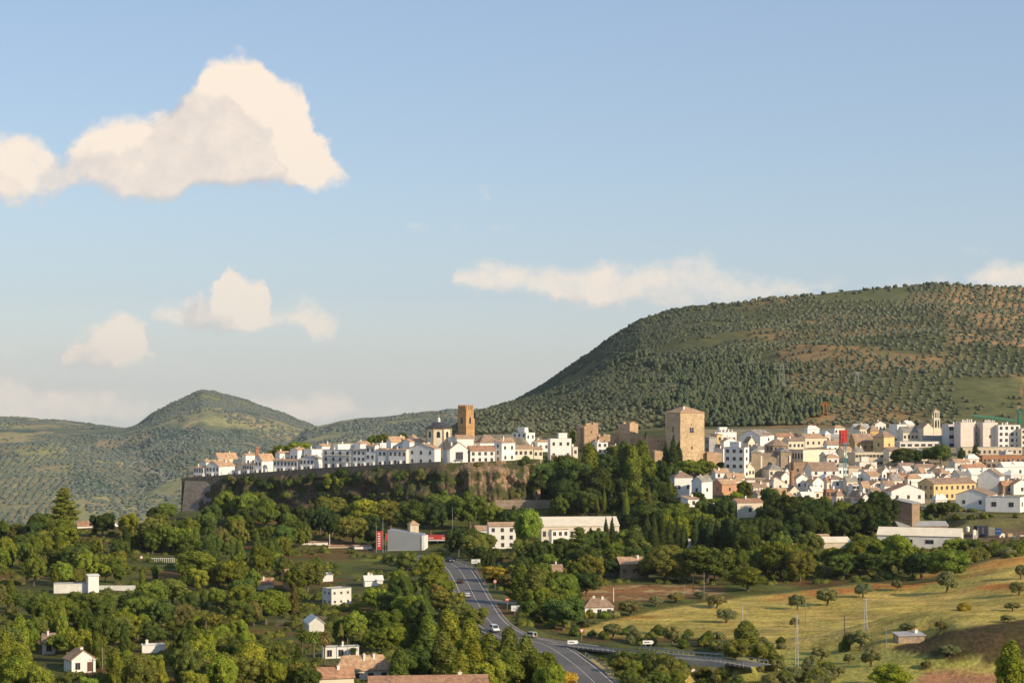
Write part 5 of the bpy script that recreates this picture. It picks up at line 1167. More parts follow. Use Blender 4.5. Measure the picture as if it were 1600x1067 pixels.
def protos():
    for v in range(5):   # round headed broadleaf, 8 m
        rs = random.Random(100+v); L = []
        R = 3.3+.3*(v % 3); cz = 4.3
        n = 62
        for k in range(n):
            z = 1-2*(k+.5)/n; a = k*2.39996+rs.uniform(-.4, .4); q = math.sqrt(1-z*z); rr = R*rs.uniform(.5, .9)*(1+.18*math.sin(a*2+v))
            if z < -.8: continue
            s = rs.choice([.5, .65, .8, .95, 1.15])*(1.0 if z > -.2 else .85)*rs.uniform(.9, 1.1); L.append(((math.cos(a)*q*rr, math.sin(a)*q*rr, cz+z*rr*(1.02 if z > 0 else .95)), (s, s, s*.9)))
        L.append(((0, 0, cz), (2.0, 2.0, 2.0)))
        P_('broad', v, crown(L, 9500, .17, v), limb_trunk(1.9, 5.5, .26, 2.0, v), 8.0, 2*R*.98)
    for v in range(3):   # poplar / willow like, feathery upright plumes, 12 m
        rs = random.Random(200+v); L = []
        for k in range(36):
            t = (k+.5)/36; z = 1.2+10*t; rad = 2.6*math.sin(math.pi*min(1, .15+t*.9))**.7; a = k*2.4; q = rad*rs.uniform(.2, .75); s = rs.uniform(.7, 1.15)
            L.append(((math.cos(a)*q, math.sin(a)*q, z), (s*.85, s*.85, s*1.7)))
        P_('poplar', v, crown(L, 8000, .2, 20+v, .1, 2.0), limb_trunk(3.5, 11, .25, 1.0, v), 13.0, 5.4)
    for v in range(3):   # cypress, 10 m
        rs = random.Random(300+v); L = []
        for k in range(13):
            t = k/12; z = .9+8.2*t; w = .95*(1-t**2.2)*(.65+.5*min(1, t*4))+.12; L.append(((rs.uniform(-.14, .14), rs.uniform(-.14, .14), z), (w, w, .95)))
        P_('cypress', v, crown(L, 2600, .17, 30+v, .2, 1.8), limb_trunk(1.2, 3, .16, .2, v, 3, False), 10.0, 2.1)
    for v in range(2):   # irregular pine / cedar, 14 m
        rs = random.Random(400+v); L = []
        for k in range(26):
            t = k/25; z = 2.6+10.6*t; rad = 3.6*(1-t)**.8*(.75+.5*rs.random())+.3; a = k*2.4+rs.uniform(-.5, .5); s = rs.uniform(.75, 1.15)*(1.15-.4*t)
            L.append(((math.cos(a)*rad*.72, math.sin(a)*rad*.72, z), (s*1.3, s*1.3, s*.62)))
            if k % 2 == 0: L.append(((math.cos(a+2)*rad*.3, math.sin(a+2)*rad*.3, z+.3), (s, s, s)))
        P_('pine', v, crown(L, 5600, .2, 40+v, .5, 1.3), limb_trunk(9, 12, .3, 1.6, v, 6), 14.0, 6.4)
    for v in range(2):   # umbrella pine, 9 m wide dome
        rs = random.Random(500+v); L = []
        for k in range(40):
            z = 1-(k+.5)/40*1.15; a = k*2.39996; q = math.sqrt(max(0, 1-z*z)); s = rs.uniform(.8, 1.25); L.append(((math.cos(a)*q*4.3, math.sin(a)*q*4.3, 4.0+z*3.6), (s*1.15, s*1.15, s)))
        L.append(((0, 0, 5), (3, 3, 2)))
        P_('umbrella', v, crown(L, 9500, .15, 50+v, .3), limb_trunk(4, 6, .3, 2.6, v, 7), 8.6, 10.6)
    for v in range(4):   # olive, 4.4 m
        rs = random.Random(600+v); L = []
        for k in range(17):
            z = 1-2*(k+.5)/17; a = k*2.39996+rs.uniform(-.3, .3); q = math.sqrt(1-z*z); rr = rs.uniform(1.15, 1.75); s = rs.uniform(.55, .95)
            if z < -.7: continue
            L.append(((math.cos(a)*q*rr, math.sin(a)*q*rr, 2.35+z*rr*.72), (s, s, s*.85)))
        L.append(((0, 0, 2.3), (1.1, 1.1, .9)))
        P_('olive', v, crown(L, 3600, .13, 60+v, .2, 1.4), limb_trunk(1.2, 2.6, .22, .9, v, 4), 4.3, 4.5)
    for v in range(4):   # bush, 2.4 m, foliage down to the ground
        rs = random.Random(700+v); L = []
        for k in range(13):
            a = k*2.4; q = rs.uniform(.1, 1.35); s = rs.uniform(.5, .85); L.append(((math.cos(a)*q, math.sin(a)*q, .45+(1.5-q)*rs.uniform(.3, .9)), (s, s, s*.9)))
        P_('bush', v, crown(L, 2200, .12, 70+v, .3, 1.4), limb_trunk(.5, 1.2, .07, .5, v, 4), 2.3, 3.6)
    for v in range(2):   # palm
        rs = np.random.RandomState(800+v); Vs = []; Fs = []; n0 = 0
        for k in range(64):
            a = k*2.39996; el = 1.35-2.2*(k/63.); Lf = rs.uniform(2.0, 2.5); prev = None; d = np.array([math.cos(a), math.sin(a)]); p = np.array([0., 0., 6.2]); w0 = .32
            for sgm in range(7):
                e2 = el-.26*sgm; w = w0*(1-abs(sgm-2.5)/5.2); side = np.array([-d[1], d[0], 0])*w
                cur = (p-side+np.array([0, 0, -w*.5]), p.copy(), p+side+np.array([0, 0, -w*.5]))
                if prev is not None:
                    Vs += [prev[0], prev[1], cur[1], cur[0], prev[1], prev[2], cur[2], cur[1]]; Fs += [[n0, n0+1, n0+2, n0+3], [n0+4, n0+5, n0+6, n0+7]]; n0 += 8
                prev = cur; p = p+np.array([d[0]*math.cos(e2), d[1]*math.cos(e2), math.sin(e2)])*Lf/6
        cr = npmesh('crown', np.array(Vs), np.array(Fs), [LEAF]); m = MB(); m.tube([(0, 0, -.8), (.05, 0, 2), (0, 0, 4.2), (0, 0, 6.2)], [.3, .24, .26, .42], 9)
        for k in range(16): a = k*2.4; m.tube([(0, 0, 6.1-.07*k), (math.cos(a)*.5, math.sin(a)*.5, 5.5-.07*k)], [.12, .05], 4)
        P_('palm', v, cr, m.mesh('trunk', [BARK]), 7.6, 4.4)
TONES = {'green': (.19, .245, .062), 'dark': (.08, .12, .05), 'olive green': (.215, .245, .085), 'yellow green': (.28, .33, .075), 'bright green': (.24, .32, .07), 'grey green': (.26, .27, .155), 'brownish': (.23, .215, .1), 'deep green': (.125, .18, .062), 'golden': (.5, .38, .08)}
SPECIES = {'broad': ('broadleaf_tree', 'round tree', 'tree'), 'poplar': ('poplar_tree', 'feathery tree', 'tree'), 'cypress': ('cypress_tree', 'narrow cypress', 'cypress'), 'pine': ('pine_tree', 'tiered pine', 'pine tree'),
           'umbrella': ('umbrella_pine', 'umbrella pine', 'pine tree'), 'olive': ('olive_tree', 'olive tree', 'olive tree'), 'bush': ('bush', 'bush', 'bush'), 'palm': ('palm_tree', 'palm', 'palm tree')}
TREES = []   # dict(kind, tone, px, py, D, hgt, w, lab)
def tree(kind, px, top, base, wpx=None, tone='green', lab=None, D=None, grp=None):
    D = D or hit(px, base); s = F/D; TREES.append(dict(kind=kind, tone=tone, px=px, py=base, D=D, h=(base-top)/s, w=(wpx/s) if wpx else None, lab=lab, grp=grp))
LANDM = [(597, 835, 'the red banner'), (632, 842, 'the grey petrol station hall'), (785, 840, 'the white house by the road'), (905, 832, 'the long white warehouse'), (120, 915, 'the long garden wall'), (118, 1040, 'the bottom left cottage'), (237, 1012, 'the low white roofed building'), (524, 935, 'the white cube house'), (490, 1000, 'the palms'), (566, 1045, 'the hip roofed house'), (414, 914, 'the red roofed cottage'), (936, 950, 'the white farmhouse'), (988, 885, 'the brown walled villa'), (1450, 842, 'the industrial hall'), (1422, 998, 'the stone shed'), (1087, 1030, 'the road bridge'), (808, 966, 'the place board'), (909, 1000, 'the give way sign'), (730, 905, 'the upper main road'), (880, 1040, 'the lower main road'), (300, 780, 'the bastion'), (500, 780, 'the left half of the cliff'), (740, 770, 'the ochre cliff'), (1080, 740, 'the castle keep'), (980, 740, 'the castle ruin'), (1068, 760, 'the isolated white house'), (1160, 790, 'the bungalow with the carport'), (1240, 760, 'the round brick chimney'), (1400, 780, 'the three windowed gable'), (1500, 775, 'the orange building'), (1545, 830, 'the dark container'), (130, 825, 'the ridge houses'), (240, 882, 'the white railing'), (1245, 1010, 'the near lattice mast'), (1352, 960, 'the field mast'), (1160, 1005, 'the concrete post'), (490, 853, 'the petrol station shop'), (660, 1000, 'the tall poplar clump'), (1440, 720, 'the town terrace'), (1230, 850, 'the long brown shed'), (1500, 1000, 'the shaded bank'), (1320, 900, 'the top of the field')]
def finish_labels():
    from collections import defaultdict
    for t in TREES:
        if t['kind'] == 'broad' and t['h'] < 6.6: t['sp'] = ('lesser_broadleaf_tree', 'broadleaf tree', 'tree')  # ordinary broadleaf trees with the same crowns, only smaller
        else: t['sp'] = SPECIES[t['kind']]
    big = sorted([t for t in TREES if t['sp'][0] == 'broadleaf_tree'], key=lambda t: -t['h']/t['D']*(1 if t['lab'] is None else 9))
    for t in big[298:]: t['sp'] = ('lesser_broadleaf_tree', 'broadleaf tree', 'tree')
    for t in TREES:
        if t['lab']: continue
        d = sorted(LANDM, key=lambda a: math.hypot(a[0]-t['px'], (a[1]-t['py'])*1.6))
        def rel(a):
            dx = t['px']-a[0]; dy = t['py']-a[1]
            if abs(dx) > abs(dy)*1.1: return ('right of ' if dx > 0 else 'left of ')+a[2]
            return ('below ' if dy > 0 else 'above ')+a[2]
        size = {'bush': (1.6, 2.6), 'olive': (3.2, 4.6)}.get(t['kind'], (5.2, 8.2)); sz = 'small' if t['h'] < size[0] else 'large' if t['h'] > size[1] else 'middling'
        n2 = d[1][2].replace('the ', '')
        t['cand'] = ['%s %s %s %s' % (sz, t['tone'], t['sp'][1], rel(d[0])), '%s %s %s %s, near %s' % (sz, t['tone'], t['sp'][1], rel(d[0]), n2)]
    for lvl in (0, 1):
        g = defaultdict(list)
        for t in TREES:
            if t['lab'] is None: g[t['cand'][lvl]].append(t)
        for k, v in g.items():
            if len(v) == 1: v[0]['lab'] = k
    g = defaultdict(list)
    for t in TREES:
        if t['lab'] is None: g[t['cand'][1]].append(t)
    for k, v in g.items():
        v.sort(key=lambda t: t['px'])
        ords = ['leftmost', 'second', 'third', 'fourth', 'fifth', 'sixth', 'seventh', 'eighth', 'ninth']
        for i, t in enumerate(v):
            if len(v) <= 9: t['lab'] = ('rightmost' if i == len(v)-1 else ords[i]+(' from left' if i else ''))+' '+k
            else: t['lab'] = k; t['grp'] = t['grp'] or 'trees alike: '+k[:70]
            w = t['lab'].split()
            if len(w) > 16: t['lab'] = ' '.join(x for x in w if x not in ('middling', 'near'))
            if len(t['lab'].split()) > 16: t['lab'] = t['lab'].replace(' the ', ' ')
def plant_all():
    rs = random.Random(5)
    for t in TREES:
        pr = PROTO[t['kind']]; k = rs.randrange(len(pr)); cr, tr, ph, pw = pr[k]
        x = X(t['px'], t['D']); z = gz(x, t['D']); sz = t['h']/ph; sx = (t['w']/pw) if t['w'] else sz*rs.uniform(.9, 1.15)
        sp = t['sp']
        r = empty(sp[0], (x, t['D'], z), rs.uniform(0, 6.28), t['lab'], sp[2], t['grp']); r.scale = (sx, sx, sz)
        c = link('crown', cr, r); b = TONES[t['tone']]; f = rs.uniform(.78, 1.22); g = rs.uniform(-.12, .12)
        c.color = (b[0]*f*(1+g)*1.05, b[1]*f, b[2]*f*(1-g)*.9, 1)
        if t['kind'] != 'bush' or t['D'] < 560: link('trunk' if t['kind'] != 'bush' else 'stems', tr, r)
def inpoly(x, y, P):
    c = False; j = len(P)-1
    for i in range(len(P)):
        if (P[i][1] > y) != (P[j][1] > y) and x < (P[j][0]-P[i][0])*(y-P[i][1])/(P[j][1]-P[i][1])+P[i][0]: c = not c
        j = i
    return c
# windows in the picture that nearer trees must leave open: (px0, py0, px1, py1, distance of the thing seen there)
KEEP = [(606,826,662,858,775),(586,810,606,858,768),(661,834,702,852,790),(466,845,584,868,790),(766,818,803,852,830),(848,806,962,833,860),(862,828,888,845,820),(33,898,210,923,645),(90,1022,148,1050,470),(63,1004,84,1015,500),(215,1004,256,1016,500),(500,917,548,944,600),(500,895,516,907,650),(480,966,508,986,552),(524,1030,610,1060,468),(503,1008,560,1024,505),(568,903,598,914,640),(402,905,426,917,640),(910,935,960,957,602),(966,870,1008,898,680),(1380,822,1514,850,765),(1285,836,1328,850,755),(1400,988,1448,1005,492),(1525,815,1600,846,770),(1050,738,1115,775,868),(1112,735,1162,772,880),(1116,782,1192,806,802),(1498,765,1600,797,820),(1392,757,1446,782,850),(1402,787,1442,812,800),(119,815,142,828,868),(172,814,184,830,868),(1240,955,1250,1040,520),(1348,930,1358,980,520),(1155,978,1165,1022,520),(905,985,914,1008,505),(795,955,824,975,548),(768,918,778,934,612),(888,998,903,1014,490),(1005,1008,1022,1020,480),(1076,1012,1092,1024,484),(783,975,826,992,540),(572,1058,765,1067,455),(283,748,346,778,950),(1040,636,1106,725,955),(900,655,1000,690,1000),(254,880,275,890,742),(216,876,226,886,735),(418,978,440,992,560),(768,781,860,797,880),(1300,776,1350,792,850),(345,745,830,772,880),(720,772,775,782,880),(480,985,515,1010,520)]
ROADWIN = [[(690,878),(735,878),(760,925),(800,940),(800,990),(752,972),(715,915)],[(815,988),(850,992),(945,1006),(1135,1022),(1135,1036),(1000,1024),(893,1022),(945,1067),(905,1067),(862,1026),(815,1000)]]
PLACED = []
def clear_of_roads(x, D, r):
    for ln, w in ((MAIN, 5.6), (BRANCH, 4), (SLIP, 3)):
        for a in ln:
            if abs(a[0]-x) < w+r+8 and abs(a[1]-D) < w+r+8 and math.hypot(a[0]-x, a[1]-D) < w+r+.4: return False
    return True
def scatter(poly, n, kinds, tones, hr, seed, gap=.62, lo=None, tries=60, wf=1.0):
    """fill a patch of ground (outlined in the photo) with trees whose feet stand on it"""
    rs = random.Random(seed); xs = [p[0] for p in poly]; ys = [p[1] for p in poly]; got = 0
    for _ in range(n*tries):
        if got >= n: break
        px = rs.uniform(min(xs), max(xs)); py = rs.uniform(min(ys), max(ys))
        if not inpoly(px, py, poly): continue
        kind = rs.choice(kinds); hgt = rs.uniform(hr[0]*1.12, hr[1]*1.22)*(1 if kind not in ('cypress', 'pine') else 1.2)
        if kind == 'bush': hgt = rs.uniform(1.6, 3)
        if kind == 'olive': hgt = rs.uniform(3, 4.4)
        D = hit(px, py); x = X(px, D); pr = PROTO[kind][0]; w = hgt/pr[2]*pr[3]*wf; r = w/2; s = F/D
        if any(abs(q[0]-x) < (q[2]+r)*gap and math.hypot(q[0]-x, q[1]-D) < (q[2]+r)*gap for q in PLACED): continue
        if not clear_of_roads(x, D, r*.8): continue
        if any(abs(q[0]-x) < q[2]+r*.8 and math.hypot(q[0]-x, q[1]-D) < q[2]*.9+r*.7 for q in PADS): continue
        b = (px-r*s, py-hgt*s, px+r*s, py)
        if any(D < k[4]-1 and b[0] < k[2] and b[2] > k[0] and b[1] < k[3] and b[3] > k[1] for k in KEEP): continue
        bad = False
        for R in ROADWIN:
            for i in range(5):
                for j in range(5):
                    if inpoly(b[0]+(b[2]-b[0])*i/4, b[1]+(b[3]-b[1])*j/4, R): bad = True
        if bad: continue
        PLACED.append((x, D, r)); got += 1
        TREES.append(dict(kind=kind, tone=rs.choice(tones), px=px, py=py, D=D, h=hgt, w=w*rs.uniform(.9, 1.15), lab=None, grp=None))
def T(kind, px, top, base, w, tone='green', lab=None, D=None):
    tree(kind, px, top, base, w, tone, lab, D); t = TREES[-1]; PLACED.append((X(px, t['D']), t['D'], (w or 20)/2*t['D']/F*.9))
def handmade():
    # left ridge
    T('pine', 100, 775, 840, 44, 'green', 'tall lone pine on the left ridge against the far hills', 862)
    T('broad', 200, 800, 842, 36, 'yellow green', 'yellowish tree right of the narrow white gable end'); T('broad', 160, 800, 838, 36, 'dark'); T('broad', 229, 814, 848, 36, 'olive green'); T('broad', 98, 822, 866, 46, 'bright green'); T('broad', 262, 786, 812, 30, 'green'); T('broad', 240, 792, 815, 26, 'dark'); T('bush', 200, 838, 845, 22, 'olive green')
    # foot of the cliff
    for a in ((352,766,818,46,'green'),(385,768,822,52,'green'),(415,778,828,44,'green'),(440,786,826,40,'deep green'),(330,786,826,38,'deep green'),(470,788,830,34,'dark'),(500,790,836,36,'dark'),(530,742,795,46,'yellow green'),(520,772,826,58,'olive green'),(575,776,828,60,'yellow green'),(610,782,826,58,'olive green'),(645,780,836,56,'deep green'),(552,806,850,44,'olive green'),(690,768,824,60,'green'),(735,770,826,62,'green'),(672,778,835,50,'dark'),(770,786,836,50,'green'),(800,792,838,40,'deep green'),(762,752,772,22,'dark'),(826,754,778,26,'bright green')):
        T('broad', *a)
    # the wood under the castle
    for a in (('broad',858,720,778,66,'deep green'),('broad',838,738,782,44,'dark'),('poplar',921,691,772,52,'green'),('broad',900,715,785,62,'deep green'),('broad',935,730,790,60,'dark'),('poplar',975,690,778,46,'deep green'),('poplar',1003,688,778,50,'green'),('poplar',988,694,782,44,'green'),('broad',885,748,800,48,'dark'),('cypress',1052,679,742,15,'dark'),('cypress',1041,690,738,13,'dark'),('cypress',1061,690,740,13,'dark'),('broad',1030,715,760,34,'dark'),('broad',1046,724,768,36,'deep green'),('broad',1078,716,748,46,'green'),('broad',1100,718,748,44,'green'),('cypress',1009.5,674,700,8,'dark'),('broad',895,672,700,14,'green'),('broad',1015,740,780,40,'dark'),('broad',960,745,790,44,'dark')):
        T(*a)
    # plateau trees, round tops over the roofs
    for a in (('broad',440,697,722,30,'yellow green'),('broad',468,692,718,36,'bright green'),('broad',425,703,722,18,'olive green'),('broad',583,686,706,22,'bright green'),('broad',597,686,706,22,'green'),('broad',629,684,700,16,'deep green')):
        T(*a, D=1000)
    # centre
    for a in (('broad',826,793,864,48,'bright green'),('broad',716,822,870,38,'dark'),('broad',742,826,866,50,'deep green'),('broad',758,832,862,40,'olive green'),('pine',905,822,896,48,'deep green'),('cypress',947,808,852,9,'dark'),('cypress',956.5,806,852,9,'dark'),('cypress',923,824,852,14,'dark'),('poplar',992,820,876,50,'olive green'),('broad',960,846,880,40,'green'),('umbrella',1042,851,908,84,'olive green'),('broad',1106,848,912,76,'deep green'),('broad',1142,856,908,48,'deep green'),('broad',1065,870,910,40,'green'),('broad',1220,846,906,56,'green'),('broad',1250,858,908,48,'olive green'),('broad',1168,886,923,56,'green'),('poplar',836,884,958,54,'olive green'),('broad',878,894,960,54,'green'),('broad',880,930,985,60,'deep green'),('poplar',812,880,938,44,'green'),('broad',776,884,910,44,'golden'),('broad',800,895,925,46,'brownish'),('broad',855,862,900,44,'green'),('broad',930,862,896,26,'golden'),('broad',878,846,884,40,'deep green'),('broad',845,846,884,34,'green'),('broad',953,872,902,34,'dark'),('broad',1010,876,904,30,'deep green')):
        T(*a)
    for i, px in enumerate((1012,1022,1034,1046,1058,1068,1086,1098,1108,1118,1128,1137,1180,1190,1198)):
        T('cypress', px, 806+((i*37) % 17)-5, 862+((i*13) % 7), 13, 'dark')
    for a in ((1010,790,835,60,'deep green'),(1050,788,838,60,'green'),(1085,796,850,56,'yellow green'),(1060,802,852,48,'bright green'),(1110,804,852,44,'olive green'),(975,802,832,40,'dark'),(1145,806,866,40,'dark'),(1165,815,872,40,'dark'),(1170,830,880,44,'deep green')): T('broad', *a)
    # dark wood right
    for a in (('broad',1232,768,834,64,'dark'),('broad',1205,790,842,44,'dark'),('broad',1265,786,840,40,'dark'),('broad',1290,790,838,44,'deep green'),('broad',1315,782,832,40,'green'),('broad',1345,780,838,52,'dark'),('broad',1378,770,830,56,'dark'),('broad',1398,784,822,40,'dark'),('broad',1320,800,842,50,'dark'),('broad',1362,796,842,50,'dark'),('broad',1458,786,808,24,'deep green'),('broad',1480,784,806,34,'deep green'),('broad',1255,800,850,50,'dark')): T(*a)
    # in front of the industrial hall
    for a in (('broad',1352,838,892,70,'green'),('broad',1405,836,896,52,'bright green'),('broad',1372,862,902,60,'deep green'),('broad',1320,864,904,52,'deep green'),('broad',1440,862,904,56,'deep green'),('broad',1478,858,906,66,'green'),('broad',1430,852,872,20,'bright green'),('broad',1495,840,872,46,'bright green'),('broad',1518,840,870,36,'deep green'),('poplar',1243,872,908,40,'yellow green'),('bush',1290,884,902,34,'grey green'),('bush',1312,880,900,26,'green'),('bush',1535,856,872,32,'olive green'),('bush',1555,850,868,30,'deep green'),('bush',1575,852,868,30,'grey green'),('bush',1592,848,866,24,'green'),('bush',1380,888,904,30,'olive green')): T(*a)
    # town trees
    for a in (('broad',1408,700,728,38,'dark'),('broad',1432,702,726,26,'dark'),('broad',1450,698,724,26,'deep green'),('broad',1470,692,726,34,'deep green'),('cypress',1502,699,720,12,'deep green'),('pine',1524,695,724,17,'dark'),('broad',1300,686,700,18,'deep green'),('broad',1385,702,714,16,'olive green'),('broad',1163,752,786,26,'green'),('broad',1120,778,795,34,'yellow green'),('broad',1150,768,792,30,'bright green'),('broad',1208,772,790,28,'green'),('broad',1090,770,788,26,'dark'),('cypress',1196,722,742,6,'dark'),('broad',1125,722,736,14,'dark')): T(*a)
    # field olives and bushes
    F_ = 'olive trees standing in the green field'
    for a in ((1120,929,951,34),(1135,949,973,34),(1246,926,952,30),(1293,919,947,40),(1349,909,933,32),(1402,906,923,20),(1479,889,926,36),(1595,880,905,24),(1592,908,930,34),(1582,940,955,26),(1242,964,980,18),(1418,977,991,26),(1470,972,988,24),(1575,960,972,26),(1050,976,1010,30),(990,982,1003,28),(958,972,998,34),(985,937,962,44),(1025,930,948,24),(1056,925,941,30),(1095,923,935,24),(918,964,980,36),(1327,984,1016,14),(1362,1011,1042,34),(1483,1010,1030,36),(1447,1033,1047,20),(1327,1020,1036,20),(1310,1040,1058,26),(1265,1024,1060,30),(1238,1038,1067,36),(1283,1010,1032,34),(1345,984,1016,38),(1215,1030,1052,26),(1205,1050,1075,34)):
        T('olive', *a[:3], a[3], 'grey green')
    T('bush', 1507, 941, 954, 26, 'golden', 'single bush with yellow blossom in the green field')
    for a in (('poplar',1165,968,1024,60,'olive green'),('broad',1150,998,1036,44,'olive green'),('broad',1185,1000,1040,44,'olive green'),('broad',1390,1038,1080,66,'bright green'),('poplar',1580,1002,1090,60,'bright green'),('bush',1320,992,1018,18,'deep green'),('bush',1205,1010,1040,40,'olive green'),('bush',1100,1044,1062,40,'olive green'),('bush',1130,1040,1062,40,'olive green')): T(*a)
    # bushes in the gully
    scatter([(905,1020),(1075,1034),(1060,1085),(975,1085),(930,1040)], 40, ['bush','bush','olive'], ['olive green','deep green','green'], (2,3), 21, .5)
    scatter([(1100,1045),(1300,1040),(1290,1085),(1100,1085)], 22, ['bush','olive'], ['olive green','grey green'], (2,3), 22, .6)
    scatter([(860,972),(1150,1000),(1230,1002),(1230,1015),(1130,1018),(985,1010),(880,1000)], 30, ['bush'], ['deep green','olive green','grey green'], (2,3), 23, .5)
    for a in (('bush',922,951,966,22,'olive green'),('bush',944,951,965,24,'green'),('bush',958,950,964,20,'grey green'),('bush',905,948,966,20,'deep green')): T(*a)
    for a in (('broad',935,826,862,38,'deep green'),('broad',975,828,862,34,'green'),('broad',1388,840,868,36,'deep green'),('broad',880,838,868,30,'deep green')): T(*a)
    # plume clump beside the road
    for a in (('poplar',700,952,1050,60,'yellow green'),('poplar',668,962,1058,56,'green'),('poplar',735,966,1058,56,'yellow green'),('poplar',645,975,1056,50,'deep green'),('poplar',765,985,1062,54,'green'),('poplar',795,980,1066,54,'olive green'),('poplar',690,985,1070,60,'olive green'),('poplar',740,1000,1085,60,'yellow green'),('poplar',822,992,1080,56,'olive green'),('poplar',720,1015,1095,56,'yellow green'),('broad',790,1015,1085,70,'green'),('broad',848,1012,1085,58,'green'),('broad',860,1035,1095,50,'bright green'),('bush',878,1042,1066,46,'golden'),('broad',645,1010,1068,56,'deep green'),('broad',760,1030,1100,60,'yellow green'),('poplar',625,1008,1072,44,'deep green'),('broad',665,1030,1060,50,'deep green')): T(*a)
    # left of the upper road
    for a in (('broad',720,940,975,44,'olive green'),('broad',700,920,962,50,'olive green'),('broad',678,895,930,44,'green'),('bush',700,905,922,34,'yellow green'),('bush',690,890,904,28,'olive green'),('broad',634,860,895,34,'olive green'),('bush',655,884,900,30,'yellow green'),('broad',740,948,985,44,'olive green'),('broad',600,950,1000,52,'green'),('broad',640,925,972,52,'green'),('broad',610,925,965,40,'deep green'),('broad',480,820,856,14,'olive green')): T(*a)
    # palms
    for px, tp, bs, w, lab in ((472, 981, 1030, 26, 'leftmost of the three palms, dark and leafy'), (490, 984, 1034, 26, 'middle one of the three palms in a row'), (507, 984, 1040, 26, 'rightmost of the three palms, browner and lit by the sun')):
        T('palm', px, tp, bs, w, 'green' if px < 500 else 'brownish', lab)
    T('palm', 552, 1012, 1030, 18, 'dark', 'small dark palm behind the hip roofed house'); T('palm', 934, 868, 904, 20, 'yellow green', 'pale palm left of the brown walled villa')
    # big left valley trees
    for a in (('broad',415,922,976,66,'bright green'),('broad',375,935,985,50,'deep green'),('broad',440,935,962,30,'green'),('broad',480,875,925,60,'olive green'),('broad',310,862,912,70,'green'),('broad',270,905,945,56,'olive green'),('broad',360,872,920,50,'green'),('broad',235,905,958,60,'green'),('broad',65,925,972,60,'deep green'),('broad',100,935,985,56,'green'),('broad',130,922,970,50,'deep green'),('broad',160,925,970,46,'olive green'),('broad',205,925,968,56,'dark'),('cypress',174,960,998,9,'dark'),('cypress',34,975,1020,8,'dark'),('poplar',30,960,1030,40,'bright green'),('poplar',8,985,1060,36,'yellow green'),('broad',25,1025,1085,60,'bright green'),('broad',235,1020,1068,50,'yellow green'),('broad',290,1005,1070,56,'olive green'),('poplar',290,1010,1080,40,'olive green'),('broad',200,1020,1072,50,'green'),('broad',340,955,1005,60,'olive green'),('broad',320,985,1030,50,'green'),('broad',105,985,1022,60,'green'),('broad',60,965,1005,44,'olive green'),('broad',215,968,1000,40,'deep green'),('broad',240,980,1008,36,'deep green'),('broad',420,1000,1058,60,'olive green'),('broad',380,1020,1085,66,'olive green'),('broad',450,1025,1080,60,'green'),('broad',340,1030,1080,50,'olive green'),('broad',480,1040,1090,44,'deep green'),('broad',590,985,1022,48,'green'),('broad',615,975,1020,50,'bright green'),('broad',560,985,1012,36,'olive green')): T(*a)
def fill():
    left = ['broad']*7+['bush','poplar']; tn = ['green','green','green','olive green','deep green','bright green','yellow green','deep green','brownish']
    scatter([(-60,838),(60,836),(160,842),(300,828),(480,832),(600,840),(600,858),(460,852),(300,862),(120,872),(-60,885)], 80, left, ['green','deep green','olive green','dark','green'], (5.5,10), 31, .55)
    scatter([(-60,880),(120,868),(300,858),(460,850),(540,878),(690,884),(700,905),(560,935),(300,925),(60,935),(-60,930)], 95, left, tn, (5,9.5), 32, .58)
    scatter([(-60,935),(60,935),(300,925),(560,935),(715,925),(740,975),(640,1000),(300,1010),(-60,1010)], 78, left, tn, (4,8.5), 33, .6)
    scatter([(-60,1010),(300,1005),(620,1000),(640,1085),(560,1095),(-60,1100)], 60, left+['poplar'], ['green','olive green','yellow green','bright green','deep green'], (4.5,8.5), 34, .62)
    scatter([(690,860),(760,856),(860,850),(960,850),(1000,880),(1120,905),(960,912),(900,940),(830,935),(760,905),(735,880)], 60, left, ['green','deep green','olive green','dark'], (5,9), 35, .55)
    scatter([(830,940),(900,932),(905,965),(870,985),(815,975),(800,945)], 16, left, ['green','deep green'], (4,8), 36, .55)
    scatter([(860,795),(960,790),(1060,785),(1130,800),(1180,830),(1180,870),(1040,850),(960,808),(860,806)], 50, left+['cypress'], ['deep green','dark','green','olive green'], (6,10), 37, .5)
    scatter([(1130,812),(1400,800),(1400,838),(1290,846),(1180,876),(1140,850)], 50, left, ['dark','deep green','dark'], (7,11), 38, .5)
    scatter([(1180,860),(1300,862),(1520,858),(1530,880),(1500,905),(1300,905),(1180,908)], 40, left, ['deep green','green','olive green'], (5,9), 39, .52)
    scatter([(820,740),(1010,735),(1060,745),(1040,785),(960,778),(850,790)], 30, ['broad'], ['deep green','dark'], (6,11), 40, .5)
    scatter([(1520,852),(1640,845),(1640,862),(1520,874)], 22, ['bush','broad'], ['green','grey green','olive green'], (3,4.5), 41, .5)
    scatter([(1430,798),(1600,800),(1600,812),(1440,812)], 18, ['bush'], ['green','olive green'], (2,3), 42, .5)
    scatter([(700,785),(860,800),(1050,790),(1050,800),(860,812),(700,800)], 24, ['broad','bush'], ['green','olive green','deep green'], (5,8), 43, .5)
    scatter([(1070,780),(1200,790),(1300,795),(1300,812),(1200,810),(1070,800)], 20, ['broad','bush'], ['green','deep green','bright green'], (4,7), 44, .55)
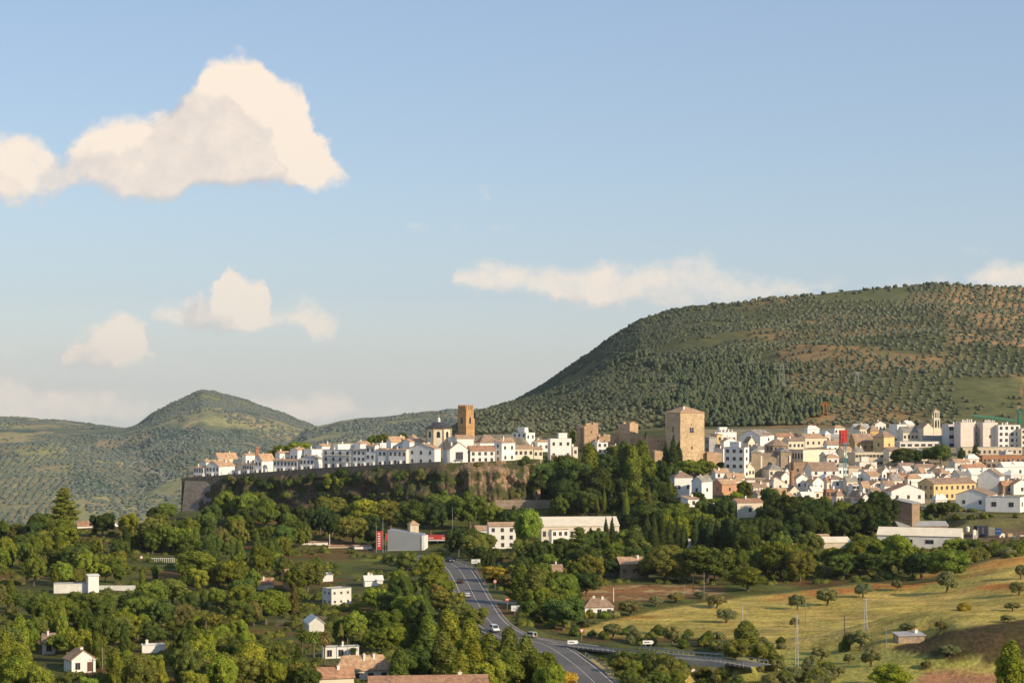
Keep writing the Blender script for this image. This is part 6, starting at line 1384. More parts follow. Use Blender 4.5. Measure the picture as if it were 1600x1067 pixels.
def understory():
    """low scrub, brambles and saplings between the trees: nobody could count it"""
    rs = np.random.RandomState(31); polys = [([(-80,836),(300,826),(600,830),(690,850),(715,900),(740,975),(640,1000),(620,1100),(-80,1100)], 3600), ([(690,850),(860,800),(1060,785),(1180,800),(1400,800),(1400,842),(1510,860),(1500,905),(1180,915),(960,912),(900,935),(890,985),(815,978),(800,940),(735,880)], 2300), ([(800,735),(1050,735),(1050,790),(850,795)], 300), ([(905,1020),(1075,1034),(1060,1090),(930,1090),(912,1045)], 300), ([(1520,848),(1640,842),(1640,864),(1500,880)], 160), ([(640,985),(850,1010),(905,1090),(600,1090)], 200), ([(330, 775),(830, 775),(830,800),(330,830)], 500)]
    P = []
    for poly, n in polys:
        xs = [p[0] for p in poly]; ys = [p[1] for p in poly]
        for _ in range(n):
            px, py = rs.uniform(min(xs), max(xs)), rs.uniform(min(ys), max(ys))
            if not inpoly(px, py, poly): continue
            D = hit(px, py); x = X(px, D)
            if fbm(np.array([x/18.]), np.array([D/18.]), 3)[0] < (.48 if px < 700 else .3): continue
            if not clear_of_roads(x, D, 1.6) or any(abs(q[0]-x) < q[2]+1.5 and abs(q[1]-D) < q[2]+1.5 for q in PADS): continue
            P.append((x, D, rs.uniform(.7, 1.7)))
    Q = []; C = []; nq = 0; iv, it = ico(); cores = []; cf = []; k = 0
    for x, y, r in P:
        z = gz(x, y); n = int(34*r); d = rs.randn(n, 3); d /= np.linalg.norm(d, axis=1)[:, None]; d[:, 2] = abs(d[:, 2])
        p = np.array([x, y, z])+d*np.array([r*1.3, r*1.3, r])*rs.uniform(.75, 1.15, (n, 1)); nn = d+rs.randn(n, 3)*.5; nn /= np.linalg.norm(nn, axis=1)[:, None]
        a = np.cross(nn, rs.randn(n, 3)); a /= np.linalg.norm(a, axis=1)[:, None]; b = np.cross(nn, a); s = rs.uniform(.16, .34, (n, 1))
        Q.append(np.stack([p-a*s, p-b*s*.8, p+a*s, p+b*s*.8], 1).reshape(-1, 3)); cores.append(np.array([x, y, z])+iv*(1+(rs.rand(len(iv), 1)-.5)*.3)*np.array([r*1.15, r*1.15, r*.85])); cf.append(it+k*len(iv)); k += 1
    Q = np.concatenate(Q); m = len(Q)//4; cores = np.concatenate(cores); cf = np.concatenate(cf)
    me = npmesh('undergrowth', np.concatenate([Q, cores]), [np.arange(m*4).reshape(m, 4), cf+m*4], [LEAF, CORE], np.concatenate([np.zeros(m), np.ones(len(cf))]))
    o = link('undergrowth', me); o.color = (.17, .185, .06, 1); tag(o, 'low green scrub and brambles filling the ground between the valley trees', 'undergrowth', None, 'stuff')
def cliff_bushes():
    rs = random.Random(77)
    for i in range(100):
        px = rs.uniform(352, 850); D = float(edgeD(px)); t = rs.uniform(.03, .85); top = topdrop(px); f0 = 58; dr = top+(f0-top)*t
        if 735 < px < 812 and rs.random() < .7: continue
        out = 1.0+3.5*t; x = X(px, D); y = D-out; py = HY+dr/y*F
        pr = PROTO['bush'][i % 4]; r = empty('cliff_bush', (x-out*.5, y, H-dr-.8), rs.uniform(0, 6), None, 'bush', 'bushes growing on the cliff face')
        tn = rs.choice(['deep green', 'olive green', 'dark', 'brownish', 'green'])
        side = 'shaded left' if px < 500 else 'middle' if px < 690 else 'sunlit right'; hgt = 'upper' if t < .35 else 'middle' if t < .62 else 'lower'
        r['label'] = '%s bush clinging to the %s part of the %s face of the cliff' % (tn, hgt, side)
        sc = rs.uniform(.8, 2.0); r.scale = (sc, sc, sc*rs.uniform(.8, 1.3)); c = link('crown', pr[0], r); b = TONES[tn]; c.color = (*b, 1); r['group'] = 'cliff bushes: '+r['label'][:50]
def blob_field(name, pts, mat, kind='stuff', label=None, cat=None, sub=2, seed=0, leafy=True):
    """pts: (x,y,z,rx,rz) lumps merged in one mesh"""
    iv, it = ico()
    if sub == 1:
        bm = bmesh.new(); bmesh.ops.create_icosphere(bm, subdivisions=1, radius=1); iv = np.array([v.co[:] for v in bm.verts]); it = np.array([[v.index for v in f.verts] for f in bm.faces]); bm.free()
    pts = np.array(pts); n = len(pts); rs = np.random.RandomState(seed); k = len(iv)
    V = iv[None]*(1+(rs.rand(n, k, 1)-.5)*.55)*np.stack([pts[:, 3], pts[:, 3], pts[:, 4]], 1)[:, None]+pts[:, None, :3]
    T = it[None]+(np.arange(n)*k)[:, None, None]
    o = link(name, npmesh(name, V.reshape(-1, 3), T.reshape(-1, 3), [mat])); return tag(o, label, cat, None, kind)
def far_vegetation():
    rs = np.random.RandomState(9)
    def fieldmat(name, lo, hi):
        m, nt, b = newmat(name); geo = nt.nodes.new('ShaderNodeNewGeometry'); c = ramp(nt, geo.outputs['Random Per Island'], [(0, lo), (1, hi)])
        n = noise(nt, .5, 3); c = mixc(nt, c, tuple(x*.5 for x in lo), ramp(nt, n, [(.45, 0), (.7, .7)])); nt.links.new(c, b.inputs['Base Color']); b.inputs['Roughness'].default_value = 1; return m
    # the right-hand hill
    n = 64000; px = rs.uniform(560, 1720, n); D = 1290+(2130-1290)*rs.rand(n)**.8; x = (px-800)/F*D
    z = zraw(x, D); sy = HY+(H-z)/D*F
    # olive groves: planted on a grid
    gx, gy = np.meshgrid(np.arange(-80, 640, 7.6), np.arange(1290, 2125, 8.6)); gx = gx.ravel()+rs.uniform(-1.7, 1.7, gx.size)+(gy.ravel()*.3) % 7.6; gy = gy.ravel()+rs.uniform(-1.7, 1.7, gy.size)
    gpx = 800+gx/gy*F; gzv = zraw(gx, gy); gsy = HY+(H-gzv)/gy*F
    pat = fbm(gx/55+4, gy/70+2, 4); grove = ((gpx > 1130+(gsy-600)*-.6+(fbm(gx/50, gy/50, 3)-.5)*240) | ((gsy > 636) & (gpx > 740) & (gpx < 1050))) & (pat > .36) & (gpx < 1700)
    grove &= ~((gpx > 1490) & (gsy > 590) & (gsy < 672)); grove &= ~((gpx > 1270) & (gpx < 1420) & (gsy < 470))
    gx, gy, gzv, gpx, gsy = gx[grove], gy[grove], gzv[grove], gpx[grove], gsy[grove]; q = rs.uniform(1.7, 2.9, len(gx))
    order = np.argsort(gy); vis = (gsy < 690) & (gpx > 730) & (gpx < 1605)
    near = [i for i in order if vis[i]][:300]; nearset = np.zeros(len(gx), bool); nearset[near] = True
    om = fieldmat('far_olive_foliage', (.10, .115, .065), (.165, .17, .10))
    iv, it = ico(); protos_ = []
    for v in range(4):
        L = [((0, 0, 1.5), (1, 1, .8)), ((.7, .2, 1.3), (.7, .7, .6)), ((-.5, -.5, 1.7), (.7, .7, .6)), ((-.3, .7, 1.4), (.6, .6, .6))]
        V = np.concatenate([np.array(c)+iv*(1+(rs.rand(len(iv), 1)-.5)*.5)*np.array(r) for c, r in L]); T_ = np.concatenate([it+k*len(iv) for k in range(4)])
        mb = npmesh('hillside_olive_tree', V, T_, [om]); protos_.append(mb)
    for i in near:
        o = link('hillside_olive_tree', protos_[i % 4], None, (gx[i], gy[i], gzv[i]-.2)); s_ = q[i]*.6; o.scale = (s_, s_, s_); o.rotation_euler = (0, 0, i*1.3)
        tag(o, 'small round olive tree in the grove on the hillside just above the town roofs', 'olive tree', 'nearest olive trees of the hillside grove')
    r_ = ~nearset
    blob_field('olive_grove', np.stack([gx[r_], gy[r_], gzv[r_]+.9, q[r_]*.68, q[r_]*.6], 1), om, 'stuff', 'grey green olive grove planted in rows over the right hand hill', 'olive grove')
    dens = fbm(x/60+9, D/60+5, 4); wob = (fbm(x/55+2, D/60, 4)-.5)*260; low = (sy+wob*.35 > 575) & (px+wob > 1030) & (px+wob < 1275-(sy-560)*.2)
    scrub = ~low & (dens > .42) & (((px < 1160) | (rs.rand(n) < .10)) ) & ~((px > 1270) & (px < 1420) & (sy < 470) & (rs.rand(n) < .8))
    lower = (px < 1040) & (sy > 640); scrub &= ~(lower & (rs.rand(n) < .8)); scrub &= (rs.rand(n) < .85)
    q = rs.uniform(.7, 2.1, n)
    sm = fieldmat('dark_scrub_foliage', (.06, .078, .045), (.12, .13, .07))
    blob_field('hill_scrub', np.stack([x[scrub], D[scrub], z[scrub]+.6, q[scrub], q[scrub]*.8], 1), sm, 'stuff', 'dark evergreen scrub covering the steep left side of the right hand hill', 'scrub')
    pine = low & (rs.rand(n) < .5); pm = fieldmat('pine_wood_foliage', (.06, .083, .045), (.12, .135, .065)); q = rs.uniform(1.4, 2.5, n)
    blob_field('pine_wood', np.concatenate([np.stack([x[pine], D[pine], z[pine]+2.0, q[pine], q[pine]*1.15], 1), np.stack([x[pine], D[pine], z[pine]+4.3, q[pine]*.6, q[pine]*.9], 1)]), pm, 'stuff', 'dark pine wood at the foot of the hill behind the castle keep', 'pine wood')
    # skyline bushes of the hill
    pxs = rs.uniform(900, 1620, 130); Ds = rs.uniform(2060, 2100, 130); xs = (pxs-800)/F*Ds
    blob_field('ridge_bushes', np.stack([xs, Ds, zraw(xs, Ds)+1.2, rs.uniform(1.0, 3.2, 130), rs.uniform(.8, 2.6, 130)], 1), sm, 'stuff', 'dark bushes along the crest of the right hand hill', 'bushes')
    # far left hills
    n = 52000; px = rs.uniform(-60, 800, n); D = rs.uniform(1700, 4560, n); x = (px-800)/F*D; z = zraw(x, D); dens = fbm(x/170+1, D/190+7, 4)+.35*(fbm(x/40, D/40, 2)-.5); k = (dens > .46) & ((px > 110) | (D > 2700) | (rs.rand(n) < .15)) & (D/4560 > rs.rand(n)*.9)
    fm = fieldmat('hazy_far_scrub', (.105, .14, .13), (.17, .19, .15)); q = rs.uniform(1.4, 3.8, n)**1.0  # distance haze is painted into this bluish foliage colour
    ox, oy = np.meshgrid(np.arange(-900, -300, 9.), np.arange(1750, 2750, 11.)); ox = ox.ravel()+rs.uniform(-1, 1, ox.size); oy = oy.ravel()+rs.uniform(-1, 1, oy.size); ox = ox-(oy-1750)*.12; opx = 800+ox/oy*F; kk = (opx > -30) & (opx < 115) & (fbm(ox/90, oy/90, 3) > .36)
    blob_field('far_olive_grove', np.stack([ox[kk], oy[kk], zraw(ox[kk], oy[kk])+1, ox[kk]*0+2.3, ox[kk]*0+1.9], 1), fm, 'stuff', 'hazy olive grove in neat rows on the slope at the far left', 'olive grove', 1)
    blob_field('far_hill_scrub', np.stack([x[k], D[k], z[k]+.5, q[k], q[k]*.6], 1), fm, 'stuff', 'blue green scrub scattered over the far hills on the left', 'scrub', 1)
# ------------------------------------------------------------------ ground sheet with its colours
def ground():
    Vx, Vy = XG.ravel(), GDm.ravel(); Vz = ZG.ravel(); nj = len(GD)
    I = (np.arange(len(GP)-1)[:, None]*nj+np.arange(nj-1)[None]).ravel(); Fc = np.stack([I, I+nj, I+nj+1, I+1], 1)
    m, nt, b = newmat('ground'); at = N(nt, 'ShaderNodeAttribute'); at.attribute_name = 'soil'
    n1 = noise(nt, .09, 6); n2 = noise(nt, .9, 5); n3 = noise(nt, .02, 4)
    c = mixc(nt, at.outputs['Color'], ramp(nt, n1, [(.3, (.66, .68, .7)), (.7, (1.3, 1.25, 1.15))]), 1.0, 'MULTIPLY')
    c = mixc(nt, c, ramp(nt, n2, [(.32, (.62, .66, .62)), (.7, (1.3, 1.28, 1.2))]), 1.0, 'MULTIPLY'); c = mixc(nt, c, ramp(nt, n3, [(.3, (.85, .9, .9)), (.7, (1.12, 1.08, 1.0))]), 1.0, 'MULTIPLY')
    nt.links.new(c, b.inputs['Base Color']); b.inputs['Roughness'].default_value = 1; b.inputs['Specular IOR Level'].default_value = .05
    bp = N(nt, 'ShaderNodeBump', i_Strength=.9, i_Distance=.5); nt.links.new(n2, bp.inputs['Height']); nt.links.new(bp.outputs[0], b.inputs['Normal'])
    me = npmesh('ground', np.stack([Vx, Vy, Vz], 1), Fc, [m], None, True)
    px = GPm.ravel(); D = Vy; sy = HY+(H-Vz)/D*F; x = Vx
    col = np.zeros((len(Vx), 3)); col[:] = (.1, .105, .045)                           # rough ground under the trees
    def lay(c, w):
        w = np.clip(w, 0, 1)[:, None]; col[:] = col*(1-w)+np.array(c)*w
    nz = fbm(x/12+5, D/12, 4); nb = fbm(x/35, D/35+8, 3); nf = fbm(x/5, D/5, 3)
    lay((.16, .10, .045), sstep(.52, .62, nb)*(D < 900)); lay((.12, .13, .04), sstep(.5, .6, nz)*(D < 900))
    # the green field and its poppies
    top = np.interp(px, [900, 960, 1060, 1150, 1220, 1400, 1500, 1600, 1800], [985, 968, 948, 935, 928, 906, 886, 866, 840]); bot = np.interp(px, [900, 1000, 1100, 1230, 1400, 1800], [988, 992, 994, 1000, 1010, 1060])
    infld = sstep(870, 905, px)*sstep(-3, 3, sy-top)*(D < 760)*(1-sstep(-3, 6, sy-bot)*(px < 1200)*(sy < 1030))
    lay((.50, .385, .11), infld*(D < 735)); lay((.37, .33, .09), infld*sstep(.45, .6, nb)*.8); lay((.58, .4, .14), infld*sstep(.52, .66, nz)*.7)
    band = np.exp(-((sy-np.interp(px, [1180, 1300, 1400, 1500, 1600], [933, 926, 917, 914, 917]))/6.0)**2)*sstep(1150, 1210, px)*(px < 1580)*sstep(.33, .5, fbm(x/14, D/9, 3))
    lay((.5, .12, .035), infld*band*.9); lay((.36, .15, .04), infld*np.exp(-((sy-top-5)/5.)**2)*sstep(1500, 1560, px)*.7); lay((.34, .2, .09), infld*np.exp(-((sy-np.interp(px, [1500, 1560], [903, 892]))/1.5)**2)*sstep(1495, 1505, px)*(1-sstep(1550, 1560, px)))
    lay((.32, .13, .04), infld*np.exp(-((sy-np.interp(px, [940, 1010], [968, 964]))/3.)**2)*sstep(940, 955, px)*(1-sstep(1010, 1050, px))*.7)
    lay((.3, .2, .06), infld*np.exp(-((sy-np.interp(px, [1000, 1150], [992, 985]))/4.)**2)*(px < 1170)*.6)
    stk = fbm((x*.35+D*.94)/2.2, (x*.94-D*.35)/26, 3); lay((.3, .23, .07), infld*sstep(.52, .7, stk)*.6); lay((.6, .46, .18), infld*sstep(.45, .3, stk)*.45)
    lay((.62, .3, .09), infld*sstep(1490, 1560, px)*(1-sstep(8, 22, sy-top))*.75); lay((.55, .22, .07), infld*sstep(1180, 1260, px)*(1-sstep(1500, 1560, px))*(1-sstep(2, 12, sy-top))*sstep(.35, .5, nz)*.7)
    # green slope, red earth, bank lower right with its shade painted in dark
    lay((.36, .34, .1), sstep(1120, 1160, px)*sstep(1010, 1020, sy)*(D < 520)*(D > 380)*.9)
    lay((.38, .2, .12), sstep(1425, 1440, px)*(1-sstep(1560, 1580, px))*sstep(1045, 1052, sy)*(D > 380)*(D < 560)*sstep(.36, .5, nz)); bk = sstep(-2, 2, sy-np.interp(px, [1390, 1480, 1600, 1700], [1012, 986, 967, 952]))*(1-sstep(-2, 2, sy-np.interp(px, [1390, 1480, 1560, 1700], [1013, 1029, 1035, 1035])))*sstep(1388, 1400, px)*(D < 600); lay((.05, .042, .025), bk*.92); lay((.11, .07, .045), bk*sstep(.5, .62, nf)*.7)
    # red-brown cut bank behind the farmhouse
    bank = sstep(895, 905, px)*(1-sstep(1120, 1140, px))*sstep(-2, 2, sy-np.interp(px, [900, 1000, 1100], [917, 913, 915]))*(1-sstep(-2, 2, sy-np.interp(px, [900, 1000, 1100], [945, 938, 930])))*(D < 760)
    lay((.3, .15, .07), bank*.9); lay((.4, .3, .17), bank*sstep(.55, .65, nf))
    # bare and red earth strips in the left valley, pale terraces
    for (a, b_, p0, p1, w, cc) in ((200, 330, 977, 953, 4, (.3, .14, .07)), (100, 300, 985, 968, 3, (.24, .12, .06)), (0, 190, 905, 899, 2.5, (.24, .16, .08)), (60, 240, 1000, 990, 4, (.2, .12, .07)), (300, 460, 998, 990, 3, (.22, .13, .08)), (430, 520, 975, 962, 5, (.2, .16, .11)), (300, 420, 955, 940, 3, (.2, .12, .06))):
        lay(cc, np.exp(-((sy-np.interp(px, [a, b_], [p0, p1]))/w)**2)*(px > a)*(px < b_)*(D < 900))
    lay((.19, .2, .05), np.exp(-((sy-877)/6.)**4)*sstep(560, 572, px)*(1-sstep(622, 632, px))*(D < 800)); lay((.13, .15, .05), np.exp(-((sy-882)/8.)**4)*sstep(300, 380, px)*(1-sstep(560, 600, px))*(D < 800)*.7)
    # plateau and town ground
    lay((.34, .29, .22), (D > edgeD(px)+1)*(D < 1240)*sstep(286, 292, px)*(px < 845)); lay((.3, .25, .18), sstep(1040, 1080, px)*sstep(865, 900, D)*(D < 1235)); lay((.3, .25, .18), sstep(1280, 1330, px)*sstep(812, 830, D)*(D < 1235))
    lay((.22, .19, .08), sstep(1380, 1420, px)*sstep(775, 785, D)*(1-sstep(808, 816, D))); lay((.2, .14, .09), sstep(1490, 1520, px)*sstep(745, 755, D)*(1-sstep(775, 785, D)))
    # right-hand hill
    hr = (D > 1235)*(px > 560)*(D < 2900); lay((.115, .12, .06), hr); lay((.3, .2, .105), hr*sstep(1120, 1230, px)*sstep(.42, .62, fbm(x/60+4, D/80, 3))); lay((.44, .27, .14), hr*sstep(1470, 1500, px)*(sy < 540)*sstep(.3, .42, fbm(x/25, D/50, 3))); lay((.14, .15, .07), hr*sstep(1240, 1290, px)*(1-sstep(1400, 1450, px))*(1-sstep(470, 490, sy))); lay((.15, .155, .075), hr*sstep(1470, 1530, px)*sstep(585, 600, sy)); lay((.36, .22, .13), hr*np.exp(-((px-np.interp(sy, [590, 660], [1600, 1588]))/1.6)**2)*(sy > 590))
    lay((.2, .17, .09), hr*(sy > 636)*(px < 1050)*.7); lay((.3, .2, .12), hr*(px > 1280)*(px < 1310)*(sy > 622)*sstep(.4, .5, nz))
    # far hills: aerial haze painted in as paler, bluer ground colour
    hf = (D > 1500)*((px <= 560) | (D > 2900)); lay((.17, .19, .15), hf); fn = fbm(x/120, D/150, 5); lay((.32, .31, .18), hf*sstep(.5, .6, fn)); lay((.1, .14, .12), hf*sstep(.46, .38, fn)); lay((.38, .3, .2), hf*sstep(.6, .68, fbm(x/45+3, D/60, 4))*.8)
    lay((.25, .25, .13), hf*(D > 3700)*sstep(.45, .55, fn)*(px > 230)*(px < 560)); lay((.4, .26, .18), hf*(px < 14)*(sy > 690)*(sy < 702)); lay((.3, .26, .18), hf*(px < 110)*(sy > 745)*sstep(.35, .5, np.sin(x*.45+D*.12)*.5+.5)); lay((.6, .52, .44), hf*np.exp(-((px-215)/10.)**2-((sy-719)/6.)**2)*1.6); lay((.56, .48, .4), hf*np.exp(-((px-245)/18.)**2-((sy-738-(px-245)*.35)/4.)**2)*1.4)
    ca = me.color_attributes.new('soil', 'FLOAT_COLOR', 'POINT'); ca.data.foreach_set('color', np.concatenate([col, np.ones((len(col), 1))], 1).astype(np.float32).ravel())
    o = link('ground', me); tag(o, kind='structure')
def sky(sun_el, sun_az_deg, strength):
    w = bpy.data.worlds.new('World'); SC.world = w; w.use_nodes = True; nt = w.node_tree; nt.nodes.clear()
    out = nt.nodes.new('ShaderNodeOutputWorld'); bg = nt.nodes.new('ShaderNodeBackground'); bg.inputs[1].default_value = strength
    st = nt.nodes.new('ShaderNodeTexSky'); st.sky_type = 'NISHITA'; st.sun_disc = False; st.sun_elevation = math.radians(sun_el); st.sun_rotation = math.radians(sun_az_deg)
    st.air_density = SKYP['air']; st.dust_density = SKYP['dust']; st.ozone_density = SKYP['ozone']; st.altitude = 650
    tc = nt.nodes.new('ShaderNodeTexCoord'); sp = N(nt, 'ShaderNodeSeparateXYZ'); nt.links.new(tc.outputs['Generated'], sp.inputs[0])
    def mth(op, a, b=None, c=None, clamp=False):
        n = nt.nodes.new('ShaderNodeMath'); n.operation = op; n.use_clamp = clamp
        for i, v in enumerate((a, b, c)):
            if v is None: continue
            if isinstance(v, bpy.types.NodeSocket): nt.links.new(v, n.inputs[i])
            else: n.inputs[i].default_value = v
        return n.outputs[0]
    ay = mth('MAXIMUM', mth('ABSOLUTE', sp.outputs[1]), .12)
    U = mth('DIVIDE', sp.outputs[0], ay); Vv = mth('DIVIDE', sp.outputs[2], ay)
    k = F/100.; cb = nt.nodes.new('ShaderNodeCombineXYZ'); nt.links.new(mth('MULTIPLY_ADD', U, k, 8.0), cb.inputs[0]); nt.links.new(mth('MULTIPLY_ADD', Vv, -k, 6.0), cb.inputs[1]); P0 = cb.outputs[0]   # sky coordinates, one unit is 1.84 degrees
    LAY = [  # outline of each layer of cloud: (column, top row, bottom row, density)
     [(-200,200,320,.8),(0,205,322,.85),(60,215,320,.75),(100,250,312,.6),(130,205,302,.75),(160,190,298,.85),(220,188,318,.9),(262,165,322,.9),(300,128,300,.95),(330,92,295,1),(370,82,292,1.05),(408,88,292,1.05),(430,120,292,1.05),(465,150,292,1.05),(492,200,290,1.05),(515,235,288,.95),(532,262,284,.6),(548,275,282,0),(722,300,308,0),(752,288,316,.42),(782,300,308,0)],
     [(225,490,503,0),(245,482,508,.6),(300,474,512,.85),(325,456,516,1),(343,464,518,.95),(355,424,518,1.05),(370,412,518,1.1),(384,440,518,1.1),(412,444,518,1.05),(426,482,516,.55),(440,470,508,.6),(465,464,512,.75),(500,476,530,.75),(530,490,538,.65),(552,512,530,0),(700,425,440,0),(722,412,458,.6),(760,408,466,.66),(830,410,472,.64),(900,408,484,.7),(940,402,494,.82),(975,420,484,.62),(1050,394,484,.52),(1120,392,478,.48),(1180,428,474,.56),(1300,432,466,.52),(1335,440,455,.25),(1420,434,456,.6),(1500,422,455,.35),(1560,400,455,.66),(1800,392,455,.66)],
     [(-200,525,565,.3),(0,528,565,.4),(60,535,560,.2),(98,560,568,0),(112,530,572,.8),(150,503,574,1),(190,494,574,1.05),(230,508,574,.9),(246,542,576,.45),(330,554,578,.35),(350,565,572,0),(445,560,570,0),(480,550,580,.35),(530,562,572,0),(575,346,353,0),(640,334,360,.42),(700,343,362,.4),(800,342,362,.4),(862,350,354,0),(1460,384,388,0),(1500,375,394,.42),(1560,374,392,.42),(1590,380,385,0)],
     [(-200,580,665,.62),(0,584,665,.66),(100,588,665,.62),(170,598,665,.55),(250,618,670,.45),(400,608,670,.55),(450,606,670,.66),(540,604,662,.66),(570,628,662,.4),(700,622,662,.35),(820,640,650,0)]]
    g = bpy.data.node_groups.new('cloud_cover', 'ShaderNodeTree'); g.interface.new_socket('P', in_out='INPUT', socket_type='NodeSocketVector'); g.interface.new_socket('Cover', in_out='OUTPUT', socket_type='NodeSocketFloat'); g.interface.new_socket('Deep', in_out='OUTPUT', socket_type='NodeSocketFloat')
    gi = g.nodes.new('NodeGroupInput'); go = g.nodes.new('NodeGroupOutput')
    def gm(op, a, b=None, c=None, clamp=False):
        n = g.nodes.new('ShaderNodeMath'); n.operation = op; n.use_clamp = clamp
        for i, v in enumerate((a, b, c)):
            if v is None: continue
            if isinstance(v, bpy.types.NodeSocket): g.links.new(v, n.inputs[i])
            else: n.inputs[i].default_value = v
        return n.outputs[0]
    wn = N(g, 'ShaderNodeTexNoise', i_Scale=1.0, i_Detail=6, i_Roughness=.62); g.links.new(gi.outputs[0], wn.inputs['Vector'])
    wa = g.nodes.new('ShaderNodeVectorMath'); wa.operation = 'MULTIPLY_ADD'; g.links.new(wn.outputs['Color'], wa.inputs[0]); wa.inputs[1].default_value = (1.0, .8, 0); g.links.new(gi.outputs[0], wa.inputs[2])
    ws = g.nodes.new('ShaderNodeVectorMath'); ws.operation = 'SUBTRACT'; g.links.new(wa.outputs[0], ws.inputs[0]); ws.inputs[1].default_value = (.5, .4, 0)
    acc = None; sx = g.nodes.new('ShaderNodeSeparateXYZ'); g.links.new(ws.outputs[0], sx.inputs[0]); uu = gm('MULTIPLY_ADD', sx.outputs[0], .05, .1, True)
    for L_ in LAY:
        r_ = g.nodes.new('ShaderNodeValToRGB'); el_ = r_.color_ramp.elements; r_.color_ramp.interpolation = 'LINEAR'
        while len(el_) < len(L_): el_.new(.5)
        for k_, (cx, t_, b_, d_) in enumerate(L_): el_[k_].position = (cx/100.)*.05+.1; el_[k_].color = (t_/1000., b_/1000., d_, 1)
        g.links.new(uu, r_.inputs[0]); sc_ = g.nodes.new('ShaderNodeSeparateColor'); g.links.new(r_.outputs[0], sc_.inputs[0])
        up = gm('MULTIPLY_ADD', sc_.outputs[0], -10., sx.outputs[1]); dn = gm('SUBTRACT', gm('MULTIPLY', sc_.outputs[1], 10.), sx.outputs[1])
        e_ = gm('SMOOTH_MIN', gm('MULTIPLY', up, 2.2), gm('MULTIPLY', dn, 3.0), .25); e_ = gm('MULTIPLY', gm('MINIMUM', gm('ADD', e_, .38), .92), sc_.outputs[2])
        acc = e_ if acc is None else gm('MAXIMUM', acc, e_)
    nz = N(g, 'ShaderNodeTexNoise', i_Scale=2.6, i_Detail=8, i_Roughness=.64); g.links.new(gi.outputs[0], nz.inputs['Vector'])
    tot = gm('ADD', acc, gm('MULTIPLY_ADD', nz.outputs['Fac'], .62, -.31))
    mr = N(g, 'ShaderNodeMapRange', clamp=True, interpolation_type='SMOOTHSTEP'); mr.inputs[1].default_value = .18; mr.inputs[2].default_value = .74; g.links.new(tot, mr.inputs[0])
    g.links.new(mr.outputs[0], go.inputs[0]); g.links.new(tot, go.inputs[1])
    g1 = nt.nodes.new('ShaderNodeGroup'); g1.node_tree = g; nt.links.new(P0, g1.inputs[0])
    off = nt.nodes.new('ShaderNodeVectorMath'); off.operation = 'ADD'; nt.links.new(P0, off.inputs[0]); off.inputs[1].default_value = (.5, -.42, 0)
    g2 = nt.nodes.new('ShaderNodeGroup'); g2.node_tree = g; nt.links.new(off.outputs[0], g2.inputs[0])
    lit = mth('MULTIPLY_ADD', mth('SUBTRACT', g1.outputs[1], g2.outputs[1]), 1.05, .74, True)
    # sky itself, gently graded, then cloud over it
    skyc = mixc(nt, st.outputs[0], SKYP['tint'], 1.0, 'MULTIPLY')
    el = mth('MULTIPLY_ADD', Vv, 1.0, 0)
    hz = N(nt, 'ShaderNodeMapRange', clamp=True); hz.inputs[1].default_value = -.02; hz.inputs[2].default_value = .2; nt.links.new(Vv, hz.inputs[0])
    skyc = mixc(nt, SKYP['haze'], skyc, ramp(nt, hz.outputs[0], [(0, 1-SKYP['hz']), (.5, .82), (1, 1)])); skyc = mixc(nt, skyc, (2.55, 3.3, 4.5), ramp(nt, hz.outputs[0], [(0, 0), (.3, .45), (1, .5)]))
    cl = mixc(nt, SKYP['shade'], SKYP['lit'], lit)
    # the low clouds are veiled by haze
    cl = mixc(nt, cl, SKYP['haze'], ramp(nt, hz.outputs[0], [(.0, .3), (.45, .08), (1, 0)]))
    cov = mth('MULTIPLY', g1.outputs[0], ramp(nt, hz.outputs[0], [(.0, .6), (.5, .9), (1, .97)]))
    fin = mixc(nt, skyc, cl, cov)
    nt.links.new(fin, bg.inputs[0]); nt.links.new(bg.outputs[0], out.inputs[0])
SKYP = dict(air=1.0, dust=.6, ozone=1.2, tint=(.86, .88, .92), haze=(3.75, 4.0, 4.15), hz=.75, shade=(3.75, 3.55, 3.65), lit=(7.0, 5.9, 4.8))
SUN_EL = 24.; SUN_TO = 37.      # elevation; degrees behind the picture plane, on the right
def haze():
    """thin evening haze filling the air from the valley to beyond the far hills"""
    m = bpy.data.materials.new('evening_haze'); m.use_nodes = True; nt = m.node_tree; nt.nodes.clear(); out = nt.nodes.new('ShaderNodeOutputMaterial')
    v = nt.nodes.new('ShaderNodeVolumeScatter'); v.inputs['Color'].default_value = (.86, .93, 1, 1); v.inputs['Density'].default_value = HAZE; v.inputs['Anisotropy'].default_value = .2
    nt.links.new(v.outputs[0], out.inputs['Volume']); b = MB(); b.box(-6000, 150, -900, 6000, 9000, 215); o = b.build('haze', m); tag(o, kind='structure')
HAZE = 3.2e-5
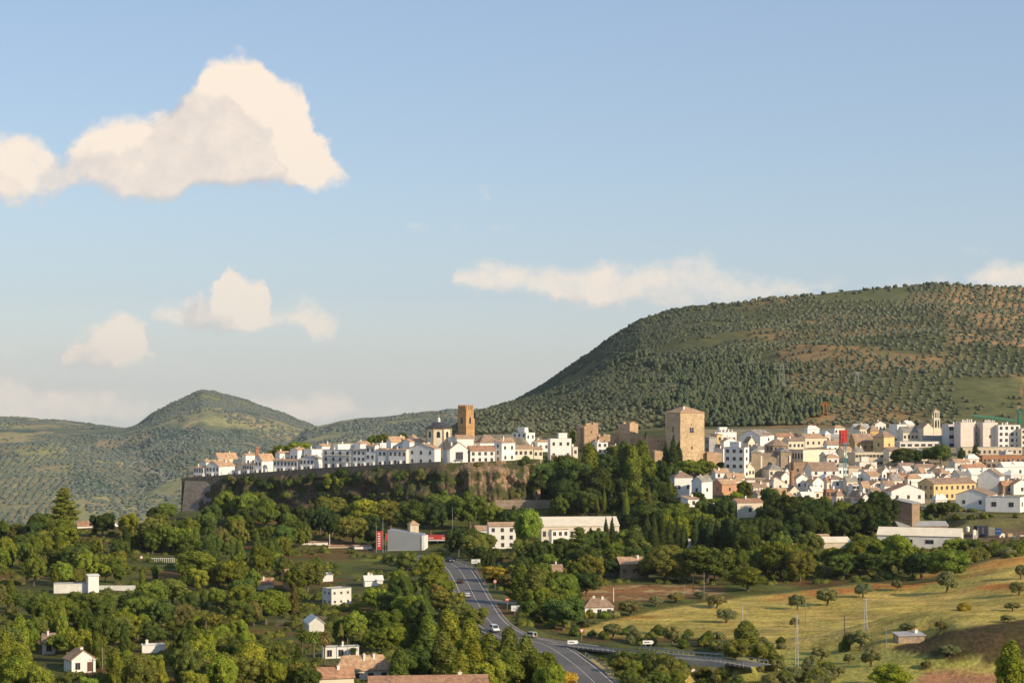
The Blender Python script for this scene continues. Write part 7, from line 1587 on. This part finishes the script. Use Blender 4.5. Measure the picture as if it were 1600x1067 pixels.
def main():
    if HAZE: haze()

    flatten_pads()
    for f_, w_ in ((BRANCH[:40], 3.6), (SLIP, 2.6), (MAIN, 5.6)): flatten_road(f_, w_)
    carve()
    ground(); cliff(); castle_tower(); church_tower(); chapel(); ruins(); church_front(); belfry(); terrace_walls(); petrol(); tall_things()
    rs = random.Random(1)
    for q in HS: build_house(q, rs)
    roads(); signs(); containers()
    car('dark car coming round the top bend of the main road', 694.5, -2.0, 'car', (.02, .025, .05))
    car('dark grey car on the right lane below the top bend', 730, 2.2, 'car', (.04, .045, .045), False)
    car('silver car on the right lane following the dark grey one', 741, 2.2, 'car', (.6, .62, .64), False)
    car('white van partly behind the trees low on the main road', 787, 2.2, 'van', (.75, .75, .72), True, name='van', cat='van')
    car('beige off road vehicle waiting at the mouth of the side road', 825, -.6, 'jeep', (.62, .58, .45), False, line=BRANCH, name='off_road_car', cat='off road car')
    parked()
    protos(); handmade(); fill(); understory(); finish_labels(); plant_all(); cliff_bushes(); far_vegetation()
    cd = bpy.data.cameras.new('camera'); c = bpy.data.objects.new('camera', cd); COL.objects.link(c); SC.camera = c
    c.location = (0, 0, H); c.rotation_euler = (math.radians(90), 0, 0); cd.sensor_width = 36; cd.lens = F/1600*36; cd.clip_start = 1; cd.clip_end = 60000
    cd.shift_y = (HY-533.5)/1600
    ld = bpy.data.lights.new('sun', 'SUN'); l = bpy.data.objects.new('sun', ld); COL.objects.link(l); ld.angle = math.radians(.5); ld.energy = SUN_E; ld.color = SUN_C
    a = math.radians(SUN_TO); e_ = math.radians(SUN_EL); d = Vector((math.cos(a)*math.cos(e_), -math.sin(a)*math.cos(e_), math.sin(e_)))
    l.rotation_euler = d.to_track_quat('Z', 'Y').to_euler(); l.location = (300, 0, 300)
    sky(SUN_EL, 90+SUN_TO, SKY_S)
    SC.view_settings.view_transform = 'Standard'; SC.view_settings.look = 'None'; SC.view_settings.exposure = 0
    SC.render.engine = 'CYCLES'; SC.cycles.use_denoising = True; SC.cycles.denoiser = 'OPENIMAGEDENOISE'; SC.cycles.denoising_input_passes = 'RGB_ALBEDO_NORMAL'; SC.cycles.denoising_prefilter = 'ACCURATE'; SC.cycles.max_bounces = 4; SC.cycles.diffuse_bounces = 2; SC.cycles.transmission_bounces = 2; SC.cycles.transparent_max_bounces = 4
    print('HOUSES', len(HS), 'TREES', len(TREES), 'OBJ', len(SC.objects))
SUN_E = 5.0; SUN_C = (1, .82, .58); SKY_S = .15
main()
